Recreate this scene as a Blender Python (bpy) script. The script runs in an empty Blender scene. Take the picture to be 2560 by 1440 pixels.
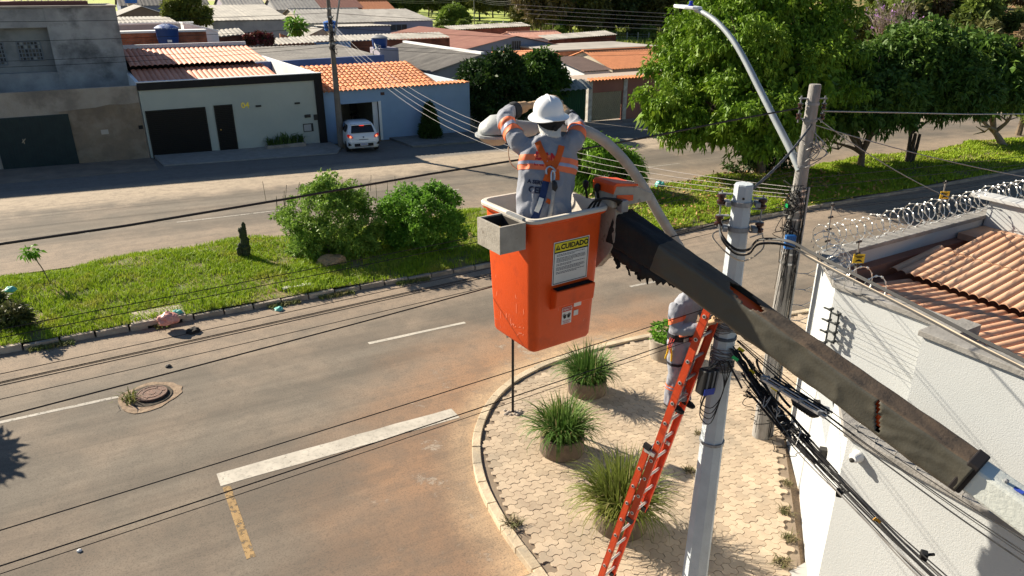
import bpy, bmesh, math, random
import numpy as np
from mathutils import Vector, Matrix, noise as mnoise
from mathutils.bvhtree import BVHTree
R = math.radians
random.seed(7); rng = np.random.default_rng(7)
sc = bpy.context.scene
COL = sc.collection

# ---------------------------------------------------------------- camera, sky, sun, exposure
F_PX, PITCH, CAM_H, AZ = 1800.0, R(22.5), 7.8, R(59.6)
FW = Vector((math.cos(AZ), math.sin(AZ), 0)); RT = Vector((math.sin(AZ), -math.cos(AZ), 0)); UP = Vector((0, 0, 1))
CF = FW*math.cos(PITCH) - UP*math.sin(PITCH); CU = FW*math.sin(PITCH) + UP*math.cos(PITCH)
CAM = Vector((0, 0, CAM_H))
cd = bpy.data.cameras.new('camera'); cam = bpy.data.objects.new('camera', cd); COL.objects.link(cam)
cd.sensor_width = 36; cd.lens = F_PX/2560*36; cd.clip_start = 0.1; cd.clip_end = 3000
m = Matrix((RT, CU, -CF)).transposed().to_4x4(); m.translation = CAM; cam.matrix_world = m
sc.camera = cam

SUN_EL, SUN_DIR = R(28.5), R(-64.0)          # direction the light travels over the ground
wd = bpy.data.worlds.new('World'); sc.world = wd; wd.use_nodes = True
wn = wd.node_tree.nodes; wl = wd.node_tree.links
sky = wn.new('ShaderNodeTexSky'); sky.sky_type = 'NISHITA'; sky.sun_disc = False
sky.sun_elevation = SUN_EL; sky.sun_rotation = math.atan2(-math.cos(SUN_DIR), -math.sin(SUN_DIR))
sky.air_density = 1.0; sky.dust_density = 0.2; sky.ozone_density = 2.5
wl.new(sky.outputs[0], wn['Background'].inputs[0]); wn['Background'].inputs[1].default_value = 0.044
ld = bpy.data.lights.new('sun', 'SUN'); ld.energy = 5.0; ld.angle = R(0.5); ld.color = (1.0, 0.90, 0.74)
sun = bpy.data.objects.new('sun', ld); COL.objects.link(sun); sun.location = (-30, 40, 40)
sdir = Vector((math.cos(SUN_DIR)*math.cos(SUN_EL), math.sin(SUN_DIR)*math.cos(SUN_EL), -math.sin(SUN_EL)))
sun.rotation_euler = sdir.to_track_quat('-Z', 'Y').to_euler()
sc.view_settings.view_transform = 'Standard'; sc.view_settings.look = 'None'
sc.view_settings.exposure = 1.22; sc.view_settings.gamma = 1.0; sc.view_settings.use_curve_mapping = False

# ---------------------------------------------------------------- survey helpers (metres)
SLOPE = -0.025                                   # the street falls away along +X
def gz(x, y=0): return SLOPE*x
def ray(x, y): return CF + RT*((x-1280)/F_PX) + CU*((720-y)/F_PX)
def G(x, y, h=0):                                # ground point (h metres above it)
    d = ray(x, y); return CAM + d*((h-CAM_H)/(d.z-SLOPE*d.x))
def AT(x, y, z): d = ray(x, y); return CAM + d*((z-CAM_H)/d.z)
def ONY(x, y, Y): d = ray(x, y); return CAM + d*(Y/d.y)
def ONX(x, y, X): d = ray(x, y); return CAM + d*(X/d.x)
def DP(x, y, dep): return CAM + ray(x, y)*dep

# ---------------------------------------------------------------- materials
MATS = {}
def S(v): return ((v/255)/12.92 if v/255 <= .04045 else ((v/255+.055)/1.055)**2.4)
def hexc(r, g, b): return (S(r), S(g), S(b))
def mat(name, c1, c2=None, scale=2.0, rough=.8, bump=0.0, bscale=30.0, metal=0.0, spec=.3, detail=6, c3=None, s3=.4, thr=(.35, .65), t3=(.5, .7), trans=0.0, rnd=0.0, stretch=None, emit=None, coat=0.0, space='pos'):
    if name in MATS: return MATS[name]
    M = bpy.data.materials.new(name); M.use_nodes = True; MATS[name] = M
    n = M.node_tree.nodes; l = M.node_tree.links; b = n['Principled BSDF']
    b.inputs['Roughness'].default_value = rough; b.inputs['Metallic'].default_value = metal
    b.inputs['Specular IOR Level'].default_value = spec
    if coat: b.inputs['Coat Weight'].default_value = coat
    if space == 'pos':
        g = n.new('ShaderNodeNewGeometry'); pos = g.outputs['Position']
    else:
        g = n.new('ShaderNodeTexCoord'); pos = g.outputs['Object']
    if stretch:
        mp = n.new('ShaderNodeMapping'); mp.inputs['Scale'].default_value = stretch; l.new(pos, mp.inputs[0]); pos = mp.outputs[0]
    col = None
    def nz(s, det=detail):
        t = n.new('ShaderNodeTexNoise'); t.inputs['Scale'].default_value = s; t.inputs['Detail'].default_value = det
        t.inputs['Roughness'].default_value = .62; l.new(pos, t.inputs['Vector']); return t.outputs[0]
    def ramp(src, lo, hi):
        r = n.new('ShaderNodeMapRange'); r.inputs[1].default_value = lo; r.inputs[2].default_value = hi; l.new(src, r.inputs[0]); return r.outputs[0]
    def mix(f, a, bb, mode='MIX'):
        x = n.new('ShaderNodeMix'); x.data_type = 'RGBA'; x.blend_type = mode
        if isinstance(f, float): x.inputs[0].default_value = f
        else: l.new(f, x.inputs[0])
        for i, v in ((6, a), (7, bb)):
            if isinstance(v, tuple): x.inputs[i].default_value = (*v, 1)
            else: l.new(v, x.inputs[i])
        return x.outputs[2]
    col = c1
    if c2: col = mix(ramp(nz(scale), *thr), c1, c2)
    if c3: col = mix(ramp(nz(s3), *t3), col, c3)
    if rnd:
        oi = n.new('ShaderNodeObjectInfo'); gi = n.new('ShaderNodeNewGeometry')
        a = n.new('ShaderNodeMath'); a.operation = 'ADD'; l.new(oi.outputs['Random'], a.inputs[0]); l.new(gi.outputs['Random Per Island'], a.inputs[1])
        f = n.new('ShaderNodeMath'); f.operation = 'FRACT'; l.new(a.outputs[0], f.inputs[0])
        mr = n.new('ShaderNodeMapRange'); mr.inputs[3].default_value = 1-rnd; mr.inputs[4].default_value = 1+rnd*.6; l.new(f.outputs[0], mr.inputs[0])
        h = n.new('ShaderNodeHueSaturation'); l.new(mr.outputs[0], h.inputs['Value'])
        if isinstance(col, tuple): h.inputs['Color'].default_value = (*col, 1)
        else: l.new(col, h.inputs['Color'])
        col = h.outputs[0]
    if isinstance(col, tuple): b.inputs['Base Color'].default_value = (*col, 1)
    else: l.new(col, b.inputs['Base Color'])
    if bump:
        bp = n.new('ShaderNodeBump'); bp.inputs['Strength'].default_value = bump; bp.inputs['Distance'].default_value = .02
        l.new(nz(bscale, 5), bp.inputs['Height']); l.new(bp.outputs[0], b.inputs['Normal'])
    if trans:
        tr = n.new('ShaderNodeBsdfTranslucent'); ms = n.new('ShaderNodeMixShader'); ms.inputs[0].default_value = trans
        if isinstance(col, tuple): tr.inputs[0].default_value = (*col, 1)
        else: l.new(col, tr.inputs[0])
        l.new(b.outputs[0], ms.inputs[1]); l.new(tr.outputs[0], ms.inputs[2]); l.new(ms.outputs[0], n['Material Output'].inputs[0])
    if emit: b.inputs['Emission Color'].default_value = (*emit[:3], 1); b.inputs['Emission Strength'].default_value = emit[3]
    return M
def brickmat(name, c1, c2, mortar, w=.25, h=.12):
    if name in MATS: return MATS[name]
    M = mat(name, c1, rough=.9); n = M.node_tree.nodes; l = M.node_tree.links; b = n['Principled BSDF']
    g = n.new('ShaderNodeNewGeometry'); s = n.new('ShaderNodeSeparateXYZ'); l.new(g.outputs[0], s.inputs[0])
    a = n.new('ShaderNodeMath'); a.operation = 'ADD'; l.new(s.outputs[0], a.inputs[0]); l.new(s.outputs[1], a.inputs[1])
    cb = n.new('ShaderNodeCombineXYZ'); l.new(a.outputs[0], cb.inputs[0]); l.new(s.outputs[2], cb.inputs[1])
    t = n.new('ShaderNodeTexBrick'); l.new(cb.outputs[0], t.inputs[0]); t.inputs['Scale'].default_value = 1
    t.inputs['Brick Width'].default_value = w; t.inputs['Row Height'].default_value = h; t.inputs['Mortar Size'].default_value = .012
    for i, c in ((1, c1), (2, c2), (3, mortar)): t.inputs[i].default_value = (*c, 1)
    nz = n.new('ShaderNodeTexNoise'); nz.inputs['Scale'].default_value = 1.3; l.new(g.outputs[0], nz.inputs[0])
    mx = n.new('ShaderNodeMix'); mx.data_type = 'RGBA'; mx.blend_type = 'MULTIPLY'; mx.inputs[0].default_value = .7
    l.new(t.outputs[0], mx.inputs[6]); l.new(nz.outputs[1], mx.inputs[7])
    mr = n.new('ShaderNodeMapRange'); mr.inputs[1].default_value = .35; mr.inputs[2].default_value = .65; l.new(nz.outputs[0], mr.inputs[0])
    hs = n.new('ShaderNodeHueSaturation'); l.new(t.outputs[0], hs.inputs['Color'])
    m2 = n.new('ShaderNodeMapRange'); m2.inputs[3].default_value = .65; m2.inputs[4].default_value = 1.15; l.new(mr.outputs[0], m2.inputs[0]); l.new(m2.outputs[0], hs.inputs['Value'])
    l.new(hs.outputs[0], b.inputs['Base Color'])
    bp = n.new('ShaderNodeBump'); bp.inputs['Strength'].default_value = .6; bp.inputs['Distance'].default_value = .02; bp.invert = True
    l.new(t.outputs[1], bp.inputs['Height']); l.new(bp.outputs[0], b.inputs['Normal'])
    return M

# ---------------------------------------------------------------- mesh helpers
class MB:
    def __init__(s): s.v = []; s.f = []; s.mi = []; s.cur = 0
    def add(s, vs, fs):
        o = len(s.v); s.v += [tuple(v) for v in vs]; s.f += [tuple(i+o for i in f) for f in fs]; s.mi += [s.cur]*len(fs); return s
    def box(s, c, d, rot=None, taper=None):
        c = Vector(c); hx, hy, hz = d[0]/2, d[1]/2, d[2]/2; P = []
        for z in (-1, 1):
            t = taper if (taper and z < 0) else 1
            for x, y in ((-1, -1), (1, -1), (1, 1), (-1, 1)):
                p = Vector((x*hx*t, y*hy*t, z*hz)); P.append(c + (rot @ p if rot else p))
        return s.add(P, [(3, 2, 1, 0), (4, 5, 6, 7), (0, 1, 5, 4), (1, 2, 6, 5), (2, 3, 7, 6), (3, 0, 4, 7)])
    def bx(s, x0, x1, y0, y1, z0, z1): return s.box(((x0+x1)/2, (y0+y1)/2, (z0+z1)/2), (x1-x0, y1-y0, z1-z0))
    def bar(s, a, b, w, h, up=UP):               # box beam between two points
        a = Vector(a); b = Vector(b); d = (b-a); L = d.length; d.normalize()
        x = d.cross(up); x = x.normalized() if x.length > 1e-4 else Vector((1, 0, 0)); z = x.cross(d)
        return s.box((a+b)/2, (w, L, h), Matrix((x, d, z)).transposed())
    def tube(s, pts, r, n=8, cap=True, flat=None):
        pts = [Vector(p) for p in pts]; k = len(pts); rr = r if isinstance(r, (list, tuple)) else [r]*k
        ref = None; P = []
        for i in range(k):
            d = (pts[min(i+1, k-1)]-pts[max(i-1, 0)]); d = d.normalized() if d.length > 1e-9 else Vector((0, 0, 1))
            if ref is None:
                ref = Vector((0, 0, 1)) if abs(d.z) < .9 else Vector((1, 0, 0))
            x = (ref - d*ref.dot(d)).normalized(); y = d.cross(x); ref = x
            q = rr[i]; qx, qy = (q if isinstance(q, (list, tuple)) else (q, q))
            for j in range(n):
                a = 2*math.pi*j/n; P.append(pts[i] + x*(math.cos(a)*qx) + y*(math.sin(a)*qy))
        Fs = [(i*n+j, i*n+(j+1) % n, (i+1)*n+(j+1) % n, (i+1)*n+j) for i in range(k-1) for j in range(n)]
        if cap: Fs += [tuple(range(n-1, -1, -1)), tuple(range((k-1)*n, k*n))]
        return s.add(P, Fs)
    def lathe(s, c, prof, n=16, axis=None, cap=True, ph=0.0):          # prof: (radius, height)
        c = Vector(c); q = axis or Matrix.Identity(3); P = []
        for r, z in prof:
            for j in range(n):
                a = 2*math.pi*j/n+ph; P.append(c + q @ Vector((r*math.cos(a), r*math.sin(a), z)))
        k = len(prof)
        Fs = [(i*n+j, i*n+(j+1) % n, (i+1)*n+(j+1) % n, (i+1)*n+j) for i in range(k-1) for j in range(n)]
        if cap: Fs += [tuple(range(n-1, -1, -1)), tuple(range((k-1)*n, k*n))]
        return s.add(P, Fs)
    def prism(s, poly, z0, z1):                    # poly: (x, y) counter-clockwise ; z0/z1 numbers or functions of (x, y)
        n = len(poly); f0 = z0 if callable(z0) else (lambda x, y: z0); f1 = z1 if callable(z1) else (lambda x, y: z1)
        P = [(x, y, f0(x, y)) for x, y in poly] + [(x, y, f1(x, y)) for x, y in poly]
        return s.add(P, [tuple(range(n-1, -1, -1)), tuple(range(n, 2*n))] + [(i, (i+1) % n, n+(i+1) % n, n+i) for i in range(n)])
    def extr(s, pts, vec):                         # closed 3-D outline pushed along vec
        n = len(pts); vec = Vector(vec); P = [Vector(p) for p in pts]
        return s.add(P + [p+vec for p in P], [tuple(range(n-1, -1, -1)), tuple(range(n, 2*n))] + [(i, (i+1) % n, n+(i+1) % n, n+i) for i in range(n)])
    def quad(s, *p): return s.add(p, [tuple(range(len(p)))])
    def mesh(s, name):
        me = bpy.data.meshes.new(name); me.from_pydata(s.v, [], s.f); me.update(); return me
    def build(s, name, ma, parent=None, smooth=False, bevel=0, fix=True, auto=None):
        me = s.mesh(name)
        if fix or bevel:
            b = bmesh.new(); b.from_mesh(me)
            if fix: bmesh.ops.recalc_face_normals(b, faces=b.faces)
            if bevel: bmesh.ops.bevel(b, geom=[e for e in b.edges if len(e.link_faces) == 2 and e.calc_face_angle(0) > .5], offset=bevel, segments=2, profile=.5, affect='EDGES', clamp_overlap=True)
            b.to_mesh(me); b.free()
        ms = ma if isinstance(ma, (list, tuple)) else [ma]
        for q in ms: me.materials.append(q)
        if len(ms) > 1 and not bevel: me.polygons.foreach_set('material_index', s.mi)
        return link(name, me, parent, smooth, auto)
def link(name, me, parent=None, smooth=False, auto=None):
    if smooth:
        me.polygons.foreach_set('use_smooth', [True]*len(me.polygons))
        if auto is None: auto = R(40)
        if auto: me.set_sharp_from_angle(angle=auto)
    o = bpy.data.objects.new(name, me); COL.objects.link(o)
    if parent is not None:
        o.parent = parent; o.matrix_parent_inverse = BASE[parent.name].inverted()
    else: BASE[o.name] = Matrix.Identity(4)
    if parent is not None: BASE[o.name] = Matrix.Identity(4)
    return o
BASE = {}
def tag(o, label, cat, group=None, kind=None):
    if label: o['label'] = label
    if cat: o['category'] = cat
    if group: o['group'] = group
    if kind: o['kind'] = kind
    return o
def thing(name, label, cat, loc=(0, 0, 0), group=None):
    o = bpy.data.objects.new(name, None); COL.objects.link(o); o.location = loc; o.empty_display_size = .2
    BASE[o.name] = Matrix.Translation(loc); return tag(o, label, cat, group)
def struct(o): o['kind'] = 'structure'; return o
def copy_thing(src, loc, rz=0.0, label=None, sc_=1.0):      # a thing with its parts and sub-parts
    r = src.copy(); COL.objects.link(r)
    if label: r['label'] = label
    r.location = loc; r.rotation_euler = (0, 0, rz); r.scale = (sc_, sc_, sc_)
    def rec(a, b):
        for ch in list(a.children):
            c = ch.copy(); COL.objects.link(c); c.parent = b; c.matrix_parent_inverse = ch.matrix_parent_inverse.copy(); rec(ch, c)
    rec(src, r); return r
def npmesh(name, V, Fq, mats, mi=None):               # fast mesh from numpy (faces all the same size)
    V = np.asarray(V, dtype=np.float32).reshape(-1, 3); Fq = np.asarray(Fq, dtype=np.int32); k = Fq.shape[1]
    me = bpy.data.meshes.new(name); me.vertices.add(len(V)); me.vertices.foreach_set('co', V.ravel())
    me.loops.add(Fq.size); me.loops.foreach_set('vertex_index', Fq.ravel())
    me.polygons.add(len(Fq)); me.polygons.foreach_set('loop_start', np.arange(0, Fq.size, k, dtype=np.int32))
    me.polygons.foreach_set('loop_total', np.full(len(Fq), k, dtype=np.int32))
    for q in (mats if isinstance(mats, (list, tuple)) else [mats]): me.materials.append(q)
    if mi is not None: me.polygons.foreach_set('material_index', np.asarray(mi, dtype=np.int32))
    me.update(calc_edges=True); me.validate(); return me
def textmesh(s, size, align='CENTER', extrude=0.0, bold=0.0):
    c = bpy.data.curves.new('lettering', 'FONT'); c.body = s; c.size = size; c.align_x = align; c.align_y = 'CENTER'; c.extrude = extrude; c.offset = bold; c.resolution_u = 2
    o = bpy.data.objects.new('lettering', c); COL.objects.link(o)
    me = bpy.data.meshes.new_from_object(o.evaluated_get(bpy.context.evaluated_depsgraph_get())); bpy.data.objects.remove(o); bpy.data.curves.remove(c)
    return me
def put_text(s, size, org, xd, yd, ma, parent, name='lettering', off=.003, bold=0.0, align='CENTER'):
    me = textmesh(s, size, align, bold=bold); xd = Vector(xd).normalized(); yd = Vector(yd).normalized(); nn = xd.cross(yd); org = Vector(org)
    for v in me.vertices: v.co = org + xd*v.co.x + yd*v.co.y + nn*off
    me.materials.clear(); me.materials.append(ma); return link(name, me, parent)
def sag(a, b, s, n=14): 
    a = Vector(a); b = Vector(b); return [a.lerp(b, i/n) - UP*(s*4*(i/n)*(1-i/n)) for i in range(n+1)]
def smooth_path(pts, n=6):
    pts = [Vector(p) for p in pts]; P = [pts[0]*2-pts[1]]+pts+[pts[-1]*2-pts[-2]]; out = []
    for i in range(1, len(P)-2):
        for k in range(n):
            t = k/n; a, b, c, d = P[i-1], P[i], P[i+1], P[i+2]
            out.append(((b*2)+(c-a)*t+(a*2-b*5+c*4-d)*t*t+(b*3-a-c*3+d)*t*t*t)*.5)
    return out+[pts[-1]]
# ================================================================ THE SETTING
def asphalt(name, mode):
    M = bpy.data.materials.new(name); M.use_nodes = True; n = M.node_tree.nodes; l = M.node_tree.links; b = n['Principled BSDF']
    b.inputs['Roughness'].default_value = .92; b.inputs['Specular IOR Level'].default_value = .2
    g = n.new('ShaderNodeNewGeometry'); pos = g.outputs['Position']
    sp = n.new('ShaderNodeSeparateXYZ'); l.new(pos, sp.inputs[0])
    def nz(s, det=5, vec=pos, ro=.6):
        t = n.new('ShaderNodeTexNoise'); t.inputs['Scale'].default_value = s; t.inputs['Detail'].default_value = det; t.inputs['Roughness'].default_value = ro; l.new(vec, t.inputs[0]); return t.outputs[0]
    def mr(src, a, c, d=0., e=1.):
        r = n.new('ShaderNodeMapRange'); r.interpolation_type = 'SMOOTHSTEP'
        for i, v in ((1, a), (2, c), (3, d), (4, e)): r.inputs[i].default_value = v
        l.new(src, r.inputs[0]); return r.outputs[0]
    def mth(op, a, c=None):
        x = n.new('ShaderNodeMath'); x.operation = op
        for i, v in ((0, a), (1, c)):
            if v is None: continue
            if isinstance(v, (int, float)): x.inputs[i].default_value = v
            else: l.new(v, x.inputs[i])
        return x.outputs[0]
    def mix(f, a, c):
        x = n.new('ShaderNodeMix'); x.data_type = 'RGBA'
        if isinstance(f, float): x.inputs[0].default_value = f
        else: l.new(f, x.inputs[0])
        for i, v in ((6, a), (7, c)):
            if isinstance(v, tuple): x.inputs[i].default_value = (*v, 1)
            else: l.new(v, x.inputs[i])
        return x.outputs[2]
    mp = n.new('ShaderNodeMapping'); mp.inputs['Scale'].default_value = (.07, .9, 1); l.new(pos, mp.inputs[0])
    streak = nz(1.0, 6, mp.outputs[0]); big = nz(.35, 4); fine = nz(36, 4, ro=.85); speck = nz(30, 4, ro=.9); blot = nz(2.6, 6, ro=.7)
    grey = (.205, .176, .140); dark = (.142, .122, .098); dust = (.36, .275, .20); red = (.37, .205, .11)
    col = mix(mr(streak, .38, .62), grey, dark); col = mix(mth('MULTIPLY', mr(big, .4, .7), .45), col, dust)
    y = sp.outputs[1]; x = sp.outputs[0]
    wob = mth('MULTIPLY', mth('SUBTRACT', nz(.8, 5), .5), 3.0); yw = mth('ADD', y, wob)
    if mode == 'near':
        col = mix(mth('MULTIPLY', mr(yw, 15.4, 18.0), .72), col, dust)                  # silt along the median kerb
        dx = mth('SUBTRACT', x, 9.3); dy = mth('SUBTRACT', y, 7.6)
        rr = mth('SQRT', mth('ADD', mth('MULTIPLY', dx, dx), mth('MULTIPLY', dy, dy)))
        rw = mth('ADD', rr, mth('MULTIPLY', wob, .8))
        col = mix(mth('MULTIPLY', mr(rw, 8.6, 5.0), .85), col, red)                      # red soil washed round the corner
        col = mix(mth('MULTIPLY', mr(mth('ADD', rr, mth('MULTIPLY', wob, .25)), 5.8, 5.0), .7), col, (.58, .42, .26))
        col = mix(mth('MULTIPLY', mth('MULTIPLY', mr(yw, 12.6, 11.2), mr(nz(.5, 4), .35, .6)), .45), col, (.165, .127, .097))
        cr = mr(nz(1.3, 9, ro=.8), .57, .63); wh = mth('MULTIPLY', cr, mr(rw, 7.5, 5.6))
        col = mix(mth('MULTIPLY', wh, .75), col, (.55, .46, .36))                        # spilt cement
    else:
        col = mix(mth('MULTIPLY', mr(yw, 27.8, 24.8), .7), col, dust)
        col = mix(mth('MULTIPLY', mr(yw, 31.0, 32.6), .75), col, (.50, .40, .29)); col = mix(mth('MULTIPLY', mr(mth('ADD', y, mth('MULTIPLY', wob, .3)), 34.2, 35.2), .85), col, (.15, .15, .15))  # grey past the pale strip paints in the shade before the houses
    col = mix(mth('MULTIPLY', mr(blot, .45, .62), .30), col, (.13, .112, .092))
    mp2 = n.new('ShaderNodeMapping'); mp2.inputs['Scale'].default_value = (.035, 2.2, 1); l.new(pos, mp2.inputs[0])
    col = mix(mth('MULTIPLY', mr(nz(1.0, 5, mp2.outputs[0], .7), .48, .62), .25), col, (.105, .09, .074))
    col = mix(mth('MULTIPLY', mr(fine, .49, .60), .5), col, (.075, .064, .054))
    col = mix(mth('MULTIPLY', mr(speck, .62, .72), .28), col, (.42, .36, .29))
    l.new(col, b.inputs['Base Color'])
    bp = n.new('ShaderNodeBump'); bp.inputs['Strength'].default_value = .35; bp.inputs['Distance'].default_value = .01; l.new(fine, bp.inputs['Height']); l.new(bp.outputs[0], b.inputs['Normal'])
    return M
def sheet(name, poly, off, ma):
    m_ = MB(); m_.quad(*[(x, y, gz(x)+off) for x, y in poly]); return struct(m_.build(name, ma, fix=False))
soil = mat('dry_soil', (.23, .155, .095), (.16, .125, .06), .25, .95, .3, 8, c3=(.075, .10, .028), s3=.06)
sheet('ground', [(-700, -500), (900, -500), (900, 900), (-700, 900)], -.03, soil)
sheet('near_road', [(-120, -80), (160, -80), (160, 18.7), (-120, 18.7)], 0.0, asphalt('near_asphalt', 'near'))
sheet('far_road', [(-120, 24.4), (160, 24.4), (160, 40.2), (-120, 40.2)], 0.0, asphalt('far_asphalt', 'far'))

# road paint, worn
def paint(name, c, wear):                          # worn paint: bare road shows through where it has gone
    M = mat(name, c, tuple(v*.72 for v in c), 1.6, .75, .2, 30, c3=tuple(v*.6 for v in c), s3=14, t3=(.5, .7)); n = M.node_tree.nodes; l = M.node_tree.links
    g = n.new('ShaderNodeNewGeometry'); t = n.new('ShaderNodeTexNoise'); t.inputs['Scale'].default_value = 11; t.inputs['Detail'].default_value = 9; t.inputs['Roughness'].default_value = .8
    l.new(g.outputs[0], t.inputs[0]); r = n.new('ShaderNodeMapRange'); r.inputs[1].default_value = wear; r.inputs[2].default_value = wear+.06; l.new(t.outputs[0], r.inputs[0])
    tr = n.new('ShaderNodeBsdfTransparent'); mx = n.new('ShaderNodeMixShader'); l.new(r.outputs[0], mx.inputs[0]); l.new(n['Principled BSDF'].outputs[0], mx.inputs[1]); l.new(tr.outputs[0], mx.inputs[2]); l.new(mx.outputs[0], n['Material Output'].inputs[0]); return M
pw = paint('worn_white_paint', (.56, .51, .43), .60); pw2 = paint('thin_white_paint', (.46, .42, .36), .54); py = paint('worn_yellow_paint', (.36, .23, .095), .52)
def strip(name, x0, x1, y0, y1, ma):
    m_ = MB(); k = max(2, int(abs(x1-x0)/.4)); a = []; b_ = []
    for i in range(k+1):
        x = x0+(x1-x0)*i/k; j = random.uniform(-.012, .012); a.append((x, y0+j, gz(x)+.004)); b_.append((x, y1+random.uniform(-.012, .012), gz(x)+.004))
    m_.quad(*(a+b_[::-1])); return struct(m_.build(name, ma, fix=False))
strip('edge_line', .80, 5.35, 11.18, 11.58, pw)
strip('lane_line', -5.5, .0, 15.21, 15.31, pw2); strip('lane_line', 4.9, 7.52, 15.17, 15.28, pw); strip('lane_line', 13.0, 16.5, 15.17, 15.28, pw2)
strip('centre_line', .82, .95, 9.2, 11.12, py)
for x0 in (-9.2, -3.3, 2.2, 4.75, 11, 17.6, 24, 31, 38): strip('lane_line', x0, x0+2.7, 27.92, 28.02, pw2)

# ---------------- manhole
gx, gy = G(365, 994).x, G(365, 994).y
t = thing('manhole', 'round rusty iron manhole cover in a broken concrete ring in the road', 'manhole', (gx, gy, gz(gx)))
m_ = MB(); N = 30; P = []; 
for k in range(N):
    a = 2*math.pi*k/N; P.append((gx+.05+(.60+.06*math.sin(3*a+1)+random.uniform(-.03, .03))*math.cos(a), gy+(.60+.07*math.sin(2*a)+random.uniform(-.03, .03))*math.sin(a)))
m_.prism(P, lambda x, y: gz(x)-.01, lambda x, y: gz(x)+.012); m_.build('concrete_ring', mat('broken_concrete', (.34, .25, .17), (.20, .14, .095), 9, .95, .8, 18), t)
m_ = MB(); m_.lathe((gx+.06, gy+.03, gz(gx)), [(.45, .013), (.45, .018), (.36, .018)], 28); m_.build('recess', mat('dark_grit', (.035, .03, .022), (.09, .07, .05), 14, .95), t)
iron = mat('rusty_iron', (.16, .088, .062), (.11, .07, .055), 12, .7, .5, 60, metal=.3)
m_ = MB(); c0 = (gx+.12, gy+.03, gz(gx)); m_.lathe(c0, [(.30, .02), (.315, .05), (.30, .068), (.27, .068), (.265, .06), (.2, .06), (.195, .068), (.17, .068), (.165, .06), (.08, .06), (.075, .066), (.0001, .066)], 32, cap=False); m_.build('cover', iron, t, True)
lid = t.children[-1]
m_ = MB()
for k in range(6):
    a = k*math.pi/3; m_.box((c0[0]+.23*math.cos(a), c0[1]+.23*math.sin(a), c0[2]+.064), (.07, .02, .01), Matrix.Rotation(a, 3, 'Z'))
m_.build('ribs', iron, lid)

# ---------------- median: soil body, kerb stones, grass
MED0, MED1 = 18.72, 24.45
def med_edge(x): return MED1 + .35*math.sin(x*.55)+.18*math.sin(x*1.7+1)
def med_z(x, y):
    e = max(0., min(1., (med_edge(x)-y)/.8)); return gz(x)+.02+.13*e+.06*mnoise.noise((x*.5, y*.5, 0))*e
m_ = MB(); nx, ny = 150, 14; P = []; Fs = []
for i in range(nx+1):
    x = -22+i*(92/nx)
    for j in range(ny+1):
        y = MED0+(med_edge(x)-MED0)*j/ny; P.append((x, y, med_z(x, y)))
Fs = [(i*(ny+1)+j, (i+1)*(ny+1)+j, (i+1)*(ny+1)+j+1, i*(ny+1)+j+1) for i in range(nx) for j in range(ny)]
m_.add(P, Fs); med = struct(m_.build('median', mat('median_soil', (0.224, 0.161, 0.07), (0.098, 0.14, 0.035), 2.2, .95, .5, 20, c3=(0.336, 0.238, 0.133), s3=.9, t3=(.55, .72)), smooth=True))
kerbm = mat('kerb_concrete', (0.468, 0.39, 0.305), (0.286, 0.24, 0.189), 3, .9, .5, 25, rnd=.25)
kr = thing('median_kerb', None, None, (0, MED0, 0)); struct(kr)
for i in range(46):
    x = -5.2+i*.74; w = .72
    if 1.55 < x+.37 < 2.3 or random.random() < .04: pass
    m_ = MB(); h = .135+random.uniform(-.02, .015); j = random.uniform(-.02, .02); tl = random.uniform(-.03, .03)
    m_.box((x+w/2, MED0-.06+j, gz(x+w/2)+h/2-.03), (w-.02, .13, h+.06), Matrix.Rotation(tl*.4, 3, 'Z') @ Matrix.Rotation(tl*.4, 3, 'Y'))
    m_.build('kerb_stone', kerbm, kr, bevel=.012)
m_ = MB(); m_.box((48, MED0-.06, gz(48)+.05), (44, .13, .16), Matrix.Rotation(-math.atan(SLOPE)*1, 3, 'Y')); m_.build('kerb_run', kerbm, kr)
# storm-drain slab under the pink bag
sx, sy = G(400, 812).x, G(400, 812).y
m_ = MB(); m_.box((sx, MED0+.28, gz(sx)+.13), (1.25, .80, .10), Matrix.Rotation(-math.atan(SLOPE), 3, 'Y')); tag(m_.build('drain_slab', mat('drain_concrete', (.46, .39, .31), (.34, .28, .21), 5, .9, .3, 30), bevel=.015), 'pale concrete storm drain slab at the median kerb under the pink bag', 'drain cover')
m_ = MB(); m_.box((sx+.12, MED0-.135, gz(sx)+.035), (.8, .03, .075)); m_.build('drain_mouth', mat('drain_black', (.012, .01, .009), rough=1), bpy.data.objects['drain_slab'])

def blades(name, xy, zf, h, w, ma, lean=.6, seed=1, hvar=.5, bend=True):
    r = np.random.default_rng(seed); n = len(xy); x, y = xy[:, 0], xy[:, 1]; z = zf
    a = r.uniform(0, 2*np.pi, n); hh = h*(1-hvar+2*hvar*r.random(n)); ln = lean*hh*r.random(n); ww = w*(.6+.8*r.random(n)); b = a+r.uniform(1, 2, n)
    B = np.stack([x, y, z], 1); d = np.stack([np.cos(b), np.sin(b), 0*x], 1)*ww[:, None]; L = np.stack([np.cos(a), np.sin(a), 0*x], 1)*ln[:, None]
    mid = B+L*.35; mid[:, 2] += hh*.6; tip = B+L; tip[:, 2] += hh*(1-.25*ln/np.maximum(hh, 1e-6))
    V = np.stack([B-d*.5, B+d*.5, mid+d*.4, mid-d*.4, tip], 1).reshape(-1, 3); i = np.arange(n)[:, None]*5
    Fq = np.concatenate([i+np.array([[0, 1, 2]]), i+np.array([[0, 2, 3]]), i+np.array([[3, 2, 4]])], 0)
    return npmesh(name, V, Fq, ma)
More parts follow.
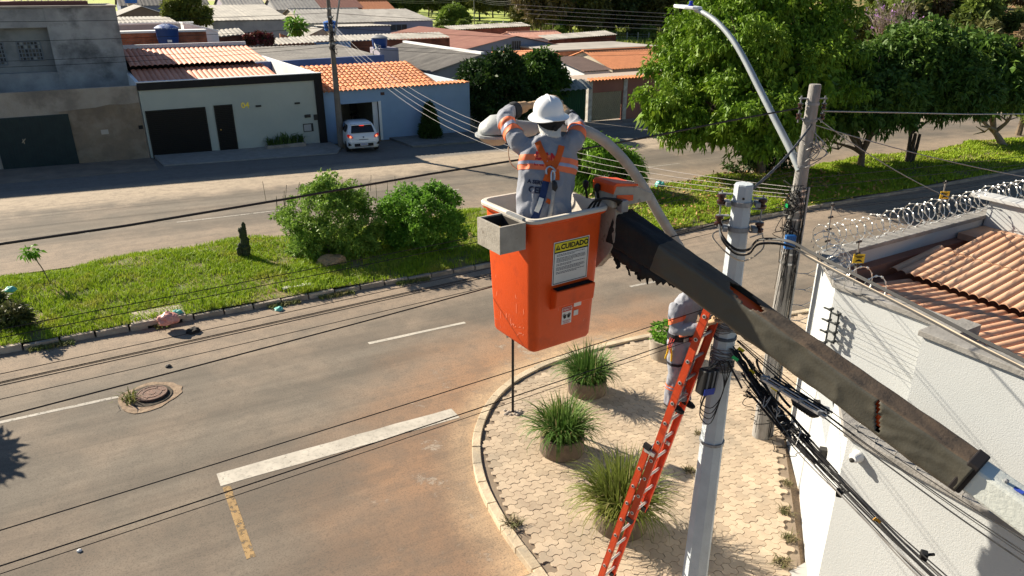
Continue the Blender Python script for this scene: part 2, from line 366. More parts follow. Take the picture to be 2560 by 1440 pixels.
def med_pts(n, x0, x1, seed, dens=lambda x, y: 1.0):
    r = np.random.default_rng(seed); out = []
    while len(out) < n:
        x = r.uniform(x0, x1); y = r.uniform(MED0-.02, MED1+.55)
        if y > med_edge(x)+.05: continue
        if r.random() < dens(x, y): out.append((x, y))
    return np.array(out)
def gdens(x, y):
    k = mnoise.noise((x*.7, y*.9, 3.1))+.6*mnoise.noise((x*2.3, y*2.3, 7)); k = .62+k*.75
    if 15 < x < 30 and y > 20.5: k *= .55
    return max(.04, min(1, k))
grassm = mat('fresh_grass', (.32, .42, .026), (.21, .33, .022), 5, .6, c3=(.42, .38, .075), s3=1.1, t3=(.52, .74), trans=.3, spec=.2)
xy = np.concatenate([med_pts(90000, -7, 12, 3, gdens), med_pts(62000, 12, 34, 4, gdens), med_pts(30000, 34, 68, 5, gdens)])
zf = np.array([med_z(a, b) for a, b in xy]); hs = np.array([.10+.08*mnoise.noise((a*.8, b*.8, 11))+.05*max(0, mnoise.noise((a*2, b*2, 5))) for a, b in xy])
hs *= np.where(xy[:, 0] > 30, 1.2, 1.0)
go = link('grass', blades('grass', xy, zf, np.maximum(hs, .03), np.where(xy[:, 0] > 30, .05, np.where(xy[:, 0] > 14, .034, .020)), grassm, .9, 5)); tag(go, 'bright green grass covering the long median strip', 'grass', kind='stuff')
# ragged weeds along the kerb foot
wx = rng.uniform(-6, 16, 9000); keep = np.array([mnoise.noise((v*1.1, 4.4, 0)) > .06 for v in wx]); wx = wx[keep]; wy = MED0-.14-np.abs(rng.normal(0, .09, len(wx)))
wo = link('kerb_weeds', blades('kerb_weeds', np.stack([wx, wy], 1), gz(wx), .09, .02, mat('kerb_weed', (0.14, 0.196, 0.042), (0.266, 0.224, 0.084), 3, .7, trans=.2), 1.3, 9)); tag(wo, 'scrubby weeds along the foot of the median kerb', 'weeds', kind='stuff')

# ---------------- corner pavement with interlocking pavers
KERB = [(4.30, -30), (4.30, 3.5), (4.30, 6.0), (4.35, 6.84), (4.41, 7.88), (4.62, 9.03), (5.02, 10.02), (5.56, 10.81), (6.25, 11.48), (7.13, 11.98), (8.31, 12.28), (9.77, 12.36), (11.53, 12.22), (14.5, 11.7), (18, 11.3), (24, 11.1), (45, 11.1)]
kp = [Vector((x, y, 0)) for x, y in KERB]; kfine = smooth_path(kp, 8)
inner = []
for i, p in enumerate(kfine):
    d = (kfine[min(i+1, len(kfine)-1)]-kfine[max(i-1, 0)]).normalized(); inner.append(p+Vector((d.y, -d.x, 0))*.16)
WALL = [(45, 7.45), (10.45, 7.45), (7.22, 4.32), (7.22, -30)]
poly = [(p.x, p.y) for p in inner]+WALL
m_ = MB(); m_.prism(poly, lambda x, y: gz(x)-.02, lambda x, y: gz(x)+.075)
pave = struct(m_.build('corner_pavement', mat('joint_sand', (.25, .195, .14), (.19, .145, .105), 4, .95, .3, 30)))
ck = thing('pavement_kerb', None, None, (4.6, 9, 0)); struct(ck); ck.name = 'pavement_kerb'
kc = mat('pale_kerb', (0.598, 0.483, 0.333), (0.46, 0.368, 0.253), 4, .9, .5, 24, c3=(0.345, 0.299, 0.23), s3=1.3, rnd=.15)
acc = 0; seg = []
step = 4
for i in range(0, len(kfine)-step, step):
    a = kfine[i:i+step+1]; b_ = inner[i:i+step+1]
    if a[0].y < -4 and a[0].x < 5: continue
    if a[0].x > 32: continue
    o = .004; a = [p.copy() for p in a]; d = (a[-1]-a[0]).normalized(); a[0] += d*o*2; a[-1] -= d*o*2
    q = [(p.x, p.y) for p in a]+[(p.x, p.y) for p in b_[::-1]]
    dz = random.uniform(-.006, .008); m_ = MB(); m_.prism(q[::-1], lambda x, y: gz(x)-.03, lambda x, y: gz(x)+.122+dz); m_.build('kerb_stone', kc, ck, bevel=.012)
PIT = .212; ap = PIT/2-.0026; Rh = ap/math.cos(math.pi/6)
def paver_outline():
    out = []
    for e in range(6):
        a0 = math.pi/6+e*math.pi/3; a1 = a0+math.pi/3; p = Vector((Rh*math.cos(a0), Rh*math.sin(a0))); q = Vector((Rh*math.cos(a1), Rh*math.sin(a1)))
        nn = Vector((math.cos((a0+a1)/2), math.sin((a0+a1)/2))); s = .034 if e % 2 == 0 else -.034
        for k in range(5): 
            tt = k/5; out.append(p.lerp(q, tt)+nn*s*math.sin(math.pi*tt))
    return out
po = paver_outline(); NP = len(po)
def paver_geo(m_, c=(0, 0, 0), rot=0.0, tilt=(0, 0)):
    M2 = Matrix.Rotation(rot, 2); P = []
    for k, (s, z) in enumerate(((1.0, -.05), (1.0, .010), (.965, .015))):
        for p in po:
            q = M2 @ (p*s); P.append((c[0]+q.x, c[1]+q.y, c[2]+z+q.x*(SLOPE+tilt[0])+q.y*tilt[1]))
    Fs = [(k*NP+j, k*NP+(j+1) % NP, (k+1)*NP+(j+1) % NP, (k+1)*NP+j) for k in range(2) for j in range(NP)]+[tuple(range(2*NP, 3*NP))]
    m_.add(P, Fs)
paverm = mat('worn_paver', (.50, .395, .28), (.425, .33, .235), 3, .9, .3, 60, c3=(.36, .295, .22), s3=.8, t3=(.50, .68), rnd=.16)
m0 = MB(); paver_geo(m0); pme = m0.mesh('paver'); pme.materials.append(paverm)
def inside(x, y, pg):
    c = False; j = len(pg)-1
    for i in range(len(pg)):
        xi, yi = pg[i]; xj, yj = pg[j]
        if (yi > y) != (yj > y) and x < (xj-xi)*(y-yi)/(yj-yi)+xi: c = not c
        j = i
    return c
# polygon shrunk to keep whole pavers clear of kerb and walls; a mortar border fills the rest
PAVR = R(14); spots = []
cpoly = [p for p in poly if -3 < p[1] and p[0] < 20] 
for i in range(-100, 101):
    for j in range(-100, 101):
        lx = PIT*(i+.5*(j % 2)); ly = PIT*.8660254*j
        x = 8+lx*math.cos(PAVR)-ly*math.sin(PAVR); y = 8+lx*math.sin(PAVR)+ly*math.cos(PAVR)
        if not (4 < x < 17 and .5 < y < 12.6): continue
        if all(inside(x+.12*math.cos(k*math.pi/4), y+.12*math.sin(k*math.pi/4), poly) for k in range(8)): spots.append((x, y))
def vis(x, y):
    v = Vector((x, y, gz(x)))-CAM; z = v.dot(CF); px = 1280+F_PX*v.dot(RT)/z; pyy = 720-F_PX*v.dot(CU)/z
    return z, (1100 < px < 2100 and pyy < 1480)
vs = sorted([(vis(x, y)[0] if vis(x, y)[1] else 99+vis(x, y)[0], x, y) for x, y in spots])
for dist, x, y in vs[:300]:
    o = bpy.data.objects.new('paver', pme); COL.objects.link(o); o.parent = pave; o.location = (x, y, gz(x)+.082+random.uniform(-.003, .003)); o.rotation_euler = (random.uniform(-.012, .012), random.uniform(-.012, .012), PAVR)
m_ = MB()
for dist, x, y in vs[300:]: paver_geo(m_, (x, y, gz(x)+.082+random.uniform(-.003, .003)), PAVR, (random.uniform(-.012, .012), random.uniform(-.012, .012)))
o = m_.build('paver_field', paverm, pave, fix=False); o['kind'] = 'stuff'
# far pavements in front of the houses
fp = mat('house_pavement', (0.3, 0.29, 0.275), (0.24, 0.23, 0.215), 3, .9, .4, 30)
m_ = MB(); m_.prism([(2.9, 38.1), (11.3, 37.7), (11.8, 38.6), (11.8, 40.5), (2.7, 40.5)], lambda x, y: gz(x)-.02, lambda x, y: gz(x)+.02+.12*min(1, (y-37.6)/1.2)); struct(m_.build('house_pavement', fp))
m_ = MB(); m_.prism([(-30, 36.9), (2.6, 37.4), (2.6, 40.4), (-30, 40.4)], lambda x, y: gz(x)-.02, lambda x, y: gz(x)+.012); struct(m_.build('dirt_pavement', mat('dirt_concrete', (.25, .205, .16), (.17, .14, .115), 1.2, .95, .5, 12)))
m_ = MB(); m_.prism([(15.6, 37.6), (19.4, 37.5), (22, 39.0), (22, 40.6), (15.4, 40.6)], lambda x, y: gz(x)-.02, lambda x, y: gz(x)+.11); struct(m_.build('side_pavement', mat('side_concrete', (.22, .215, .205), (.16, .155, .145), 2, .9, .3, 30)))
m_ = MB(); m_.quad(*[(x, y, gz(x)+.006) for x, y in ((22, 38.9), (60, 38.9), (60, 42), (22, 42))]); struct(m_.build('gate_pavement', mat('gate_concrete', (.33, .29, .25), (.22, .19, .16), 1.5, .9), fix=False))
# ================================================================ WHITE CORNER HOUSE (right)
def offs(pl, d):                                  # offset an open polyline to its right-hand side
    out = []; P = [Vector((x, y)) for x, y in pl]
    for i in range(len(P)):
        a = (P[i]-P[i-1]).normalized() if i else None; b = (P[i+1]-P[i]).normalized() if i < len(P)-1 else None
        a = a or b; b = b or a; na = Vector((a.y, -a.x)); nb = Vector((b.y, -b.x)); nn = (na+nb).normalized(); out.append(tuple(P[i]+nn*(d/max(.3, nn.dot(na)))))
    return out
def ring(m_, o, i, z0, z1):
    n = len(o); P = [(*p, z) for z in (z0, z1) for q in (o, i) for p in q]      # o0 i0 o1 i1
    A = lambda k, j: k*n+j; Fs = []
    for j in range(n-1):
        Fs += [(A(0, j), A(0, j+1), A(2, j+1), A(2, j)), (A(1, j+1), A(1, j), A(3, j), A(3, j+1)), (A(2, j), A(2, j+1), A(3, j+1), A(3, j)), (A(0, j+1), A(0, j), A(1, j), A(1, j+1))]
    Fs += [(A(0, 0), A(2, 0), A(3, 0), A(1, 0)), (A(0, n-1), A(1, n-1), A(3, n-1), A(2, n-1))]
    m_.add(P, Fs)
stucco = mat('white_stucco', (0.473, 0.485, 0.482), (0.442, 0.455, 0.451), .8, .9, .28, 55, c3=(0.405, 0.412, 0.402), s3=.35, t3=(.58, .8))
coping = mat('grey_coping', (.30, .285, .265), (.20, .19, .175), 3, .9, .5, 30)
terra = mat('terracotta_sheet', (0.625, 0.338, 0.194), (0.525, 0.269, 0.156), 2.2, .75, .25, 40, c3=(0.688, 0.425, 0.269), s3=.6, t3=(.45, .75), rnd=.12)
brownp = mat('brown_flashing', (.30, .135, .085), (.24, .105, .07), 2, .85, .3, 20)
WH = thing('corner_house', 'white stucco corner house with terracotta roof and razor wire parapet', 'house', (12, 3, gz(12)))
TALL = [(26, 7.40), (10.47, 7.40), (9.5, 6.33), (9.5, 4.64), (9.04, 4.64), (9.04, -9)][::-1]
m_ = MB(); inn = offs(TALL, .20); ring(m_, TALL, inn, -1, 3.56); m_.build('wall', stucco, WH)
m_ = MB(); ring(m_, offs(TALL, -.05), offs(TALL, .25), 3.561, 3.64); m_.build('coping', coping, WH, bevel=.008)
LOW = [(9.475, 6.28), (7.28, 4.32), (7.28, -9)]
m_ = MB(); LW = [(7.28, -9), (7.28, 4.32), (8.25, 5.19)]; ring(m_, LW, offs(LW, .22), -1, 2.78); m_.build('boundary_wall', stucco, WH); m_ = MB(); LW2 = [(8.255, 5.195), (9.44, 6.26)]; ring(m_, LW2, offs(LW2, .2), -1, 1.75); m_.build('boundary_wall', stucco, WH)
m_ = MB(); ring(m_, offs(LW, -.055), offs(LW, .30), 2.781, 2.86); m_.build('boundary_coping', coping, WH, bevel=.008)
m_ = MB(); m_.bx(7.5, 9.04, -9, 5, -.6, -.1); m_.build('yard', mat('yard_concrete', (.42, .40, .37), rough=.9), WH)
# parapet inside, flashing, roofs with a valley between
m_ = MB(); m_.prism([(9.72, -9), (25, -9), (25, 7.18), (10.58, 7.18), (9.72, 6.24)], 3.0, 3.04); m_.build('valley_gutter', brownp, WH)
m_ = MB(); fl = offs(TALL, .201); fl2 = offs(TALL, .40); ring(m_, fl, fl2, 3.05, 3.30); m_.build('flashing', brownp, WH)
def corr(m_, o, u, v, W, Lg, pitch, amp, th=.012, seg=8, sag_=0):
    o, u, v = Vector(o), Vector(u).normalized(), Vector(v).normalized(); nn = u.cross(v).normalized(); 
    if nn.z < 0: nn = -nn
    k = max(2, int(round(W/pitch*seg))); P = []
    for s in (0, 1):
        for j in (0, 1):
            for i in range(k+1):
                x = W*i/k; w = abs(math.sin(math.pi*x/pitch))**.7 if amp > 0 else 0
                P.append(o+u*x+v*(Lg*j)+nn*(w*abs(amp)-s*th))
    n = k+1; Fs = []
    for i in range(k):
        Fs += [(i, i+1, n+i+1, n+i), (2*n+i+1, 2*n+i, 3*n+i, 3*n+i+1), (i+1, i, 2*n+i, 2*n+i+1), (n+i, n+i+1, 3*n+i+1, 3*n+i)]
    Fs += [(0, n, 3*n, 2*n), (n-1, 2*n-1+n*2, 2*n-1, n-1)][:1]
    m_.add(P, Fs)
XJ = 11.9
terrap = mat('pale_terracotta_sheet', (.56, .335, .205), (.48, .275, .165), 2.2, .8, .25, 40, c3=(.60, .40, .27), s3=.6, t3=(.45, .75), rnd=.1)
def roof_row(x0, z0, x1, z1, y0, y1, lift=0, rm_=None):
    v = Vector((x1-x0, 0, z1-z0)); W = .62; y = y0; i = 0
    while y < y1-.1:
        m_ = MB(); corr(m_, (x0, y, z0+lift+random.uniform(0, .006)), (0, 1, random.uniform(-.004, .004)), v, min(W, y1-y), v.length, .155, .046, seg=8); m_.build('roof_sheet', rm_ or terra, WH, True, fix=False); y += W; i += 1
roof_row(9.80, 3.34, XJ-.02, 3.10, -3.0, 6.0)
roof_row(9.98, 3.325, XJ-.02, 3.10, 6.0, 6.6)
roof_row(XJ-.05, 3.22, 13.2, 3.40, -3.0, 6.95, rm_=terrap); roof_row(13.05, 3.405, 14.3, 3.60, -3.0, 6.55, rm_=terrap)
m_ = MB(); m_.prism([(14.3, -3), (15.2, -3), (15.2, 7.15), (14.3, 7.15)], 3.3, 3.42); m_.build('ridge_flashing', mat('pale_terracotta', (.52, .33, .22), (.44, .25, .16), 2, .85), WH)
m_ = MB(); m_.bx(15.2, 15.4, -3, 7.17, 3.0, 3.95); m_.build('inner_wall', stucco, WH)
m_ = MB(); m_.bx(15.1, 15.5, -3, 7.5, 3.951, 4.02); m_.build('inner_coping', mat('pale_coping', (.55, .55, .54), (.42, .42, .41), 3, .9), WH, bevel=.008)
m_ = MB(); corr(m_, (15.55, -3, 3.9), (0, 1, 0), (1, 0, -.05), 10, 9, .18, .03, seg=4); m_.build('rear_roof', mat('old_fibre_cement', (.17, .165, .155), (.10, .10, .095), 1.5, .9, .4, 20), WH, True, fix=False)
# pitched block on the porch slab (notch of the parapet)
m_ = MB(); m_.bx(9.30, 9.86, 4.35, 4.60, 3.30, 3.645); m_.build('parapet_step', coping, WH)
# wall lights, dome camera
lm = mat('dark_fitting', (.035, .033, .03), rough=.6)
for (x, y) in ((9.13, 5.95), (8.14, 5.06)):
    m_ = MB(); n_ = Vector((-.68, .73, 0)); m_.box(Vector((x, y, 1.72))+n_*.07, (.1, .1, .22), Matrix.Rotation(R(42), 3, 'Z')); m_.build('wall_light', lm, WH)
m_ = MB(); rotx = Matrix.Rotation(R(-90), 3, 'Y'); m_.lathe((7.279, 4.14, 2.60), [(.075, 0), (.075, .025), (.06, .05), (.062, .09), (.045, .115), (.0001, .12)], 16, rotx); m_.build('dome_camera', mat('white_plastic', (.8, .8, .79), rough=.35, spec=.5), WH, True)
m_ = MB(); m_.lathe((7.165, 4.14, 2.585), [(.03, 0), (.03, .02), (.0001, .03)], 12, rotx); m_.build('lens', lm, bpy.data.objects['dome_camera'])
# electric-fence rods with insulators and signs
steel = mat('galvanised', (.42, .42, .41), (.33, .33, .32), 8, .45, metal=.7)
ysign = mat('yellow_sign', (.80, .50, .03), rough=.5); blk = mat('black_print', (.01, .01, .01), rough=.6)
def rod(p, h, tilt=(0, 0), sign=None):
    a = Vector(p); b = a+Vector((tilt[0], tilt[1], h)); m_ = MB(); m_.tube([a, b], .012, 6); o = m_.build('fence_rod', steel, WH)
    for k in range(4): m_ = MB(); c = a.lerp(b, .2+.25*k); m_.tube([c-Vector((.05, 0, 0)), c+Vector((.05, 0, 0))], .02, 6); m_.build('insulator', mat('dark_insulator', (.03, .03, .03), rough=.5), o)
    if sign:
        c = a.lerp(b, sign); m_ = MB(); rr = Matrix.Rotation(R(-32), 3, 'Z'); m_.box(c+RT*.02-FW*.02, (.17, .008, .145), rr); s = m_.build('warning_sign', ysign, WH)
        m_ = MB()
        for k, w in enumerate((.12, .08)): m_.box(c+RT*.02-FW*.03+UP*(.04-.022*k), (w, .004, .012), rr)
        m_.extr([c-FW*.031+RT*(.02+x)+UP*z for x, z in ((-.05, -.05), (.0, -.037), (.05, -.05), (.037, -.022), (.0, -.008), (-.037, -.025))], FW*-.003)
        m_.build('print', blk, s)
rod((10.62, 7.38, 3.64), .85, (-.02, .02)); rod((13.9, 7.38, 3.64), .82, (-.04, 0), .66); rod((9.62, 6.12, 3.64), .72, (0, .05), .60); rod((18, 7.38, 3.64), .82)
for (y, z0, z1) in ((6.26, 2.62, 3.26), (6.12, 2.70, 3.22)):
    m_ = MB(); m_.tube([(9.40, y, z0), (9.40, y, z1)], .014, 6)
    for k in range(4): zz = z0+(z1-z0)*(.05+.3*k); m_.box((9.42, y+.02, zz), (.10, .03, .035)); m_.box((9.38, y+.07, zz), (.03, .10, .02))
    m_.build('side_bracket', mat('bracket_grey', (.05, .055, .055), rough=.6), WH)
# fence wires between the rods
m_ = MB()
for k in range(4):
    z = 3.82+.2*k
    for a, b in (((10.61, 7.39, z), (13.88, 7.38, z)), ((13.88, 7.38, z), (18, 7.38, z)), ((9.62, 6.13, z), (10.61, 7.39, z))): m_.tube(sag(a, b, .02, 4), .003, 4)
for k in range(5):
    m_.tube(sag((9.42, 6.2-.03*k, 3.3-.14*k), (8.9, -6, 3.3-.13*k), .03, 4), .003, 4)
m_.build('fence_wire', mat('thin_wire', (.13, .13, .12), rough=.5, metal=.5), WH)
# razor wire coils with blades
razor = mat('razor_steel', (.62, .62, .60), (.48, .48, .47), 10, .35, metal=.75)
def coil(path, r, pitch, name='razor_wire', squash=1.0, half=False, ph=0):
    m_ = MB(); P = [Vector(p) for p in path]; L = sum((P[i+1]-P[i]).length for i in range(len(P)-1)); turns = L/pitch; n = int(turns*18); pts = []; d_ = []
    for k in range(n+1):
        s = L*k/n; i = 0
        while i < len(P)-2 and s > (P[i+1]-P[i]).length: s -= (P[i+1]-P[i]).length; i += 1
        d = (P[i+1]-P[i]).normalized(); c = P[i]+d*s; side = d.cross(UP).normalized() if abs(d.z) < .9 else Vector((-1, 0, 0)); upv = side.cross(d) if abs(d.z) < .9 else Vector((0, 1, 0)); a = 2*math.pi*turns*k/n+ph
        rr = r*(1+.13*math.sin(a*.37)+.07*math.sin(a*.91)); pts.append(c+side*math.cos(a)*rr*squash+upv*math.sin(a)*rr); d_.append(d)
    m_.tube(pts, .0065, 4, True)
    for k in range(0, len(pts)-1, 2):
        c = pts[k]; d = (pts[k+1]-pts[k]).normalized(); m_.tube([c-d*.03, c-d*.012, c+d*.012, c+d*.03], [.004, (.019, .007), (.019, .007), .004], 4)
    return m_.build(name, razor, WH, fix=False)
coil([(10.45, 7.42, 3.86), (18, 7.42, 3.86)], .205, .235)
coil([(10.45, 7.34, 3.83), (9.56, 6.36, 3.82), (9.53, 5.6, 3.78)], .19, .27)
coil([(7.5, 4.45, 2.97), (7.36, 3.9, 2.95), (7.36, 2.4, 2.93)], .13, .26)
m_ = MB()
for k in range(7):                               # loops that stick out past the far corner
    z = 3.2-.30*k; a = Vector((10.40, 7.36, z)); o_ = Vector((-.45, .62, 0)).normalized(); m_.tube([a, a+o_*.16+UP*.03, a+o_*.33+UP*.02, a+o_*.46+UP*.09], .0085, 4); m_.tube([a+UP*.12, a+o_*.12+UP*.04, a+o_*.33+UP*.02], .0075, 4)
m_.build('wire_loop', razor, WH, fix=False)

# ================================================================ FAR HOUSES
conc = mat('stained_concrete', (0.415, 0.399, 0.376), (0.255, 0.248, 0.239), .9, .95, .5, 14, c3=(0.0718, 0.0718, 0.0718), s3=.55, t3=(.50, .70))
conc2 = mat('bare_render', (0.375, 0.331, 0.281), (0.294, 0.25, 0.206), 1.0, .95, .6, 14, c3=(0.163, 0.144, 0.125), s3=.5, t3=(.55, .75))
patch = mat('rough_mortar', (0.25, 0.188, 0.131), (0.188, 0.144, 0.106), 1.8, .95, .9, 10, c3=(0.312, 0.256, 0.194), s3=.7, t3=(.52, .7))
def px(x, y, Y): p = ONY(x, y, Y); return p.x, p.z
def panel(m_, c, Y, t):                            # polygon of photo-survey corners on a wall plane, t thick towards the street
    m_.extr([ONY(x, y, Y) for x, y in c], (0, -t, 0)); return m_
CB = thing('unfinished_building', 'stained grey concrete two storey unfinished building with dark gate', 'building', (-2, 41, 0))
zt = ONY(200, 222, 40.45).z
m_ = MB(); m_.bx(-16, 2.52, 40.45, 40.65, -1, zt); m_.build('front_wall', conc2, CB)
m_ = MB(); x0, z0 = px(157, 408, 40.4); m_.extr([(-.95, 40.449, -.3), (2.5, 40.449, -.3), (2.5, 40.449, zt-.80), (1.9, 40.449, zt-.84), (1.2, 40.449, zt-.80), (.6, 40.449, zt-.90), (-.2, 40.449, zt-.93), (-.95, 40.449, zt-.98)], (0, -.03, 0)); m_.build('mortar_patch', patch, CB)
gate_m = mat('dark_green_gate', (0.014, 0.0336, 0.0364), (0.0098, 0.0238, 0.028), 3, .5, .2, 20)
ga, gb = px(20, 425, 40.4)[0], px(165, 285, 40.4)
m_ = MB(); m_.bx(ga-.15, gb[0]+.08, 40.36, 40.44, .0, gb[1])
for k in range(22): x = ga-.1+(gb[0]-ga+.1)*k/21; m_.bx(x-.03, x+.03, 40.335, 40.37, .05, gb[1]-.05)
g_ = m_.build('gate', gate_m, CB)
m_ = MB(); hx = px(60, 353, 40.3); 
for k in range(4): m_.tube([(hx[0]-.02, 40.31, hx[1]), (hx[0]+.09*math.cos(k*1.4+.5), 40.30, hx[1]+.13*math.sin(k*1.4+.9))], .02, 5)
m_.build('ribbon', mat('pale_ribbon', (.42, .34, .24)), g_)
m_ = MB(); mx = px(262, 330, 40.4); m_.box((mx[0], 40.41, mx[1]), (.32, .02, .22)); m_.build('notice', mat('pale_notice', (.45, .40, .34)), CB)
m_ = MB(); mx = px(352, 318, 40.4); m_.box((mx[0], 40.41, mx[1]), (.2, .05, .18)); m_.build('meter', blk, CB)
UY = 46.0; ux1, uz1 = px(288, 18, UY); ux0 = -16
m_ = MB(); m_.bx(-16, 2.52, 40.66, 46, zt-1.2, zt-.9); m_.build('terrace', conc, CB)
# upper storey: recessed bay on the left with the windows, solid block on the right
bx1, bz1 = px(118, 70, UY); rec = .55
m_ = MB(); m_.bx(bx1, ux1, UY, UY+7, 1, uz1); m_.build('upper_wall', conc, CB)
m_ = MB(); m_.bx(-16, bx1-.002, UY+rec, UY+7, 1, uz1-.02); m_.build('recessed_wall', mat('weathered_wash', (.30, .30, .285), (.22, .22, .21), 1, .95, .4, 14, c3=(.09, .09, .088), s3=.7, t3=(.55, .75)), CB)
m_ = MB(); m_.bx(-16, bx1-.003, UY+.02, UY+rec, px(50, 70, UY)[1], uz1-.01); m_.build('parapet_beam', conc, CB)
m_ = MB(); m_.bx(-16, bx1-.003, UY+.02, UY+rec, 1, px(50, 166, UY)[1]-.35); m_.build('balcony_wall', conc, CB)
m_ = MB(); m_.bx(-16, ux1+.06, UY-.06, UY+7, uz1+.001, uz1+.10); m_.build('coping', conc2, CB)
wf = mat('window_grey', (.16, .18, .20), rough=.6); gl = mat('dark_pane', (.012, .018, .026), rough=.25, spec=.3); gl2 = mat('pale_pane', (.30, .30, .27), rough=.4); gl3 = mat('mid_pane', (.08, .075, .06), rough=.35)
def gridwin(x0, x1, y0, y1, nx, nz):
    a = ONY(x0, y0, UY+rec); b = ONY(x1, y1, UY+rec); W = b.x-a.x; Hh = a.z-b.z; Yp = UY+rec
    m_ = MB(); m_.bx(a.x, b.x, Yp-.05, Yp-.002, b.z, b.z+.06); m_.bx(a.x, b.x, Yp-.05, Yp-.002, a.z-.06, a.z); m_.bx(a.x, a.x+.06, Yp-.05, Yp-.002, b.z+.06, a.z-.06); m_.bx(b.x-.06, b.x, Yp-.05, Yp-.002, b.z+.06, a.z-.06)
    for i in range(1, nx): x = a.x+W*i/nx; m_.bx(x-.022, x+.022, Yp-.046, Yp-.003, b.z+.06, a.z-.06)
    for j in range(1, nz): z = b.z+Hh*j/nz; m_.bx(a.x+.06, b.x-.06, Yp-.048, Yp-.004, z-.022, z+.022)
    w = m_.build('window', wf, CB)
    for i in range(nx):
        for j in range(nz):
            q = MB(); q.bx(a.x+W*i/nx+.02, a.x+W*(i+1)/nx-.02, Yp-.022, Yp-.012, b.z+Hh*j/nz+.02, b.z+Hh*(j+1)/nz-.02)
            r_ = random.random(); q.build('pane', gl if r_ < .62 else (gl3 if r_ < .85 else gl2), w)
gridwin(38, 112, 103, 151, 7, 5); gridwin(-40, 22, 106, 163, 5, 6)
m_ = MB(); m_.prism([(-16, 47), (ux1-1.2, 47), (ux1-1.2, 50), (-16, 50)], uz1+.102, uz1+.30); m_.build('roof_slab', mat('red_primer', (.17, .07, .055), rough=.8), CB)
m_ = MB(); corr(m_, (-2.2, 47.5, uz1+.33), (1, 0, 0), (0, 1, .1), 4.2, 6, .3, .09); m_.build('roof_sheet', mat('fibre_cement', (.46, .43, .38), (.34, .315, .28), .9, .9, .4, 18, c3=(.22, .20, .175), s3=.35, t3=(.55, .75), rnd=.15), CB, True, fix=False)
fibre = MATS['fibre_cement']

# ---------------- grey-green house number 04
H4 = thing('grey_house', 'sage grey house with black frame, black garage door and number 04', 'house', (7, 41, gz(7)))
sage = mat('sage_render', (0.425, 0.452, 0.405), (0.385, 0.412, 0.371), .7, .9, .45, 50); black = mat('black_render', (.012, .011, .012), (.018, .017, .017), 2, .75, .2, 40)
x0 = 2.56; x1 = 11.62; zt4 = px(345, 207, 40.42)[1]; ztr = px(800, 183, 40.42)[1]; ZT = (zt4+ztr)/2
m_ = MB(); m_.bx(x0, x1-.42, 40.42, 40.62, -.7, ZT-.36); m_.build('wall', sage, H4)
m_ = MB(); m_.bx(x0-.02, x1, 40.33, 40.66, ZT-.359, ZT); m_.build('fascia', black, H4)
m_ = MB(); m_.bx(x1-.419, x1, 40.33, 40.66, -.7, ZT-.36); m_.build('black_pier', black, H4)
m_ = MB(); m_.bx(x0-.05, x1+.02, 40.31, 40.68, ZT+.001, ZT+.035); m_.build('coping', mat('white_coping', (.62, .63, .65), rough=.7), H4)
blackdoor = mat('black_aluminium', (.010, .010, .010), rough=.45)
def slats(name, a, b, Y, nsl):
    xa, za = px(*a, Y); xb, zb = px(*b, Y); m_ = MB(); m_.bx(xa, xb, Y-.03, Y-.002, zb, za); m_.bx(xa-.05, xa, Y-.06, Y-.003, zb, za+.05); m_.bx(xb, xb+.05, Y-.06, Y-.003, zb, za+.05); m_.bx(xa, xb, Y-.06, Y-.003, za, za+.05)
    o = m_.build(name, blackdoor, H4); 
    for k in range(nsl):
        z = zb+(za-zb)*(k+.5)/nsl; q = MB(); q.box(((xa+xb)/2, Y-.04, z), (xb-xa-.01, .016, (za-zb)/nsl*.82), Matrix.Rotation(R(12), 3, 'X')); q.build('slat', blackdoor, o)
    return o, xa, xb, za, zb
gd = slats('garage_door', (365, 280), (530, 392), 40.42, 26); dd = slats('door', (536, 266), (594, 376), 40.42, 26)
m_ = MB(); p = px(552, 324, 40.34); m_.lathe((p[0], 40.34, p[1]), [(.03, 0), (.03, .05)], 8, Matrix.Rotation(R(90), 3, 'X')); m_.build('handle', mat('brass', (.5, .36, .13), rough=.3, metal=.9), dd[0])
brass = mat('gold_number', (.85, .68, .10), rough=.45, metal=.3)
p = px(613, 264, 40.41); put_text('04', .42, (p[0], 40.415, p[1]), (1, 0, 0), (0, 0, 1), brass, H4, 'house_number', .012, .010)
for (x, y, w, h, nm) in ((646, 265, .28, .09, 'wall_light'), (743, 258, .28, .09, 'wall_light'), (769, 290, .32, .16, 'wall_lamp'), (790, 293, .24, .3, 'intercom')):
    p = px(x, y, 40.4); m_ = MB(); m_.box((p[0], 40.39, p[1]), (w, .06, h)); m_.build(nm, lm, H4)
p = px(771, 319, 40.4); m_ = MB(); m_.box((p[0], 40.40, p[1]), (.55, .04, .44)); mb = m_.build('meter_box', lm, H4); m_ = MB(); m_.box((p[0]-.05, 40.375, p[1]), (.40, .02, .36)); m_.build('glass', mat('meter_glass', (.35, .36, .36), rough=.2), mb)
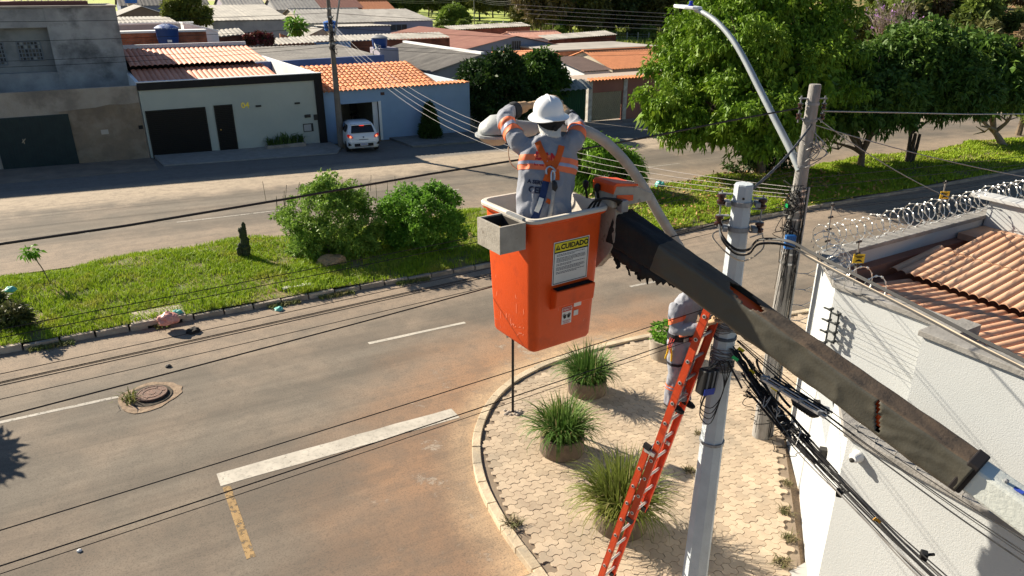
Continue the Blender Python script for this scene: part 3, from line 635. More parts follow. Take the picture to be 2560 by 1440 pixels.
# side parapet, roof tiers
roof4 = mat('salmon_sheet', (0.713, 0.31, 0.19), (0.621, 0.253, 0.149), 1.5, .7, .2, 30, c3=(0.54, 0.218, 0.132), s3=.8, t3=(.5, .75), rnd=.12)
white = mat('white_paint', (.78, .78, .77), (.70, .70, .69), 1, .85, .2, 30)
YB = 51.0; zR = px(620, 112, YB)[1]
m_ = MB(); m_.extr([(x1-.18, 40.67, -.5), (x1-.18, YB+3, -.5), (x1-.18, YB+3, ZT-.04), (x1-.18, 40.67, ZT-.03)], (.17, 0, 0)); m_.build('side_parapet', white, H4)
m_ = MB(); m_.bx(x0-.03, x0+.14, 40.67, YB, -.5, ZT-.02); m_.build('left_parapet', white, H4)
def tier(xa, xb, ya, za, yb, zb, ma, par, pitch=.27, W=1.08, amp=.075, lift=0):
    v = Vector((0, yb-ya, zb-za)); x = xa; k = 0
    while x < xb-.05:
        q = MB(); corr(q, (x, ya, za+.004*(k % 2)), (1, 0, 0), v, min(W, xb-x), v.length, pitch, amp, seg=8); q.build('roof_sheet', ma, par, True, fix=False); x += W; k += 1
xr = px(705, 186, 43)[0]
YS = 45.6; zS = px(560, 160, YS)[1]
tier(x0+.15, 9.75, 40.9, ZT-.42, YS, zS-.12, roof4, H4); tier(x0+.15, 9.9, YS-.35, zS+.10, YB, zR-.03, roof4, H4)
m_ = MB(); m_.bx(x0, 9.95, YB-.1, YB+.15, zR-.05, zR+.22); m_.build('ridge_cap', mat('ridge_cap', (.62, .62, .63), rough=.6), H4)
m_ = MB(); m_.bx(9.9, x1-.19, 40.7, YB, -.3, ZT-1.2); m_.build('yard_floor', conc2, H4)
m_ = MB(); m_.extr([(x0+.2, 40.95, -.3), (x0+.2, YB, -.3), (x0+.2, YB, zR-.35), (x0+.2, YS, zS-.35), (x0+.2, 40.95, ZT-.7)], (9.65-x0-.2, 0, 0)); m_.build('core', mat('roof_gap_shade', (.05, .03, .025), rough=.95), H4)  # solid fill coloured dark so the gap between tiers reads as shade
# flower bed
p0, p1 = px(664, 373, 40.4)[0], px(760, 369, 40.4)[0]
m_ = MB(); bed = thing('flower_bed', 'low flower bed of strappy plants against the sage grey wall', 'flower bed', ((p0+p1)/2, 40.1, gz(8)+.1))
m_.bx(p0, p1, 39.86, 40.39, gz(8)+.0, gz(8)+.26); m_.build('edging', conc2, bed)
n = 120; xy = np.stack([rng.uniform(p0+.1, p1-.1, n), rng.uniform(39.95, 40.25, n)], 1); xy = xy[np.array([mnoise.noise((a*1.9, 1, 1)) > -.25 for a in xy[:, 0]])]
link('leaves', blades('leaves', xy, np.full(len(xy), gz(8)+.25), np.array([.35+.5*abs(mnoise.noise((a*2.3, 9, 2))) for a in xy[:, 0]]), .10, mat('strap_leaf', (.05, .10, .02), (.10, .15, .04), 4, .5, trans=.2), 1.5, 2), bed)

# ---------------- blue house with orange tiles
BH = thing('blue_house', 'blue rendered house with orange clay tile roof and open garage', 'house', (16.5, 41, gz(16.5)))
blue = mat('blue_render', (0.267, 0.384, 0.559), (0.234, 0.345, 0.507), .7, .9, .4, 45); oran = mat('orange_tile', (0.792, 0.286, 0.105), (0.66, 0.22, 0.0825), 3, .75, .2, 40, rnd=.28)
YW = 40.62; bz = px(834, 228, YW)[1]; bz2 = px(1154, 207, YW)[1]; BZ = (bz+bz2)/2; bx0 = 11.7; bx1 = px(1176, 330, YW)[0]
oa, oz = px(838, 262, YW); ob = px(948, 256, YW)[0]
m_ = MB(); m_.bx(bx0, oa, YW, YW+.2, -.8, BZ); m_.bx(ob, bx1, YW, YW+.2, -.9, BZ); m_.bx(oa, ob, YW, YW+.2, oz, BZ); m_.build('wall', blue, BH)
m_ = MB(); m_.bx(ob-.06, ob+.09, YW-.03, YW+.03, gz(15), oz+.03); m_.bx(ob-.35, ob-.05, YW+.21, YW+.26, gz(15), oz); m_.build('gate_jamb', white, BH)
m_ = MB(); m_.bx(oa, ob, YW+5, YW+5.15, -.8, BZ); m_.bx(oa-.15, oa, YW+.2, YW+5, -.8, BZ); m_.bx(ob, ob+.15, YW+.2, YW+5, -.8, BZ); m_.build('garage_back', mat('garage_wall', (.30, .27, .20), (.24, .21, .16), 1, .9), BH)
m_ = MB(); m_.bx(oa, ob, YW+.1, YW+5, -.8, gz(14)+.02); m_.build('garage_floor', mat('garage_floor', (.30, .27, .22), rough=.5), BH)
m_ = MB(); m_.bx(oa-.2, ob+.2, YW+.21, YW+5.2, BZ-.15, BZ-.05); m_.build('garage_ceiling', white, BH)
m_ = MB(); m_.bx(bx1-.17, bx1, YW+.2, 50, -.9, BZ-.05); m_.build('side_wall', mat('pale_blue', (.55, .63, .68), rough=.85), BH)
p = px(956, 234, YW); m_ = MB(); m_.box((p[0], YW-.02, p[1]), (.22, .04, .16)); m_.build('vent', mat('vent_brown', (.10, .06, .05)), BH)
p = px(1088, 279, YW); m_ = MB(); m_.box((p[0], YW-.03, p[1]), (.2, .06, .1)); m_.build('wall_light', lm, BH)
# clay tiles, each its own piece
def tile_mesh(w, L, r0, r1):
    m_ = MB(); P = []
    for (y, r, z) in ((0, r0, 0), (L, r1, 0)):
        for k in range(7): a = math.pi*k/6; P.append((-r*math.cos(a), y, r*math.sin(a)*.75))
    m_.add(P, [(i, i+1, 8+i, 7+i) for i in range(6)]); P2 = [(x*.86, y, z*.86-.004) for x, y, z in P]; m_.add(P2, [(7+i, 8+i, i+1, i) for i in range(6)]); m_.add([P[i] for i in range(7)]+[P2[i] for i in range(7)], [(i+1, i, 7+i, 8+i) for i in range(6)])
    me = m_.mesh('tile'); me.materials.append(oran); me.polygons.foreach_set('use_smooth', [True]*len(me.polygons)); me.set_sharp_from_angle(angle=R(50)); return me
YRr = 45.2; zr = px(980, 157, YRr)[1]; tx1 = px(1100, 200, YW)[0]; L_ = math.hypot(YRr-YW-.3, zr-BZ); rows = 9; rl = L_/rows; pitch_t = .30
tme = tile_mesh(.3, rl*1.12, .165, .135); sl = math.atan2(zr-BZ, YRr-YW-.3)
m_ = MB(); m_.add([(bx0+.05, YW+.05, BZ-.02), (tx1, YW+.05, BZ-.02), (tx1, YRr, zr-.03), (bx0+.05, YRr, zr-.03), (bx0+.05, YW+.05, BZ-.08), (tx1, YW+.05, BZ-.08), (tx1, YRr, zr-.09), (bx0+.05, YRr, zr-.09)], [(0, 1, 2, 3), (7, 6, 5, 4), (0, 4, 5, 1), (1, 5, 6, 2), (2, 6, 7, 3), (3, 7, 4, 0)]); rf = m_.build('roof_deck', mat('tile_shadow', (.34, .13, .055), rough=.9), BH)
nc = int((tx1-bx0-.1)/pitch_t); TILES = 0
for i in range(nc):
    for j in range(rows):
        o = bpy.data.objects.new('roof_tile', tme); COL.objects.link(o); o.parent = rf; s = rl*j; o.location = (bx0+.2+i*pitch_t+random.uniform(-.01, .01), YW+.25+s*math.cos(sl), BZ+s*math.sin(sl)+.0); o.rotation_euler = (sl-.03, 0, random.uniform(-.02, .02)); TILES += 1
eme = tile_mesh(.3, .55, .14, .12); ev = thing('eave', None, None); bpy.data.objects.remove(ev)
m_ = MB(); m_.bx(bx0, bx1, YW-.05, YW+.35, BZ+.001, BZ+.05); ec = m_.build('eave_course', mat('eave_mortar', (.42, .22, .13), rough=.9), BH)
for i in range(int((bx1-bx0)/.27)):
    o = bpy.data.objects.new('eave_tile', eme); COL.objects.link(o); o.parent = ec; o.location = (bx0+.14+i*.27, YW-.22, BZ-.03); o.rotation_euler = (.16, 0, 0)
# ================================================================ the estate behind
brick = brickmat('red_brick', (.42, .13, .065), (.33, .095, .05), (.20, .15, .12)); brick2 = brickmat('orange_brick', (.55, .24, .12), (.46, .185, .09), (.30, .22, .17), .3, .16); brickd = brickmat('dark_brick', (.21, .065, .035), (.16, .05, .03), (.10, .075, .06))
fdark = mat('dark_fibre_cement', (.20, .185, .165), (.13, .12, .11), .8, .9, .5, 12, c3=(.09, .085, .08), s3=.3, t3=(.5, .7)); fpink = mat('old_red_sheet', (.30, .135, .095), (.24, .10, .075), .6, .85, .4, 14)
beige = mat('beige_render', (.52, .46, .36), (.42, .37, .29), .8, .9, .3, 20); lil = mat('lilac_render', (.40, .36, .42), (.32, .29, .34), .6, .9); gblue = mat('grey_blue_render', (.20, .24, .32), (.155, .19, .26), .5, .9, c3=(.10, .11, .13), s3=.4, t3=(.55, .75))
bblue = mat('bright_blue_render', (.16, .30, .55), (.13, .25, .47), .7, .9); gwall = mat('grey_wall', (.36, .36, .36), (.26, .26, .265), .6, .9, c3=(.15, .15, .155), s3=.5, t3=(.55, .75)); orr = mat('orange_far_tile', (.60, .24, .105), (.50, .185, .08), 2.5, .8, .3, 20); pinkt = mat('pink_far_tile', (.62, .34, .25), (.48, .22, .155), 3.0, .8)
winm = mat('window_dark', (.02, .022, .025), rough=.3)
def X_(px_, py_, Y): return ONY(px_, py_, Y).x
def Z_(px_, py_, Y): return ONY(px_, py_, Y).z
def far_house(label, cat, wm, rm, x0, x1, y0, y1, zw, kind, zr, pitch=.3, amp=.05, win=(), over=.25, name='house', ridge=None, zb=None):
    b = (zb if zb is not None else min(gz(x0), gz(x1))-.5); t = thing(name, label, cat, ((x0+x1)/2, (y0+y1)/2, gz((x0+x1)/2)))
    m_ = MB()
    if kind == 'gaby':
        xm = ridge if ridge is not None else (x0+x1)/2; m_.extr([(x0, y0, b), (x1, y0, b), (x1, y0, zw), (xm, y0, zr), (x0, y0, zw)], (0, y1-y0, 0))
    elif kind == 'gabx':
        ym = (y0+y1)/2; m_.extr([(x0, y0, b), (x0, y1, b), (x0, y1, zw), (x0, ym, zr), (x0, y0, zw)], (x1-x0, 0, 0))
    elif kind == 'shed':
        m_.extr([(x0, y0, b), (x0, y1, b), (x0, y1, zr), (x0, y0, zw)], (x1-x0, 0, 0))
    else: m_.bx(x0, x1, y0, y1, b, zw)
    m_.build('wall', wm, t)
    def rs(o, u, v, W, L):
        k = max(1, int(round(W/4.0)))
        for i in range(k):
            q = MB(); uu = Vector(u).normalized(); corr(q, Vector(o)+uu*(W*i/k), u, v, W/k-.01, L, pitch, amp, seg=4); q.build('roof_sheet', rm, t, True, fix=False)
    e = .06
    if kind == 'gaby':
        for s, xe in ((-1, x0), (1, x1)):
            v = Vector((xe-xm, 0, zw-zr)); v2 = v*(1+over/max(v.length, .1)); rs((xm, y0-over, zr+e) if s < 0 else (xm, y0-over, zr+e), (0, 1, 0), v2, y1-y0+2*over, v2.length)
    elif kind == 'gabx':
        for s, ye in ((-1, y0), (1, y1)):
            v = Vector((0, ye-ym, zw-zr)); v2 = v*(1+over/max(v.length, .1)); rs((x0-over, ym, zr+e), (1, 0, 0), v2, x1-x0+2*over, v2.length)
        m_ = MB(); m_.bar((x0-over, ym, zr+.1), (x1+over, ym, zr+.1), .35, .1); m_.build('ridge_cap', rm, t)
    elif kind == 'shed':
        v = Vector((0, y1-y0, zr-zw)); rs((x0-over, y0-over, zw+e), (1, 0, 0), v, x1-x0+2*over, v.length+over)
    elif kind == 'flat':
        m_ = MB(); 
        if rm: m_.bx(x0-.08, x1+.08, y0-.08, y1+.08, zw+.001, zw+.14); m_.build('coping', rm, t)
    for (wx, wz, w, h) in win:
        m_ = MB(); m_.box((wx, y0-.01, wz), (w, .06, h)); wo = m_.build('window', wf, t); m_ = MB()
        for k in range(4): m_.box((wx-w/2+w*(k+.5)/4, y0-.045, wz), (w/4-.08, .02, h-.12))
        m_.build('pane', winm, wo)
    return t
def wall_fh(label, ma, top, a, b, Y, th=.2, cop=None, name='wall', wave=False):         # free wall from survey points a, b (top corners)
    pa, pb = ONY(*a, Y), ONY(*b, Y); base = min(gz(pa.x), gz(pb.x))-.4; t = thing(name, label, 'wall', ((pa.x+pb.x)/2, Y, gz((pa.x+pb.x)/2)))
    m_ = MB(); m_.extr([(pa.x, Y, base), (pb.x, Y, base), (pb.x, Y, pb.z), (pa.x, Y, pa.z)], (0, th, 0)); m_.build('masonry', ma, t)
    if cop:
        m_ = MB()
        if wave: v = Vector((0, 2.6, .35)); d = Vector((pb.x-pa.x, 0, pb.z-pa.z)); corr(m_, (pa.x, Y-.25, pa.z+.04), d, v, d.length, v.length, .36, .09, seg=6)
        else: m_.extr([(pa.x-.05, Y-.06, pa.z+.001), (pb.x+.05, Y-.06, pb.z+.001), (pb.x+.05, Y-.06, pb.z+.13), (pa.x-.05, Y-.06, pa.z+.13)], (0, th+.12, 0))
        m_.build('coping', cop, t, wave)
    return t
# row behind the grey house
za = Z_(300, 84, 62); far_house('red brick parapet house with pale coping behind the salmon roof', 'house', brick, white, X_(290, 83, 62), X_(515, 80, 62), 62, 63.2, za, 'flat', 0)
wall_fh('grey rendered wall above the red brick parapet', gwall, 0, (296, 63), (482, 58), 67, cop=white)
wall_fh('short white sloping wall right of the red brick parapet', white, 0, (458, 60), (545, 80), 64.5, th=1.6, cop=white)
far_house('dark fibre cement shed roof behind a blue parapet', 'house', gblue, fdark, X_(650, 150, 51), X_(958, 140, 51), 51.5, 62, Z_(800, 146, 51.5)-.15, 'shed', Z_(760, 116, 62), .3, .05)
wall_fh('blue parapet wall between the orange tile roof and a dark roof', mat('cobalt_render', (.125, .17, .36), (.10, .14, .30), .6, .9), 0, (640, 156), (960, 137), 51.0)
far_house('small lilac water tank tower beside the orange tile roof', 'tower', lil, None, X_(949, 125, 52), X_(996, 122, 52), 52, 54, Z_(970, 121, 52), 'flat', 0, name='tank_tower')
wall_fh('bright blue wall with a wavy sheet edge left of the dark brick wall', bblue, 0, (788, 106), (876, 104), 67, cop=fibre, wave=True)
wall_fh('long dark red brick wall behind the lidded dark blue water tank', brickd, 0, (876, 104), (1124, 95), 67.2, cop=fibre, wave=True)
wall_fh('low brick wall with wavy roof edge behind the salmon roof', brickd, 0, (530, 95), (612, 87), 66, cop=fibre, wave=True, name='wall')
wall_fh('dark shed wall with wavy sheet edge left of the utility pole', brickd, 0, (640, 116), (790, 108), 65, cop=fibre, wave=True)
far_house('grey hipped fibre cement roof with a white ridge by the dark trees', 'house', gwall, fdark, 22.2, 30.2, 49.2, 63.5, 2.35, 'gaby', 3.35, .3, .05, ridge=26.2)
m_ = MB(); m_.bar((26.2, 48.9, 3.5), (26.2, 63.8, 3.5), .3, .16); m_.build('ridge_cap', white, [o for o in COL.objects if o.get('label', '').startswith('grey hipped')][0])
far_house('old red sheet roof house with a stained grey blue gable', 'house', gblue, fpink, 33.5, 48.0, 69, 94, 1.9, 'gaby', 3.25, .35, .04, ridge=40.9, win=((41.0, 2.4, 1.1, .9),))
wall_fh('far red brick wall with wavy edge under the horse field', brick, 0, (1130, 76), (1325, 66), 88, cop=fibre, wave=True)
far_house('small pink tiled roof house beyond the grey blue gable', 'house', white, pinkt, X_(1302, 95, 80), X_(1418, 92, 80), 80, 86, Z_(1360, 96, 80), 'gabx', Z_(1360, 79, 83), .4, .06)
wall_fh('white sloping wall in front of the small pink tiled roof', white, 0, (1243, 87), (1372, 113), 77)
wall_fh('dark brick wall with wavy edge left of the tall street tree', brickd, 0, (1372, 101), (1540, 88), 75, cop=fibre, wave=True)
far_house('orange brick house with flat grey roof left of the tall street tree', 'house', brick2, mat('flat_grey_roof', (.42, .38, .33), (.33, .30, .26), .5, .9), X_(1392, 130, 62), X_(1645, 116, 62), 62, 70, Z_(1500, 124, 62), 'flat', 0)
far_house('low orange tiled lean-to beside the orange brick house', 'shed', beige, orr, X_(1286, 140, 60), X_(1392, 138, 60), 60, 64, Z_(1340, 140, 60), 'shed', Z_(1340, 127, 64), .3, .06)
far_house('orange tiled house with a beige gable behind the pink wall', 'house', beige, orr, X_(1533, 150, 49), X_(1533, 150, 49)+11, 49, 57, 1.75, 'gabx', Z_(1560, 124, 53), .3, .07)
far_house('dark brown lean-to roof between brick wall and orange tiled house', 'shed', white, mat('brown_sheet', (.13, .085, .07), (.10, .065, .055), 1, .8), X_(1462, 160, 48.5), X_(1533, 150, 48.5)-.3, 48.5, 53, Z_(1500, 178, 48.5), 'shed', Z_(1500, 140, 53), .3, .05)
# third row
far_house('grey blue house with bright blue tank and satellite dish on its flank', 'house', gblue, fibre, X_(840, 70, 85), X_(975, 65, 85), 85, 93, Z_(905, 67, 85), 'shed', Z_(905, 62, 93), .4, .07)
far_house('beige gabled shed left of the bright blue water tank', 'shed', beige, fibre, X_(752, 100, 84), X_(838, 90, 84), 84, 88, Z_(752, 86, 84)-.5, 'gaby', Z_(805, 73, 84), .4, .05, ridge=X_(806, 80, 84))
far_house('long pale fibre cement roof with a lilac wall by the dirt road', 'house', lil, fibre, X_(905, 60, 105), X_(1082, 54, 105), 105, 116, Z_(1000, 54, 105), 'shed', Z_(1000, 24, 116), .5, .06, win=((X_(990, 68, 105), Z_(990, 69, 105), 3.4, .9),))
far_house('wide pale corrugated roof behind the bright blue tank', 'house', beige, fibre, X_(762, 60, 98), X_(935, 57, 98), 98, 112, Z_(850, 57, 98), 'gabx', Z_(850, 22, 105), .5, .06)
far_house('grey house with wide cream fibre roof and one white panel', 'house', gwall, mat('cream_fibre', (.52, .48, .41), (.40, .37, .32), .6, .9, c3=(.26, .24, .21), s3=.3, t3=(.55, .75)), X_(530, 52, 95), X_(722, 50, 95), 95, 108, Z_(620, 52, 95), 'shed', Z_(620, 14, 108), .5, .06)
m_ = MB(); a = ONY(537, 74, 94.9); b = ONY(600, 84, 94.9); m_.bx(a.x, b.x, 94.85, 94.95, b.z, a.z); tag(m_.build('wall_panel', white), 'white painted panel on the grey house under the cream roof', 'panel')
wall_fh('broken orange brick garden wall beside the utility pole', brick2, 0, (700, 84), (772, 108), 80, th=.3)
far_house('weathered grey fibre roof left of the leafy yard tree', 'house', mat('brown_render', (.22, .17, .125), (.17, .13, .10), 1, .9), fibre, X_(292, 40, 104), X_(420, 38, 104), 104, 114, Z_(350, 40, 104), 'gaby', Z_(352, 17, 104), .5, .06)
far_house('low grey roof behind the red brick parapet house', 'house', gwall, fibre, X_(290, 52, 86), X_(432, 47, 86), 86, 93, Z_(360, 53, 86)-.2, 'shed', Z_(360, 44, 93), .4, .07)
specs = [(690, 800, 18, 130, gwall, fibre, 'pale far roof above the cream fibre roof'), (560, 660, 8, 140, lil, fibre, 'faint pale roof at the top behind the yard tree'), (800, 905, 14, 135, brick, fpink, 'far red walled house beyond the wide corrugated roof'), (420, 520, 6, 150, gwall, fdark, 'far dark roof beyond the yard tree'), (300, 410, 8, 138, gblue, fdark, 'far blue walled house under the small tank tower'), (905, 985, 18, 150, brick2, orr, 'far orange roof left of the dirt road')]
for a, b_, yy, Y, wm, rm, lab in specs:
    zw = Z_((a+b_)/2, yy+6, Y); far_house(lab, 'house', wm, rm, X_(a, yy, Y), X_(b_, yy, Y), Y, Y+9, zw, 'gabx', zw+1.6, .6, .06)
# pink wall, cream gate, green gate
PY = 41.4
PW = thing('pink_wall', 'salmon pink front wall with white pilasters and orange tile coping', 'wall', (34, PY, gz(34)))
pinkr = mat('salmon_render', (.36, .165, .125), (.30, .135, .105), .8, .9, .3, 25)
zc = Z_(1540, 198, PY); xg0, zg = px(1478, 233, PY); xg1 = px(1556, 226, PY)[0]; xp0 = px(1472, 200, PY)[0]; xp1 = xp0+13
m_ = MB(); m_.bx(xp0+.3, xg0, PY, PY+.2, -1.6, zc); m_.bx(xg1, xp1, PY, PY+.2, -1.8, zc); m_.bx(xg0, xg1, PY, PY+.2, zg, zc); m_.build('masonry', pinkr, PW)
m_ = MB(); m_.bx(xp0-.02, xp0+.32, PY-.06, PY+.22, -1.6, zc); m_.bx(xg1+.08, xg1+.40, PY-.06, PY-.002, -1.8, zc); m_.build('pilaster', mat('flaking_white', (.66, .64, .60), (.42, .38, .33), 3, .9), PW)
m_ = MB(); m_.bx(xp0-.1, xp1, PY-.15, PY+3, zc+.001, zc+.06); cp = m_.build('coping', mat('coping_slab', (.42, .33, .26), rough=.9), PW)
for i in range(42):
    o = bpy.data.objects.new('coping_tile', eme); COL.objects.link(o); o.parent = cp; o.location = (xp0+.1+i*.29, PY-.32, zc+.0); o.rotation_euler = (.2, 0, 0)
cream = mat('cream_metal', (.44, .38, .27), (.38, .33, .24), 2, .6)
CG = thing('cream_gate', 'cream metal garage gate with diagonal slats in the pink wall', 'gate', ((xg0+xg1)/2, PY, gz(32)))
m_ = MB(); m_.bx(xg0+.02, xg1-.02, PY+.06, PY+.10, gz(32)+.05, zg); m_.build('panel', cream, CG)
hgt = zg-gz(32)-.05; wdt = xg1-xg0
for k in range(-8, 22):
    x = xg0+k*.17; q = MB(); a0 = max(0, (xg0-x)/hgt/ .75); 
    pa = Vector((x, 0, zg)); pb = Vector((x+hgt*.55, 0, gz(32)+.1))
    if pb.x <= xg0+.05 or pa.x >= xg1-.05: continue
    ta = max(0., (xg0+.04-pa.x)/(pb.x-pa.x)); tb = min(1., (xg1-.04-pa.x)/(pb.x-pa.x)); a_ = pa.lerp(pb, ta); b_ = pa.lerp(pb, tb)
    q.bar((a_.x, PY+.045, a_.z), (b_.x, PY+.045, b_.z), .02, .05, Vector((0, 1, 0))); q.build('slat', cream, CG)
GG = thing('green_gate', 'tall green ribbed metal gate beside the salmon pink wall', 'gate', (29, PY, gz(29)))
green = mat('green_metal', (.012, .085, .040), (.010, .066, .034), 2, .55, .2, 30)
xa, zg2 = px(1385, 224, PY); xb = px(1466, 222, PY)[0]
m_ = MB(); m_.bx(xa-.6, xb, PY+.05, PY+.09, gz(29)+.04, zg2); m_.build('panel', green, GG)
k = 0
x = xa-.55
while x < xb-.05:
    q = MB(); q.bx(x, x+.07, PY+.015, PY+.05, gz(29)+.06, zg2-.02); q.build('rib', green, GG); x += .155
m_ = MB(); corr(m_, (xa-.7, PY-.5, zg2-.12), (1, 0, 0), (0, 1, .55), xb-xa+.8, 1.1, .42, .13, seg=6); tag(m_.build('gate_canopy', mat('mossy_sheet', (.35, .36, .36), (.16, .19, .18), 2.5, .8), smooth=True, fix=False), 'short mossy wavy sheet canopy above the green gate', 'canopy')
m_ = MB(); m_.bx(px(1177, 300, 41)[0]+.2, xa-.65, PY+.1, PY+.3, -1.5, zg2-.9); tag(m_.build('garden_wall', gwall), 'grey garden wall in the shade under the dark trees', 'wall')

# ---------------- water tanks and dishes
tblue = mat('tank_blue', (.015, .055, .22), rough=.45); tbright = mat('tank_bright_blue', (.02, .14, .50), rough=.45); tgrey = mat('tank_grey_lid', (.30, .30, .30), rough=.6)
def tank(label, p, r, h, body, lidm, stripe=None, stand=None):
    t = thing('water_tank', label, 'water tank', p); m_ = MB(); m_.lathe(p, [(r*.84, 0), (r*.9, h*.3), (r*.92, h*.32), (r*.97, h*.8), (r, h*.82), (r, h*.9)], 20); m_.build('body', body, t, True)
    m_ = MB(); m_.lathe(p, [(r*1.05, h*.88), (r*1.06, h*.93), (r*.75, h*1.05), (r*.3, h*1.13), (.001, h*1.14)], 20); m_.build('lid', lidm, t, True)
    m_ = MB()
    for k in range(10): a = k*math.pi/5; c = Vector(p)+Vector((math.cos(a)*r*.9, math.sin(a)*r*.9, h*.95)); e = Vector(p)+Vector((math.cos(a)*r*.28, math.sin(a)*r*.28, h*1.15)); m_.bar(c, e, .05, .03)
    m_.build('lid_rib', lidm, t)
    if stripe: m_ = MB(); m_.box(Vector(p)+Vector((0, -r*.95, h*.22)), (.3, .05, .16)); m_.build('label_plate', stripe, t)
    if stand:
        m_ = MB(); m_.bx(p[0]-r*.5, p[0]+r*.5, p[1]-r*.5, p[1]+r*.5, stand, p[2]); m_.build('stand', beige, t)
a = ONY(423, 111, 61); tank('dark blue water tank with striped white lid behind the salmon roof', (a.x, 61, a.z), .80, 1.25, tblue, mat('tank_stripe_lid', (.35, .40, .55), (.05, .10, .30), 3, .5, thr=(.48, .52)), white, gz(5))
a = ONY(950, 121, 53); tank('dark blue water tank with grey lid on the lilac tower', (a.x, 53.0, a.z), .58, .82, tblue, tgrey)
a = ONY(828, 77, 83); tank('bright blue water tank beside the grey blue house', (a.x, 83, a.z), .78, .95, tbright, tbright, None, gz(30))
a = ONY(328, 8, 120); tank('small blue water tank on a thin brick tower at the top left', (a.x, 120, a.z), .9, 1.2, tbright, tblue, None, gz(10))
def dish(label, p, r, d):
    t = thing('satellite_dish', label, 'satellite dish', p); d = Vector(d).normalized(); q = d.to_track_quat('Z', 'Y').to_matrix(); m_ = MB()
    prof = [(.001, 0), (r*.4, r*.05), (r*.75, r*.17), (r, r*.3), (r*.98, r*.32), (r*.72, r*.2), (.001, r*.04)]; m_.lathe(p, prof, 20, q, cap=False); m_.build('reflector', mat('dish_white', (.70, .69, .66), rough=.6), t, True)
    m_ = MB(); f = Vector(p)+d*r*.95
    for k in range(3): a = k*2.1; m_.tube([Vector(p)+q @ Vector((math.cos(a)*r*.9, math.sin(a)*r*.9, r*.27)), f], .02, 5)
    m_.build('feed_arm', steel, t); m_ = MB(); m_.tube([Vector(p), Vector(p)-d*.25, Vector(p)-d*.3-UP*1.2], .04, 6); m_.build('mast', steel, t)
a = ONY(838, 89, 82); dish('round white satellite dish under the bright blue tank', (a.x+.1, 82, a.z), .72, (.35, -.8, .5))
a = ONY(940, 122, 51.6); dish('small satellite dish beside the lilac tank tower', (a.x, 51.6, a.z), .42, (.8, -.3, .5))

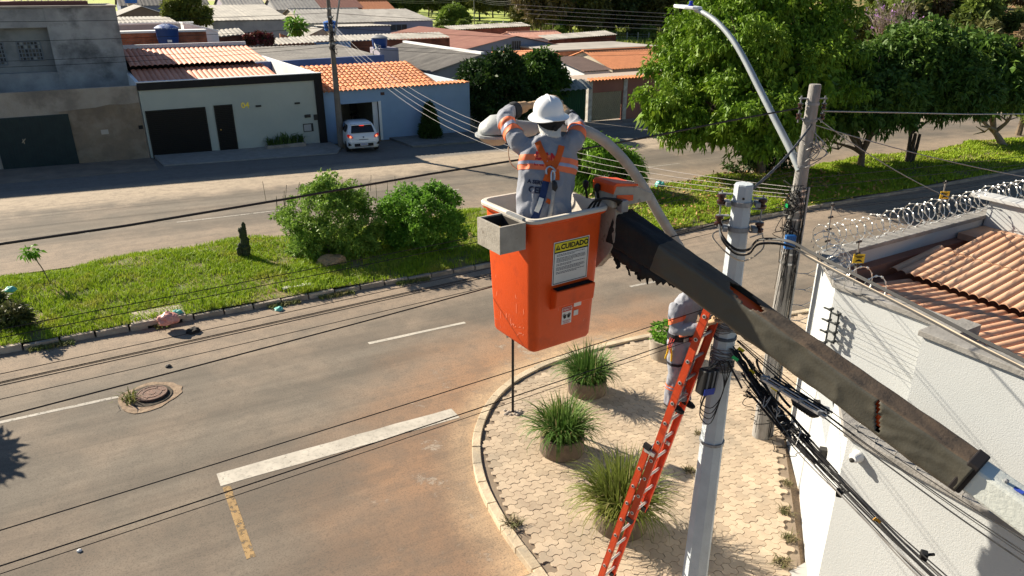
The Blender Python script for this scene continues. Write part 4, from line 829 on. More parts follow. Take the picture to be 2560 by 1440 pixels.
# ---------------- white hatchback half inside the garage
def car():
    cx, cy = G(912, 383).x, G(912, 383).y; t = thing('parked_car', 'white hatchback reversing out of the blue house garage with lit tail lights', 'car', (cx, cy, gz(cx)+.02)); Mx = Matrix.Translation((cx, cy, gz(cx)+.02)) @ Matrix.Rotation(R(-9), 4, 'Z')
    paint = mat('white_car_paint', (.72, .75, .78), rough=.25, spec=.5, coat=.6); glass = mat('car_glass', (.012, .014, .018), rough=.08, spec=.6); blkp = mat('car_black_plastic', (.018, .018, .02), rough=.6); tyre = mat('tyre', (.02, .02, .02), rough=.9); rimm = mat('rim', (.32, .33, .34), rough=.35, metal=.8)
    def B(m_, name, ma, par=t, smooth=True, **k):
        m_.v = [tuple(Mx @ Vector(v)) for v in m_.v]; return m_.build(name, ma, par, smooth, **k)
    # stations along the length: y, half width, sill z, belt z, roof half width, roof z
    st = [(0.0, .70, .42, .62, .66, .80), (.05, .80, .32, .80, .72, .95), (.14, .84, .24, .92, .73, 1.02), (.30, .85, .22, .96, .66, 1.27), (.52, .86, .22, .97, .60, 1.46), (1.0, .86, .22, .97, .60, 1.52), (1.7, .86, .22, .96, .60, 1.51), (2.2, .86, .22, .95, .60, 1.45), (2.62, .86, .22, .94, .64, 1.18), (2.95, .85, .23, .92, .70, .99), (3.4, .82, .25, .85, .70, .90), (3.75, .72, .30, .72, .60, .76), (3.86, .58, .38, .6, .5, .64)]
    P = []; K = 11
    for y, hw, zs, zb, rw, zr in st:
        P += [(-hw*.9, y, zs), (-hw, y, zs+.12), (-hw*1.0, y, (zs+zb)/2), (-hw*.965, y, zb), (-rw-.04, y, zr-.07), (-rw*.75, y, zr), (rw*.75, y, zr), (rw+.04, y, zr-.07), (hw*.965, y, zb), (hw, y, (zs+zb)/2), (hw, y, zs+.12), (hw*.9, y, zs)]
    K = 12; m_ = MB(); Fs = [(i*K+j, i*K+(j+1), (i+1)*K+j+1, (i+1)*K+j) for i in range(len(st)-1) for j in range(K-1)]+[((i+1)*K, i*K, i*K+K-1, (i+1)*K+K-1) for i in range(len(st)-1)]+[tuple(range(K)), tuple(range(len(st)*K-1, (len(st)-1)*K-1, -1))]
    m_.add(P, Fs); body = B(m_, 'body', paint, auto=R(55))
    def face_on(y0, y1, a, b, name, ma, off=.008):       # patch following the shell between stations
        def ev(y, j, tt):
            for i in range(len(st)-1):
                if st[i][0] <= y <= st[i+1][0]:
                    f = (y-st[i][0])/(st[i+1][0]-st[i][0]); q = Vector(P[i*K+j]).lerp(Vector(P[(i+1)*K+j]), f); q2 = Vector(P[i*K+j+1]).lerp(Vector(P[(i+1)*K+j+1]), f); return q.lerp(q2, tt)
        return ev
    ev = face_on(0, 0, 0, 0, '', None)
    for j, sgn in ((3, -1), (7, 1)):
        for (ya, yb) in ((.62, 1.28), (1.36, 2.35)):
            m_ = MB(); n = 5; Pv = []
            for i in range(n+1):
                y = ya+(yb-ya)*i/n; lo, hi = (.08, .86) if j == 3 else (.92, .14)
                if ya < .7 and i == 0: lo, hi = (.3, .7) if j == 3 else (.7, .3)
                if yb > 2.3 and i == n: lo, hi = (.08, .75) if j == 3 else (.92, .25)
                for h in (lo, hi): Pv.append(ev(y, j, h)+Vector((sgn*.012, 0, .006)))
            m_.add(Pv, [(2*i, 2*i+1, 2*i+3, 2*i+2) for i in range(n)]); B(m_, 'side_window', glass)
    # tailgate glass
    m_ = MB(); m_.add([(-.62, .15, 1.04), (.62, .15, 1.04), (.57, .30, 1.27), (-.57, .30, 1.27), (.52, .45, 1.405), (-.52, .45, 1.405)], [(0, 1, 2, 3), (3, 2, 4, 5)]); m_.v = [(x, y-.025, z+.014) for x, y, z in m_.v]; B(m_, 'rear_window', glass)
    m_ = MB(); m_.add([(-.60, 2.28, 1.42), (.60, 2.28, 1.42), (.66, 2.82, 1.06), (-.66, 2.82, 1.06)], [(0, 1, 2, 3)]); m_.v = [(x, y+.02, z+.02) for x, y, z in m_.v]; B(m_, 'windscreen', glass)
    m_ = MB(); m_.box((0, .44, 1.44), (1.12, .26, .045)); B(m_, 'spoiler', paint, bevel=.015)
    m_ = MB(); m_.box((0, .325, 1.405), (.24, .02, .03)); B(m_, 'brake_light', mat('brake_lit', (.5, .02, .01), rough=.3, emit=(1, .05, .02, .6)), smooth=False)
    red = mat('tail_lamp', (.32, .008, .008), rough=.15, emit=(1, .03, .01, .08)); lit = mat('tail_lit', (.8, .2, .1), rough=.2, emit=(1, .30, .14, .6))
    for s in (-1, 1):
        m_ = MB(); m_.extr([(s*.56, .02, .80), (s*.83, .10, .86), (s*.845, .16, .99), (s*.76, .07, 1.01), (s*.60, .03, .92)], (0, -.035, 0)); tl = B(m_, 'tail_light', red, smooth=False)
        m_ = MB(); m_.lathe((s*.69, -.0, .885), [(.055, 0), (.055, .02), (.001, .03)], 12, Matrix.Rotation(R(90), 3, 'X')); B(m_, 'lit_lamp', lit, tl)
        m_ = MB(); m_.box((s*.93, 2.42, 1.0), (.16, .1, .13)); B(m_, 'mirror', paint, bevel=.03)
        m_ = MB(); m_.extr([(s*.83, .02, .62), (s*.84, .03, .40), (s*.66, -.03, .46)], (0, -.03, 0)); B(m_, 'bumper_vent', blkp, smooth=False)
        for yy in (.70, 3.10):
            rx = Matrix.Rotation(R(90)*s, 3, 'Y'); m_ = MB(); m_.lathe((s*.70, yy, .30), [(.17, -.04), (.29, -.04), (.30, .0), (.30, .12), (.28, .16), (.19, .165)], 24, rx); w = B(m_, 'wheel', tyre); m_ = MB(); m_.lathe((s*.70, yy, .30), [(.19, .15), (.17, .12), (.06, .14), (.001, .15)], 16, rx); B(m_, 'rim', rimm, w)
    m_ = MB(); m_.box((0, -.015, .44), (1.0, .06, .16)); bu = B(m_, 'bumper_insert', blkp, smooth=False, bevel=.01)
    m_ = MB(); m_.box((0, .03, .60), (1.46, .12, .20)); B(m_, 'rear_bumper', paint, bevel=.05)
    m_ = MB(); m_.box((0, -.055, .47), (.40, .012, .13)); pl = B(m_, 'number_plate', mat('plate_white', (.72, .72, .70), rough=.5), smooth=False)
    m_ = MB(); 
    for k in range(7): m_.box((-.15+.05*k, -.064, .46), (.030, .006, .06))
    m_.box((0, -.064, .525), (.38, .006, .02)); B(m_, 'print', mat('plate_blue', (.03, .06, .25)), pl, smooth=False)
    m_ = MB(); m_.lathe((0, .02, .83), [(.05, 0), (.05, .015), (.001, .02)], 12, Matrix.Rotation(R(90), 3, 'X')); B(m_, 'badge', mat('badge_blue', (.02, .03, .10), rough=.3), t)
    m_ = MB(); m_.box((0, -.006, .72), (.5, .012, .03)); B(m_, 'tailgate_handle', blkp, smooth=False)
car()
# things standing in the garage
m_ = MB(); gxx = (oa+ob)/2+.9
for k in range(2):
    m_.tube([(gxx+.35*k, 44.6, .15), (gxx+.35*k, 44.7, 1.35)], .03, 5)
m_.bx(gxx-.1, gxx+.5, 44.3, 44.7, .52, .6); m_.bx(gxx-.05, gxx+.42, 44.68, 44.74, .8, 1.3)
for k in range(2): m_.tube([(gxx+.35*k, 44.25, .15), (gxx+.35*k, 44.3, .55)], .03, 5)
tag(m_.build('garden_chair', lm), 'dark chair at the back of the open blue garage', 'chair')
# ================================================================ VEGETATION
def leafmesh(name, C, O, k, L, W, droop, ma, seed, spread=1.0, size_var=.4):
    r = np.random.default_rng(seed); n = len(C); C = np.repeat(C, k, 0); O = np.repeat(O, k, 0); m = n*k
    d = O*(.5)+r.normal(0, 1, (m, 3))*spread*.62; d[:, 2] -= droop*r.random(m); d /= np.linalg.norm(d, axis=1)[:, None]+1e-9
    s = r.normal(0, 1, (m, 3)); s -= d*(s*d).sum(1)[:, None]; s /= np.linalg.norm(s, axis=1)[:, None]+1e-9
    up = np.cross(d, s); flip = np.where(up[:, 2] < 0, -1, 1)[:, None]; up = up*flip
    l = L*(1-size_var+2*size_var*r.random(m))[:, None]; w = W*(1-size_var+2*size_var*r.random(m))[:, None]
    B = C+d*l*.12+r.normal(0, L*.25, (m, 3)); tip = B+d*l; tip[:, 2] -= droop*l[:, 0]*.25; mid = B+d*l*.5+up*l*.06
    V = np.stack([B, mid+s*w*.5, tip, mid-s*w*.5], 1).reshape(-1, 3); i = np.arange(m)[:, None]*4
    return npmesh(name, V, i+np.array([[0, 1, 2, 3]]), ma)
def blob_points(blobs, n, seed, shell=(.72, 1.02), low_cut=None, inner=.12, clump=0, cs=.3):
    if clump:
        P, O = blob_points(blobs, max(8, n//clump), seed, shell, low_cut, inner); r = np.random.default_rng(seed+1); k = r.integers(0, len(P), n); o = r.normal(0, cs, (n, 3)); o[:, 2] = o[:, 2]*.75-.35*cs*np.hypot(o[:, 0], o[:, 1])/cs
        return P[k]+o, O[k]*.6+o/(np.linalg.norm(o, axis=1)[:, None]+1e-6)*.6
    r = np.random.default_rng(seed); bl = [(np.array(c, float), np.array(q, float)) for c, q in blobs]; w = np.array([(q[0]*q[1]*q[2])**(2/3) for _, q in bl]); w /= w.sum(); P = []; O = []
    while len(P) < n:
        i = r.choice(len(bl), p=w); c, q = bl[i]; d = r.normal(0, 1, 3); d /= np.linalg.norm(d); f = r.uniform(*shell) if r.random() > inner else r.uniform(.3, .75)
        f *= 1+.22*mnoise.noise(tuple(d*2.3+c*.3)); p = c+d*q*f
        if any(((p-cc)/qq) @ ((p-cc)/qq) < .5 for j, (cc, qq) in enumerate(bl) if j != i) and r.random() > inner: continue
        if mnoise.noise(tuple(p*.55+seed)) < -.32: continue
        if low_cut is not None and p[2] < low_cut: continue
        P.append(p); O.append(d)
    return np.array(P), np.array(O)
bark = mat('bark', (.20, .15, .105), (.12, .09, .065), 5, .95, .8, 14); barkd = mat('dark_bark', (.085, .065, .05), (.05, .04, .03), 5, .95, .8, 14)
def leafm(name, a, b, c=None, tr=.22): return mat(name, a, b, 2.2, .55, c3=c, s3=.8, t3=(.5, .75), trans=tr, spec=.22)
def tree(label, base, blobs, n, k, L, W, lm_, seed, trunk=.2, fork=.35, droop=.8, cat='tree', name='tree', group=None, bk=bark, low=None, stems=1, shell=(.72, 1.02), spread=1.0, limbs=True, clump=0, cs=.3, core=None):
    base = Vector(base); t = thing(name, label, cat, base, group); P, O = blob_points(blobs, n, seed, shell, low, clump=clump, cs=cs)
    link('crown', leafmesh('crown', P, O, k, L, W, droop, lm_, seed, spread), t)
    if core:
        P2_, O2_ = blob_points([(c, tuple(v*.72 for v in q)) for c, q in blobs], core[0], seed+7, (.35, 1.0), low, .5); link('shade_foliage', leafmesh('shade_foliage', P2_, O2_, 4, core[1], core[1]*.55, droop, lm_, seed+8, spread), t)  # oversized inner leaves added to block light and darken the crown
    cz = min(b[0][2] for b in blobs); cen = sum((Vector(b[0]) for b in blobs), Vector())/len(blobs); m_ = MB(); r_ = random.Random(seed)
    for s in range(stems):
        o = Vector((r_.uniform(-.15, .15), r_.uniform(-.15, .15), 0))*(stems > 1); fk = base+o+(cen-base)*fork+Vector((r_.uniform(-.2, .2), r_.uniform(-.2, .2), 0)); m_.tube(smooth_path([base+o-UP*.1, base+o*1.3+(fk-base-o)*.5+Vector((.05, .03, 0)), fk], 4), [trunk*1.25]+[trunk*(1-.05*i) for i in range(8)], 9)
    m_.build('trunk', bk, t, True)
    if limbs:
        m_ = MB()
        for b in blobs:
            c = Vector(b[0]); m_.tube(smooth_path([fk-UP*.05, fk.lerp(c, .5)+Vector((r_.uniform(-.3, .3), r_.uniform(-.3, .3), .2)), c+Vector((0, 0, b[1][2]*.4))], 4), [trunk*.62*(1-.085*i) for i in range(9)], 6)
            for q in range(3):
                e = c+Vector((r_.uniform(-.8, .8)*b[1][0], r_.uniform(-.8, .8)*b[1][1], r_.uniform(-.2, .8)*b[1][2])); m_.tube([fk.lerp(c, .7), e], [trunk*.25, trunk*.08], 5)
        m_.build('limbs', bk, t, True)
    return t
def pxblobs(lst, base, jit=1.0, seed=0, fdep=.8):     # crown lobes surveyed at the tree's own distance: (px, py, radius px)
    r = random.Random(seed); base = Vector(base); dep = (base-CAM).dot(CF); out = []
    for e in lst:
        x, y, q = e[:3]; rad = q/F_PX*dep; p = DP(x, y, dep-.35*rad+r.uniform(-jit, jit)+(e[3] if len(e) > 3 else 0)); out.append((tuple(p), (rad, rad, rad*(.88))))
    return out
def gbase(x, y, dz=0): p = G(x, y); return Vector((p.x, p.y, gz(p.x)+dz))
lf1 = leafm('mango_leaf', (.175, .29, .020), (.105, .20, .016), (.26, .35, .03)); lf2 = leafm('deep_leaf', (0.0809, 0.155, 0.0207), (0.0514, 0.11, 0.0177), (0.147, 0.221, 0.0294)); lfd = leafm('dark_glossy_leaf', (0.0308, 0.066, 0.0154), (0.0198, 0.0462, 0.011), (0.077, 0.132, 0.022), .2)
b1 = Vector((28.6, 24.2, gz(28.6)+.1))
tree('tall broad leafy tree on the median, the biggest crown, behind the grey utility pole', b1, pxblobs([(1660, 270, 80), (1710, 160, 95), (1770, 60, 90), (1760, 290, 100), (1850, 130, 130, -1), (1900, 20, 120), (1990, 50, 120), (2060, 110, 100), (1880, 280, 120, -1), (1990, 210, 130), (2060, 250, 90), (1800, 360, 62), (1690, 350, 48), (1900, 360, 70), (1930, 110, 150, 2)], b1, 1.4, 1), 9000, 9, .235, .095, lf1, 11, .24, .30, 1.1, low=1.3, clump=26, cs=.30, core=(1500, .5))
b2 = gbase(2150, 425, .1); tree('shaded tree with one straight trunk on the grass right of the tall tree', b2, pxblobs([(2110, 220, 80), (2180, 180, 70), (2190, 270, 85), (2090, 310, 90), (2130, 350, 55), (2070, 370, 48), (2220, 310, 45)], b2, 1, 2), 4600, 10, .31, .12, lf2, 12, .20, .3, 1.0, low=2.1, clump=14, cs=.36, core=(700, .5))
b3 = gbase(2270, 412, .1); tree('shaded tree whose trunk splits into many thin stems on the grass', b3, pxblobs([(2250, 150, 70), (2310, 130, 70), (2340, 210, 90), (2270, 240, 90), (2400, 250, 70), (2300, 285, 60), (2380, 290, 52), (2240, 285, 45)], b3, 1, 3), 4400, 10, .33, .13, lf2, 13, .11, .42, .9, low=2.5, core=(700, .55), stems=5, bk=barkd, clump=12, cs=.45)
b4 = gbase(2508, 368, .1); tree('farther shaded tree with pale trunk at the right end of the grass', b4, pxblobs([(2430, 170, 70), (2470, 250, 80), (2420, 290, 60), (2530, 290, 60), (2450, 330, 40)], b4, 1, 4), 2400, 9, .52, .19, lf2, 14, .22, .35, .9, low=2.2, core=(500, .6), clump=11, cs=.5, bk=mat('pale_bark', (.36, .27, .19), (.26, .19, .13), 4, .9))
# low dark shrub round the tall tree's trunk
bs = gbase(1870, 425, .05); tree('low dark shrub at the foot of the tall tree', bs, pxblobs([(1860, 405, 45), (1940, 410, 40), (1905, 380, 40)], bs, .5, 5), 260, 7, .38, .10, lfd, 15, .03, .3, .5, 'shrub', 'shrub', limbs=False)
# median bushes
lb = leafm('bush_leaf', (0.226, 0.356, 0.0563), (0.16, 0.272, 0.0376), (0.319, 0.432, 0.0938), .3); lb2 = leafm('bush_leaf_bright', (0.168, 0.337, 0.037), (0.118, 0.261, 0.027), (0.236, 0.405, 0.0505), .3)
bb = gbase(835, 640, .1); tree('big loose green bush with bare twigs on the median left of the rounder bush', bb, pxblobs([(800, 540, 95), (860, 560, 85), (745, 540, 45), (790, 480, 45), (850, 495, 50), (905, 565, 55), (780, 600, 60)], bb, .35, 6), 3400, 8, .105, .052, lb, 16, .03, .2, .2, 'bush', 'bush', stems=6, shell=(.5, 1.15), spread=1.3, clump=15, cs=.10)
bb = gbase(1050, 622, .1); tree('rounder bright green bush on the median left of the orange bucket', bb, pxblobs([(1050, 545, 85), (1085, 520, 60), (1010, 520, 50), (1105, 570, 48), (1000, 575, 50)], bb, .3, 7), 3200, 8, .105, .055, lb2, 17, .03, .2, .25, 'bush', 'bush', stems=5, shell=(.6, 1.1), spread=1.2, clump=15, cs=.10)
bb = gbase(1500, 478, .05); tree('feathery light green weeping shrub behind the lamp arm', bb, pxblobs([(1500, 400, 60), (1455, 420, 45), (1555, 420, 50), (1500, 440, 60), (1440, 390, 35), (1570, 440, 35)], bb, .4, 8), 1500, 9, .30, .06, leafm('feather_leaf', (0.193, 0.355, 0.0296), (0.133, 0.266, 0.0236), (0.266, 0.414, 0.0444), .35), 18, .05, .25, 1.6, 'shrub', 'shrub', stems=3)
m_ = MB(); bb = gbase(830, 610, 0)                   # dry seed stalks above the bush
for k in range(34):
    a = bb+Vector((random.uniform(-1.9, 2.6), random.uniform(-.4, .8), random.uniform(.9, 1.6))); m_.tube([a, a+Vector((random.uniform(-.1, .15), 0, random.uniform(.5, .95)))], .008, 4)
tag(m_.build('dry_stalks', mat('dry_stalk', (.26, .20, .15), rough=.9)), 'thin dry seed stalks standing among the median bushes', 'stalks', kind='stuff')
# dark yard trees by the blue house
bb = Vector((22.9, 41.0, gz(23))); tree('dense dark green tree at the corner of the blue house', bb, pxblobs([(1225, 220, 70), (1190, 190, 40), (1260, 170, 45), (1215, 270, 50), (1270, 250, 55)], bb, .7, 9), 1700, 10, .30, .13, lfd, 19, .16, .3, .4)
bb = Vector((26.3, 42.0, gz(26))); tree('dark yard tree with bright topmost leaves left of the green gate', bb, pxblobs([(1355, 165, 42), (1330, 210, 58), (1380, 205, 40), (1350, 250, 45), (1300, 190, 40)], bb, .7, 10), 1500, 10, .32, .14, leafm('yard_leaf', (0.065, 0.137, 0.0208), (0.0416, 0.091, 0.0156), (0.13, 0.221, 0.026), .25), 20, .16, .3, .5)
bb = ONY(465, 52, 90); bb = Vector((bb.x, 90, gz(bb.x))); tree('leafy yard tree between the far fibre roofs', bb, pxblobs([(440, 25, 28), (480, 15, 34), (500, 35, 24), (455, 42, 26)], bb, .6, 11), 900, 9, .45, .18, leafm('yellow_leaf', (0.182, 0.21, 0.042), (0.126, 0.161, 0.0308), None, .3), 21, .16, .3, .4)
bb = gbase(1135, 68); tree('small round tree by the dirt road beyond the roofs', bb, pxblobs([(1135, 38, 26), (1155, 48, 18), (1115, 46, 18)], bb, .8, 12), 600, 9, 1.0, .35, leafm('lime_leaf', (0.195, 0.285, 0.045), (0.135, 0.21, 0.033), None, .3), 22, .2, .4, .3)
bb = ONY(735, 66, 81); bb = Vector((bb.x, 81, gz(bb.x))); tree('thin papaya-like sapling beside the broken brick wall', bb, pxblobs([(738, 62, 14)], bb, .1, 13), 60, 6, .7, .2, lb2, 23, .07, .8, .6)
bb = ONY(640, 100, 64); bb = Vector((bb.x, 63.5, gz(bb.x))); tree('low dark hedge with red flowers behind the salmon roof', bb, pxblobs([(620, 98, 9), (645, 95, 11), (668, 99, 9)], bb, .2, 14), 300, 7, .3, .16, mat('red_flower_hedge', (.04, .06, .02), (.25, .03, .05), 4, .6, trans=.2), 24, .04, .3, .3, 'hedge', 'hedge', limbs=False)
# little conifer in front of the blue wall
c = G(1087, 352); c = Vector((c.x, 39.7, gz(c.x)+.1)); t = thing('conifer', 'small cone shaped conifer in front of the blue wall', 'shrub', c); n = 1500; r = np.random.default_rng(3); h = r.random(n)**1.4; a = r.uniform(0, 6.28, n); rad = .62*np.sin(np.pi*(.16+.84*(1-h))**.8*.98+.03)*(.75+.3*r.random(n)); rad = .60*(1-h)**.62*(.72+.35*r.random(n))
P = np.stack([c.x+rad*np.cos(a), c.y+rad*np.sin(a), c.z+.08+1.85*h], 1); O = np.stack([np.cos(a)*.5, np.sin(a)*.5, .9+0*a], 1); link('crown', leafmesh('crown', P, O, 5, .17, .05, 0, leafm('conifer_leaf', (.03, .065, .012), (.05, .09, .015), None, .15), 25, .5), t); m_ = MB(); m_.tube([c-UP*.1, c+UP*.9], .05, 6); m_.build('trunk', bark, t)
# sapling
c = gbase(131, 722, .1); t = thing('sapling', 'young sapling with drooping leaves on a thin stem at the left of the median', 'sapling', c); top = c+Vector((-.28, .1, 1.02)); m_ = MB(); m_.tube([c, c.lerp(top, .5)+Vector((.03, 0, 0)), top], .014, 6); m_.build('stem', bark, t)
P = np.array([tuple(top+Vector((random.uniform(-.15, .15), random.uniform(-.13, .13), random.uniform(-.08, .12)))) for _ in range(16)]); O = np.tile([[0, 0, -.2]], (16, 1)); link('leaves', leafmesh('leaves', P, O, 6, .17, .065, .9, lb2, 26), t)
# cactus-like stump
c = gbase(617, 655, .1); t = thing('cactus', 'dark upright cactus clump standing alone on the median grass', 'cactus', c); cm = mat('cactus_dark', (.028, .045, .016), (.05, .05, .03), 9, .8, .8, 22); m_ = MB()
for (dx, dy, h, r_, z0) in ((0, 0, 1.05, .10, 0), (.07, .02, .72, .085, 0), (-.10, .02, .55, .07, 0), (.0, -.06, .5, .09, 0), (-.16, 0, .42, .05, .1), (.05, 0, 1.2, .06, .5)):
    m_.tube(smooth_path([c+Vector((dx, dy, z0-.05)), c+Vector((dx*1.25, dy, z0+(h-z0)*.5)), c+Vector((dx*1.15, dy, h))], 4), [r_*(1+.18*math.sin(i*2.1)) for i in range(8)]+[r_*.4], 9)
m_.build('stem', cm, t, True)
m_ = MB(); 
for k in range(7): a = random.uniform(0, 6.28); p = c+Vector((.09*math.cos(a), .09*math.sin(a), random.uniform(.3, 1.1))); m_.lathe(p, [(.02, -.04), (.045, 0), (.03, .07), (.001, .09)], 7)
m_.build('pad', cm, t, True)
# dark shrub at the left edge
bb = gbase(-30, 830, .05); tree('dark straggly shrub cut by the left edge of the picture', bb, pxblobs([(-20, 790, 45), (20, 800, 40), (-40, 760, 40), (40, 830, 35)], bb, .3, 15), 500, 8, .16, .05, leafm('straggly_leaf', (.06, .09, .02), (.10, .10, .04)), 27, .03, .3, .3, 'shrub', 'shrub', limbs=False)
# out-of-frame street tree whose shadow falls on the road at the left edge
bb = Vector((-4.4, 18.8, gz(-4.4)+.1))
tree('small crowned street tree just left of the picture', bb, [((-4.45, 17.9, 2.25), (.30, .28, .26)), ((-4.7, 17.8, 2.5), (.24, .24, .22))], 120, 9, .24, .10, lf1, 28, .08, .6, .5)

# ---------------- planters with grassy tufts
def tuft(name, c, n, L, W, ma, seed, up=.9, r0=.3):
    r = np.random.default_rng(seed); a = r.uniform(0, 6.283, n); rr = r0*np.sqrt(r.random(n)); x = c[0]+rr*np.cos(a); y = c[1]+rr*np.sin(a); a2 = a+r.normal(0, .5, n); tl = np.clip(r.normal(.50, .30, n), .02, 1.05); l = L*(.55+.6*r.random(n)); S_ = 5; V = []
    sx_, sy_ = -np.sin(a2), np.cos(a2)
    px_ = np.stack([x, y, np.full(n, c[2])], 1); th = tl*.35; P = [px_.copy()]
    for k in range(S_):
        th = th+tl*(.30+.12*k); st = l/S_; px_ = px_+np.stack([np.sin(th)*np.cos(a2)*st, np.sin(th)*np.sin(a2)*st, np.cos(th)*st], 1); P.append(px_.copy())
    for k, p in enumerate(P):
        w = W*(1-.95*(k/S_)**1.6)*.5; o = np.stack([sx_*w, sy_*w, 0*sx_], 1); V += [p-o, p+o]
    V = np.stack(V, 1).reshape(-1, 3); i = np.arange(n)[:, None]*(2*(S_+1)); Fq = np.concatenate([i+np.array([[2*k, 2*k+1, 2*k+3, 2*k+2]]) for k in range(S_)], 0)
    return npmesh(name, V, Fq, ma)
potm = mat('planter_concrete', (0.206, 0.155, 0.108), (0.14, 0.108, 0.0799), 5, .95, .7, 20, c3=(0.0842, 0.0655, 0.0515), s3=1.2, t3=(.5, .72))
def planter(label, gxy, r, h, n, L, ma, seed, W=.02, up=.9):
    x, y = gxy; z = gz(x)+.085; t = thing('planter', label, 'planter', (x, y, z)); m_ = MB(); m_.lathe((x, y, z), [(r*.97, 0), (r, .02), (r, h), (r*.985, h+.01), (r*.88, h+.01), (r*.87, h-.06), (.001, h-.05)], 28, cap=False); m_.build('pot', potm, t, True)
    m_ = MB(); m_.lathe((x, y, z+h-.05), [(.001, .005), (r*.87, .004)], 20, cap=False); m_.build('soil', MATS['dark_grit'], t, fix=False)
    link('plant', tuft('plant', (x, y, z+h-.04), n, L, W, ma, seed, up, r*.72), t)
    link('dead_blades', tuft('dead_blades', (x, y, z+h-.04), n//9, L*.95, W*.8, mat('straw_blade', (.40, .33, .17), (.30, .25, .10), 6, .7, trans=.25), seed+50, up, r*.8), t)
gA = leafm('tuft_green', (0.093, 0.173, 0.033), (0.06, 0.128, 0.0225), (0.15, 0.225, 0.045), .25); gB = leafm('tuft_yellow', (0.188, 0.217, 0.045), (0.128, 0.165, 0.03), (0.3, 0.285, 0.075), .3)
planter('round concrete planter with green grassy tuft, farthest of the three in a row', (8.14, 10.72), .41, .34, 640, .74, gA, 1, .030)
planter('round concrete planter with green grassy tuft in the middle by the sign post', (6.44, 9.16), .41, .37, 600, .80, gA, 2, .030)
planter('round planter with yellowing grassy tuft behind the foot of the ladder', (6.12, 7.02), .42, .35, 820, .92, gB, 3, .028)
x, y = 10.72, 11.15; z = gz(x)+.085; t = thing('planter', 'pale concrete planter with small leafy shrub behind the worker on the ladder', 'planter', (x, y, z)); m_ = MB(); m_.lathe((x, y, z), [(.36, 0), (.40, .5), (.34, .5), (.33, .42), (.001, .42)], 24, cap=False); m_.build('pot', mat('pale_pot', (.36, .31, .25), (.27, .23, .18), 4, .95, .5, 20), t, True)
P, O = blob_points([((x, y, z+.62), (.34, .34, .26))], 150, 31); link('plant', leafmesh('plant', P, O, 7, .10, .05, .1, lb2, 31), t)
# weeds between the pavers
wd_m = mat('paver_weed', (.10, .11, .035), (.20, .15, .08), 8, .8, trans=.15); we = None
for i, (x, y, s) in enumerate(((1282, 1322, 1.3), (1722, 1188, .8), (1960, 1292, .8), (1972, 1360, .9), (1950, 1418, 1.1), (1968, 1222, .7), (1745, 1095, .6))):
    p = G(x, y); n = 90; xy = np.array([(p.x+np.clip(rng.normal(0, .06*s), -.1, .1), p.y+np.clip(rng.normal(0, .06*s), -.1, .1)) for _ in range(n)]); o = link('weed', blades('weed', xy, gz(xy[:, 0])+.095, .07*s, .016, wd_m, 2.4, 60+i)); tag(o, 'small dry weed tuft growing between the pavers' if i else 'green weed tuft at the kerb edge of the pavement', 'weed', 'weeds in the pavement joints')
# manhole weeds
n = 60; xy = np.stack([gx-.30+rng.normal(0, .07, n), gy+.02+rng.normal(0, .12, n)], 1); link('weeds', blades('weeds', xy, gz(xy[:, 0])+.01, .16, .022, mat('yellow_weed', (.22, .21, .06), (.12, .15, .03), 8, .7, trans=.2), 1.4, 77), bpy.data.objects['manhole'])

# ---------------- litter
def crumple(name, label, c, r, ma, seed, squash=.7, cat='plastic bag'):
    b = bmesh.new(); bmesh.ops.create_icosphere(b, subdivisions=4, radius=1)
    for v in b.verts:
        d = v.co.normalized(); f = 1+.30*mnoise.noise(d*1.7+Vector((seed, 0, 0)))+.16*abs(mnoise.noise(d*5+Vector((0, seed, 0))))+.07*abs(mnoise.noise(d*11)); v.co = Vector((d.x*r*f, d.y*r*f*.85, d.z*r*f*squash))
        v.co.z = max(v.co.z, -r*.55*squash); v.co += Vector(c)+UP*r*.5*squash
    me = bpy.data.meshes.new(name); b.to_mesh(me); b.free(); me.materials.append(ma); return tag(link(name, me, None, True, R(25)), label, cat)
pinkbag = mat('pink_plastic', (.55, .20, .16), (.62, .32, .27), 7, .4, .4, 25, spec=.4); teal = mat('teal_plastic', (.10, .42, .36), (.16, .50, .44), 9, .4, spec=.4)
def gm(x, y, dz=0): p = G(x, y, dz); return (p.x, p.y, p.z)
crumple('rubbish_bag', 'pink plastic rubbish bag on the drain slab at the median kerb', gm(421, 806, .18), .235, pinkbag, 1)
crumple('carrier_bag', 'small teal bag behind the pink rubbish bag', gm(444, 786, .14), .12, teal, 2); crumple('carrier_bag', 'teal scrap of plastic in the gutter below the median kerb', gm(697, 775, 0), .11, teal, 3, .5)
crumple('carrier_bag', 'teal bag on the leaf-strewn grass under the tall tree', gm(1649, 466, .12), .22, teal, 4); crumple('carrier_bag', 'teal bag caught in the dark shrub at the left edge', gm(28, 728, .3), .12, teal, 5)
crumple('dark_lump', 'dark lump of rubbish in the gutter right of the pink bag', gm(483, 830, 0), .16, mat('tar_lump', (.02, .018, .016), rough=.8), 6, .45, 'rubbish'); crumple('stone', 'small white stone on the dark asphalt of the side street', gm(199, 1378, 0), .032, white, 7, .7, 'stone'); crumple('pebble', 'small dark pebble on the road right of the manhole', gm(421, 917, 0), .06, lm, 8, .6, 'stone')
crumple('straw_heap', 'heap of dry straw at the foot of the loose bush', gm(830, 660, .1), .45, mat('straw', (0.52, 0.325, 0.169), (0.338, 0.208, 0.104), 14, .95, 1, 30), 9, .42, 'heap')
m_ = MB(); p = G(742, 722, .13)
for k in range(5): q = p+Vector((random.uniform(-.35, .35), random.uniform(-.06, .06), .09)); m_.box(q, (.26, .13, .012), Matrix.Rotation(random.uniform(-.5, .5), 3, 'Z') @ Matrix.Rotation(random.uniform(-.2, .2), 3, 'X'))
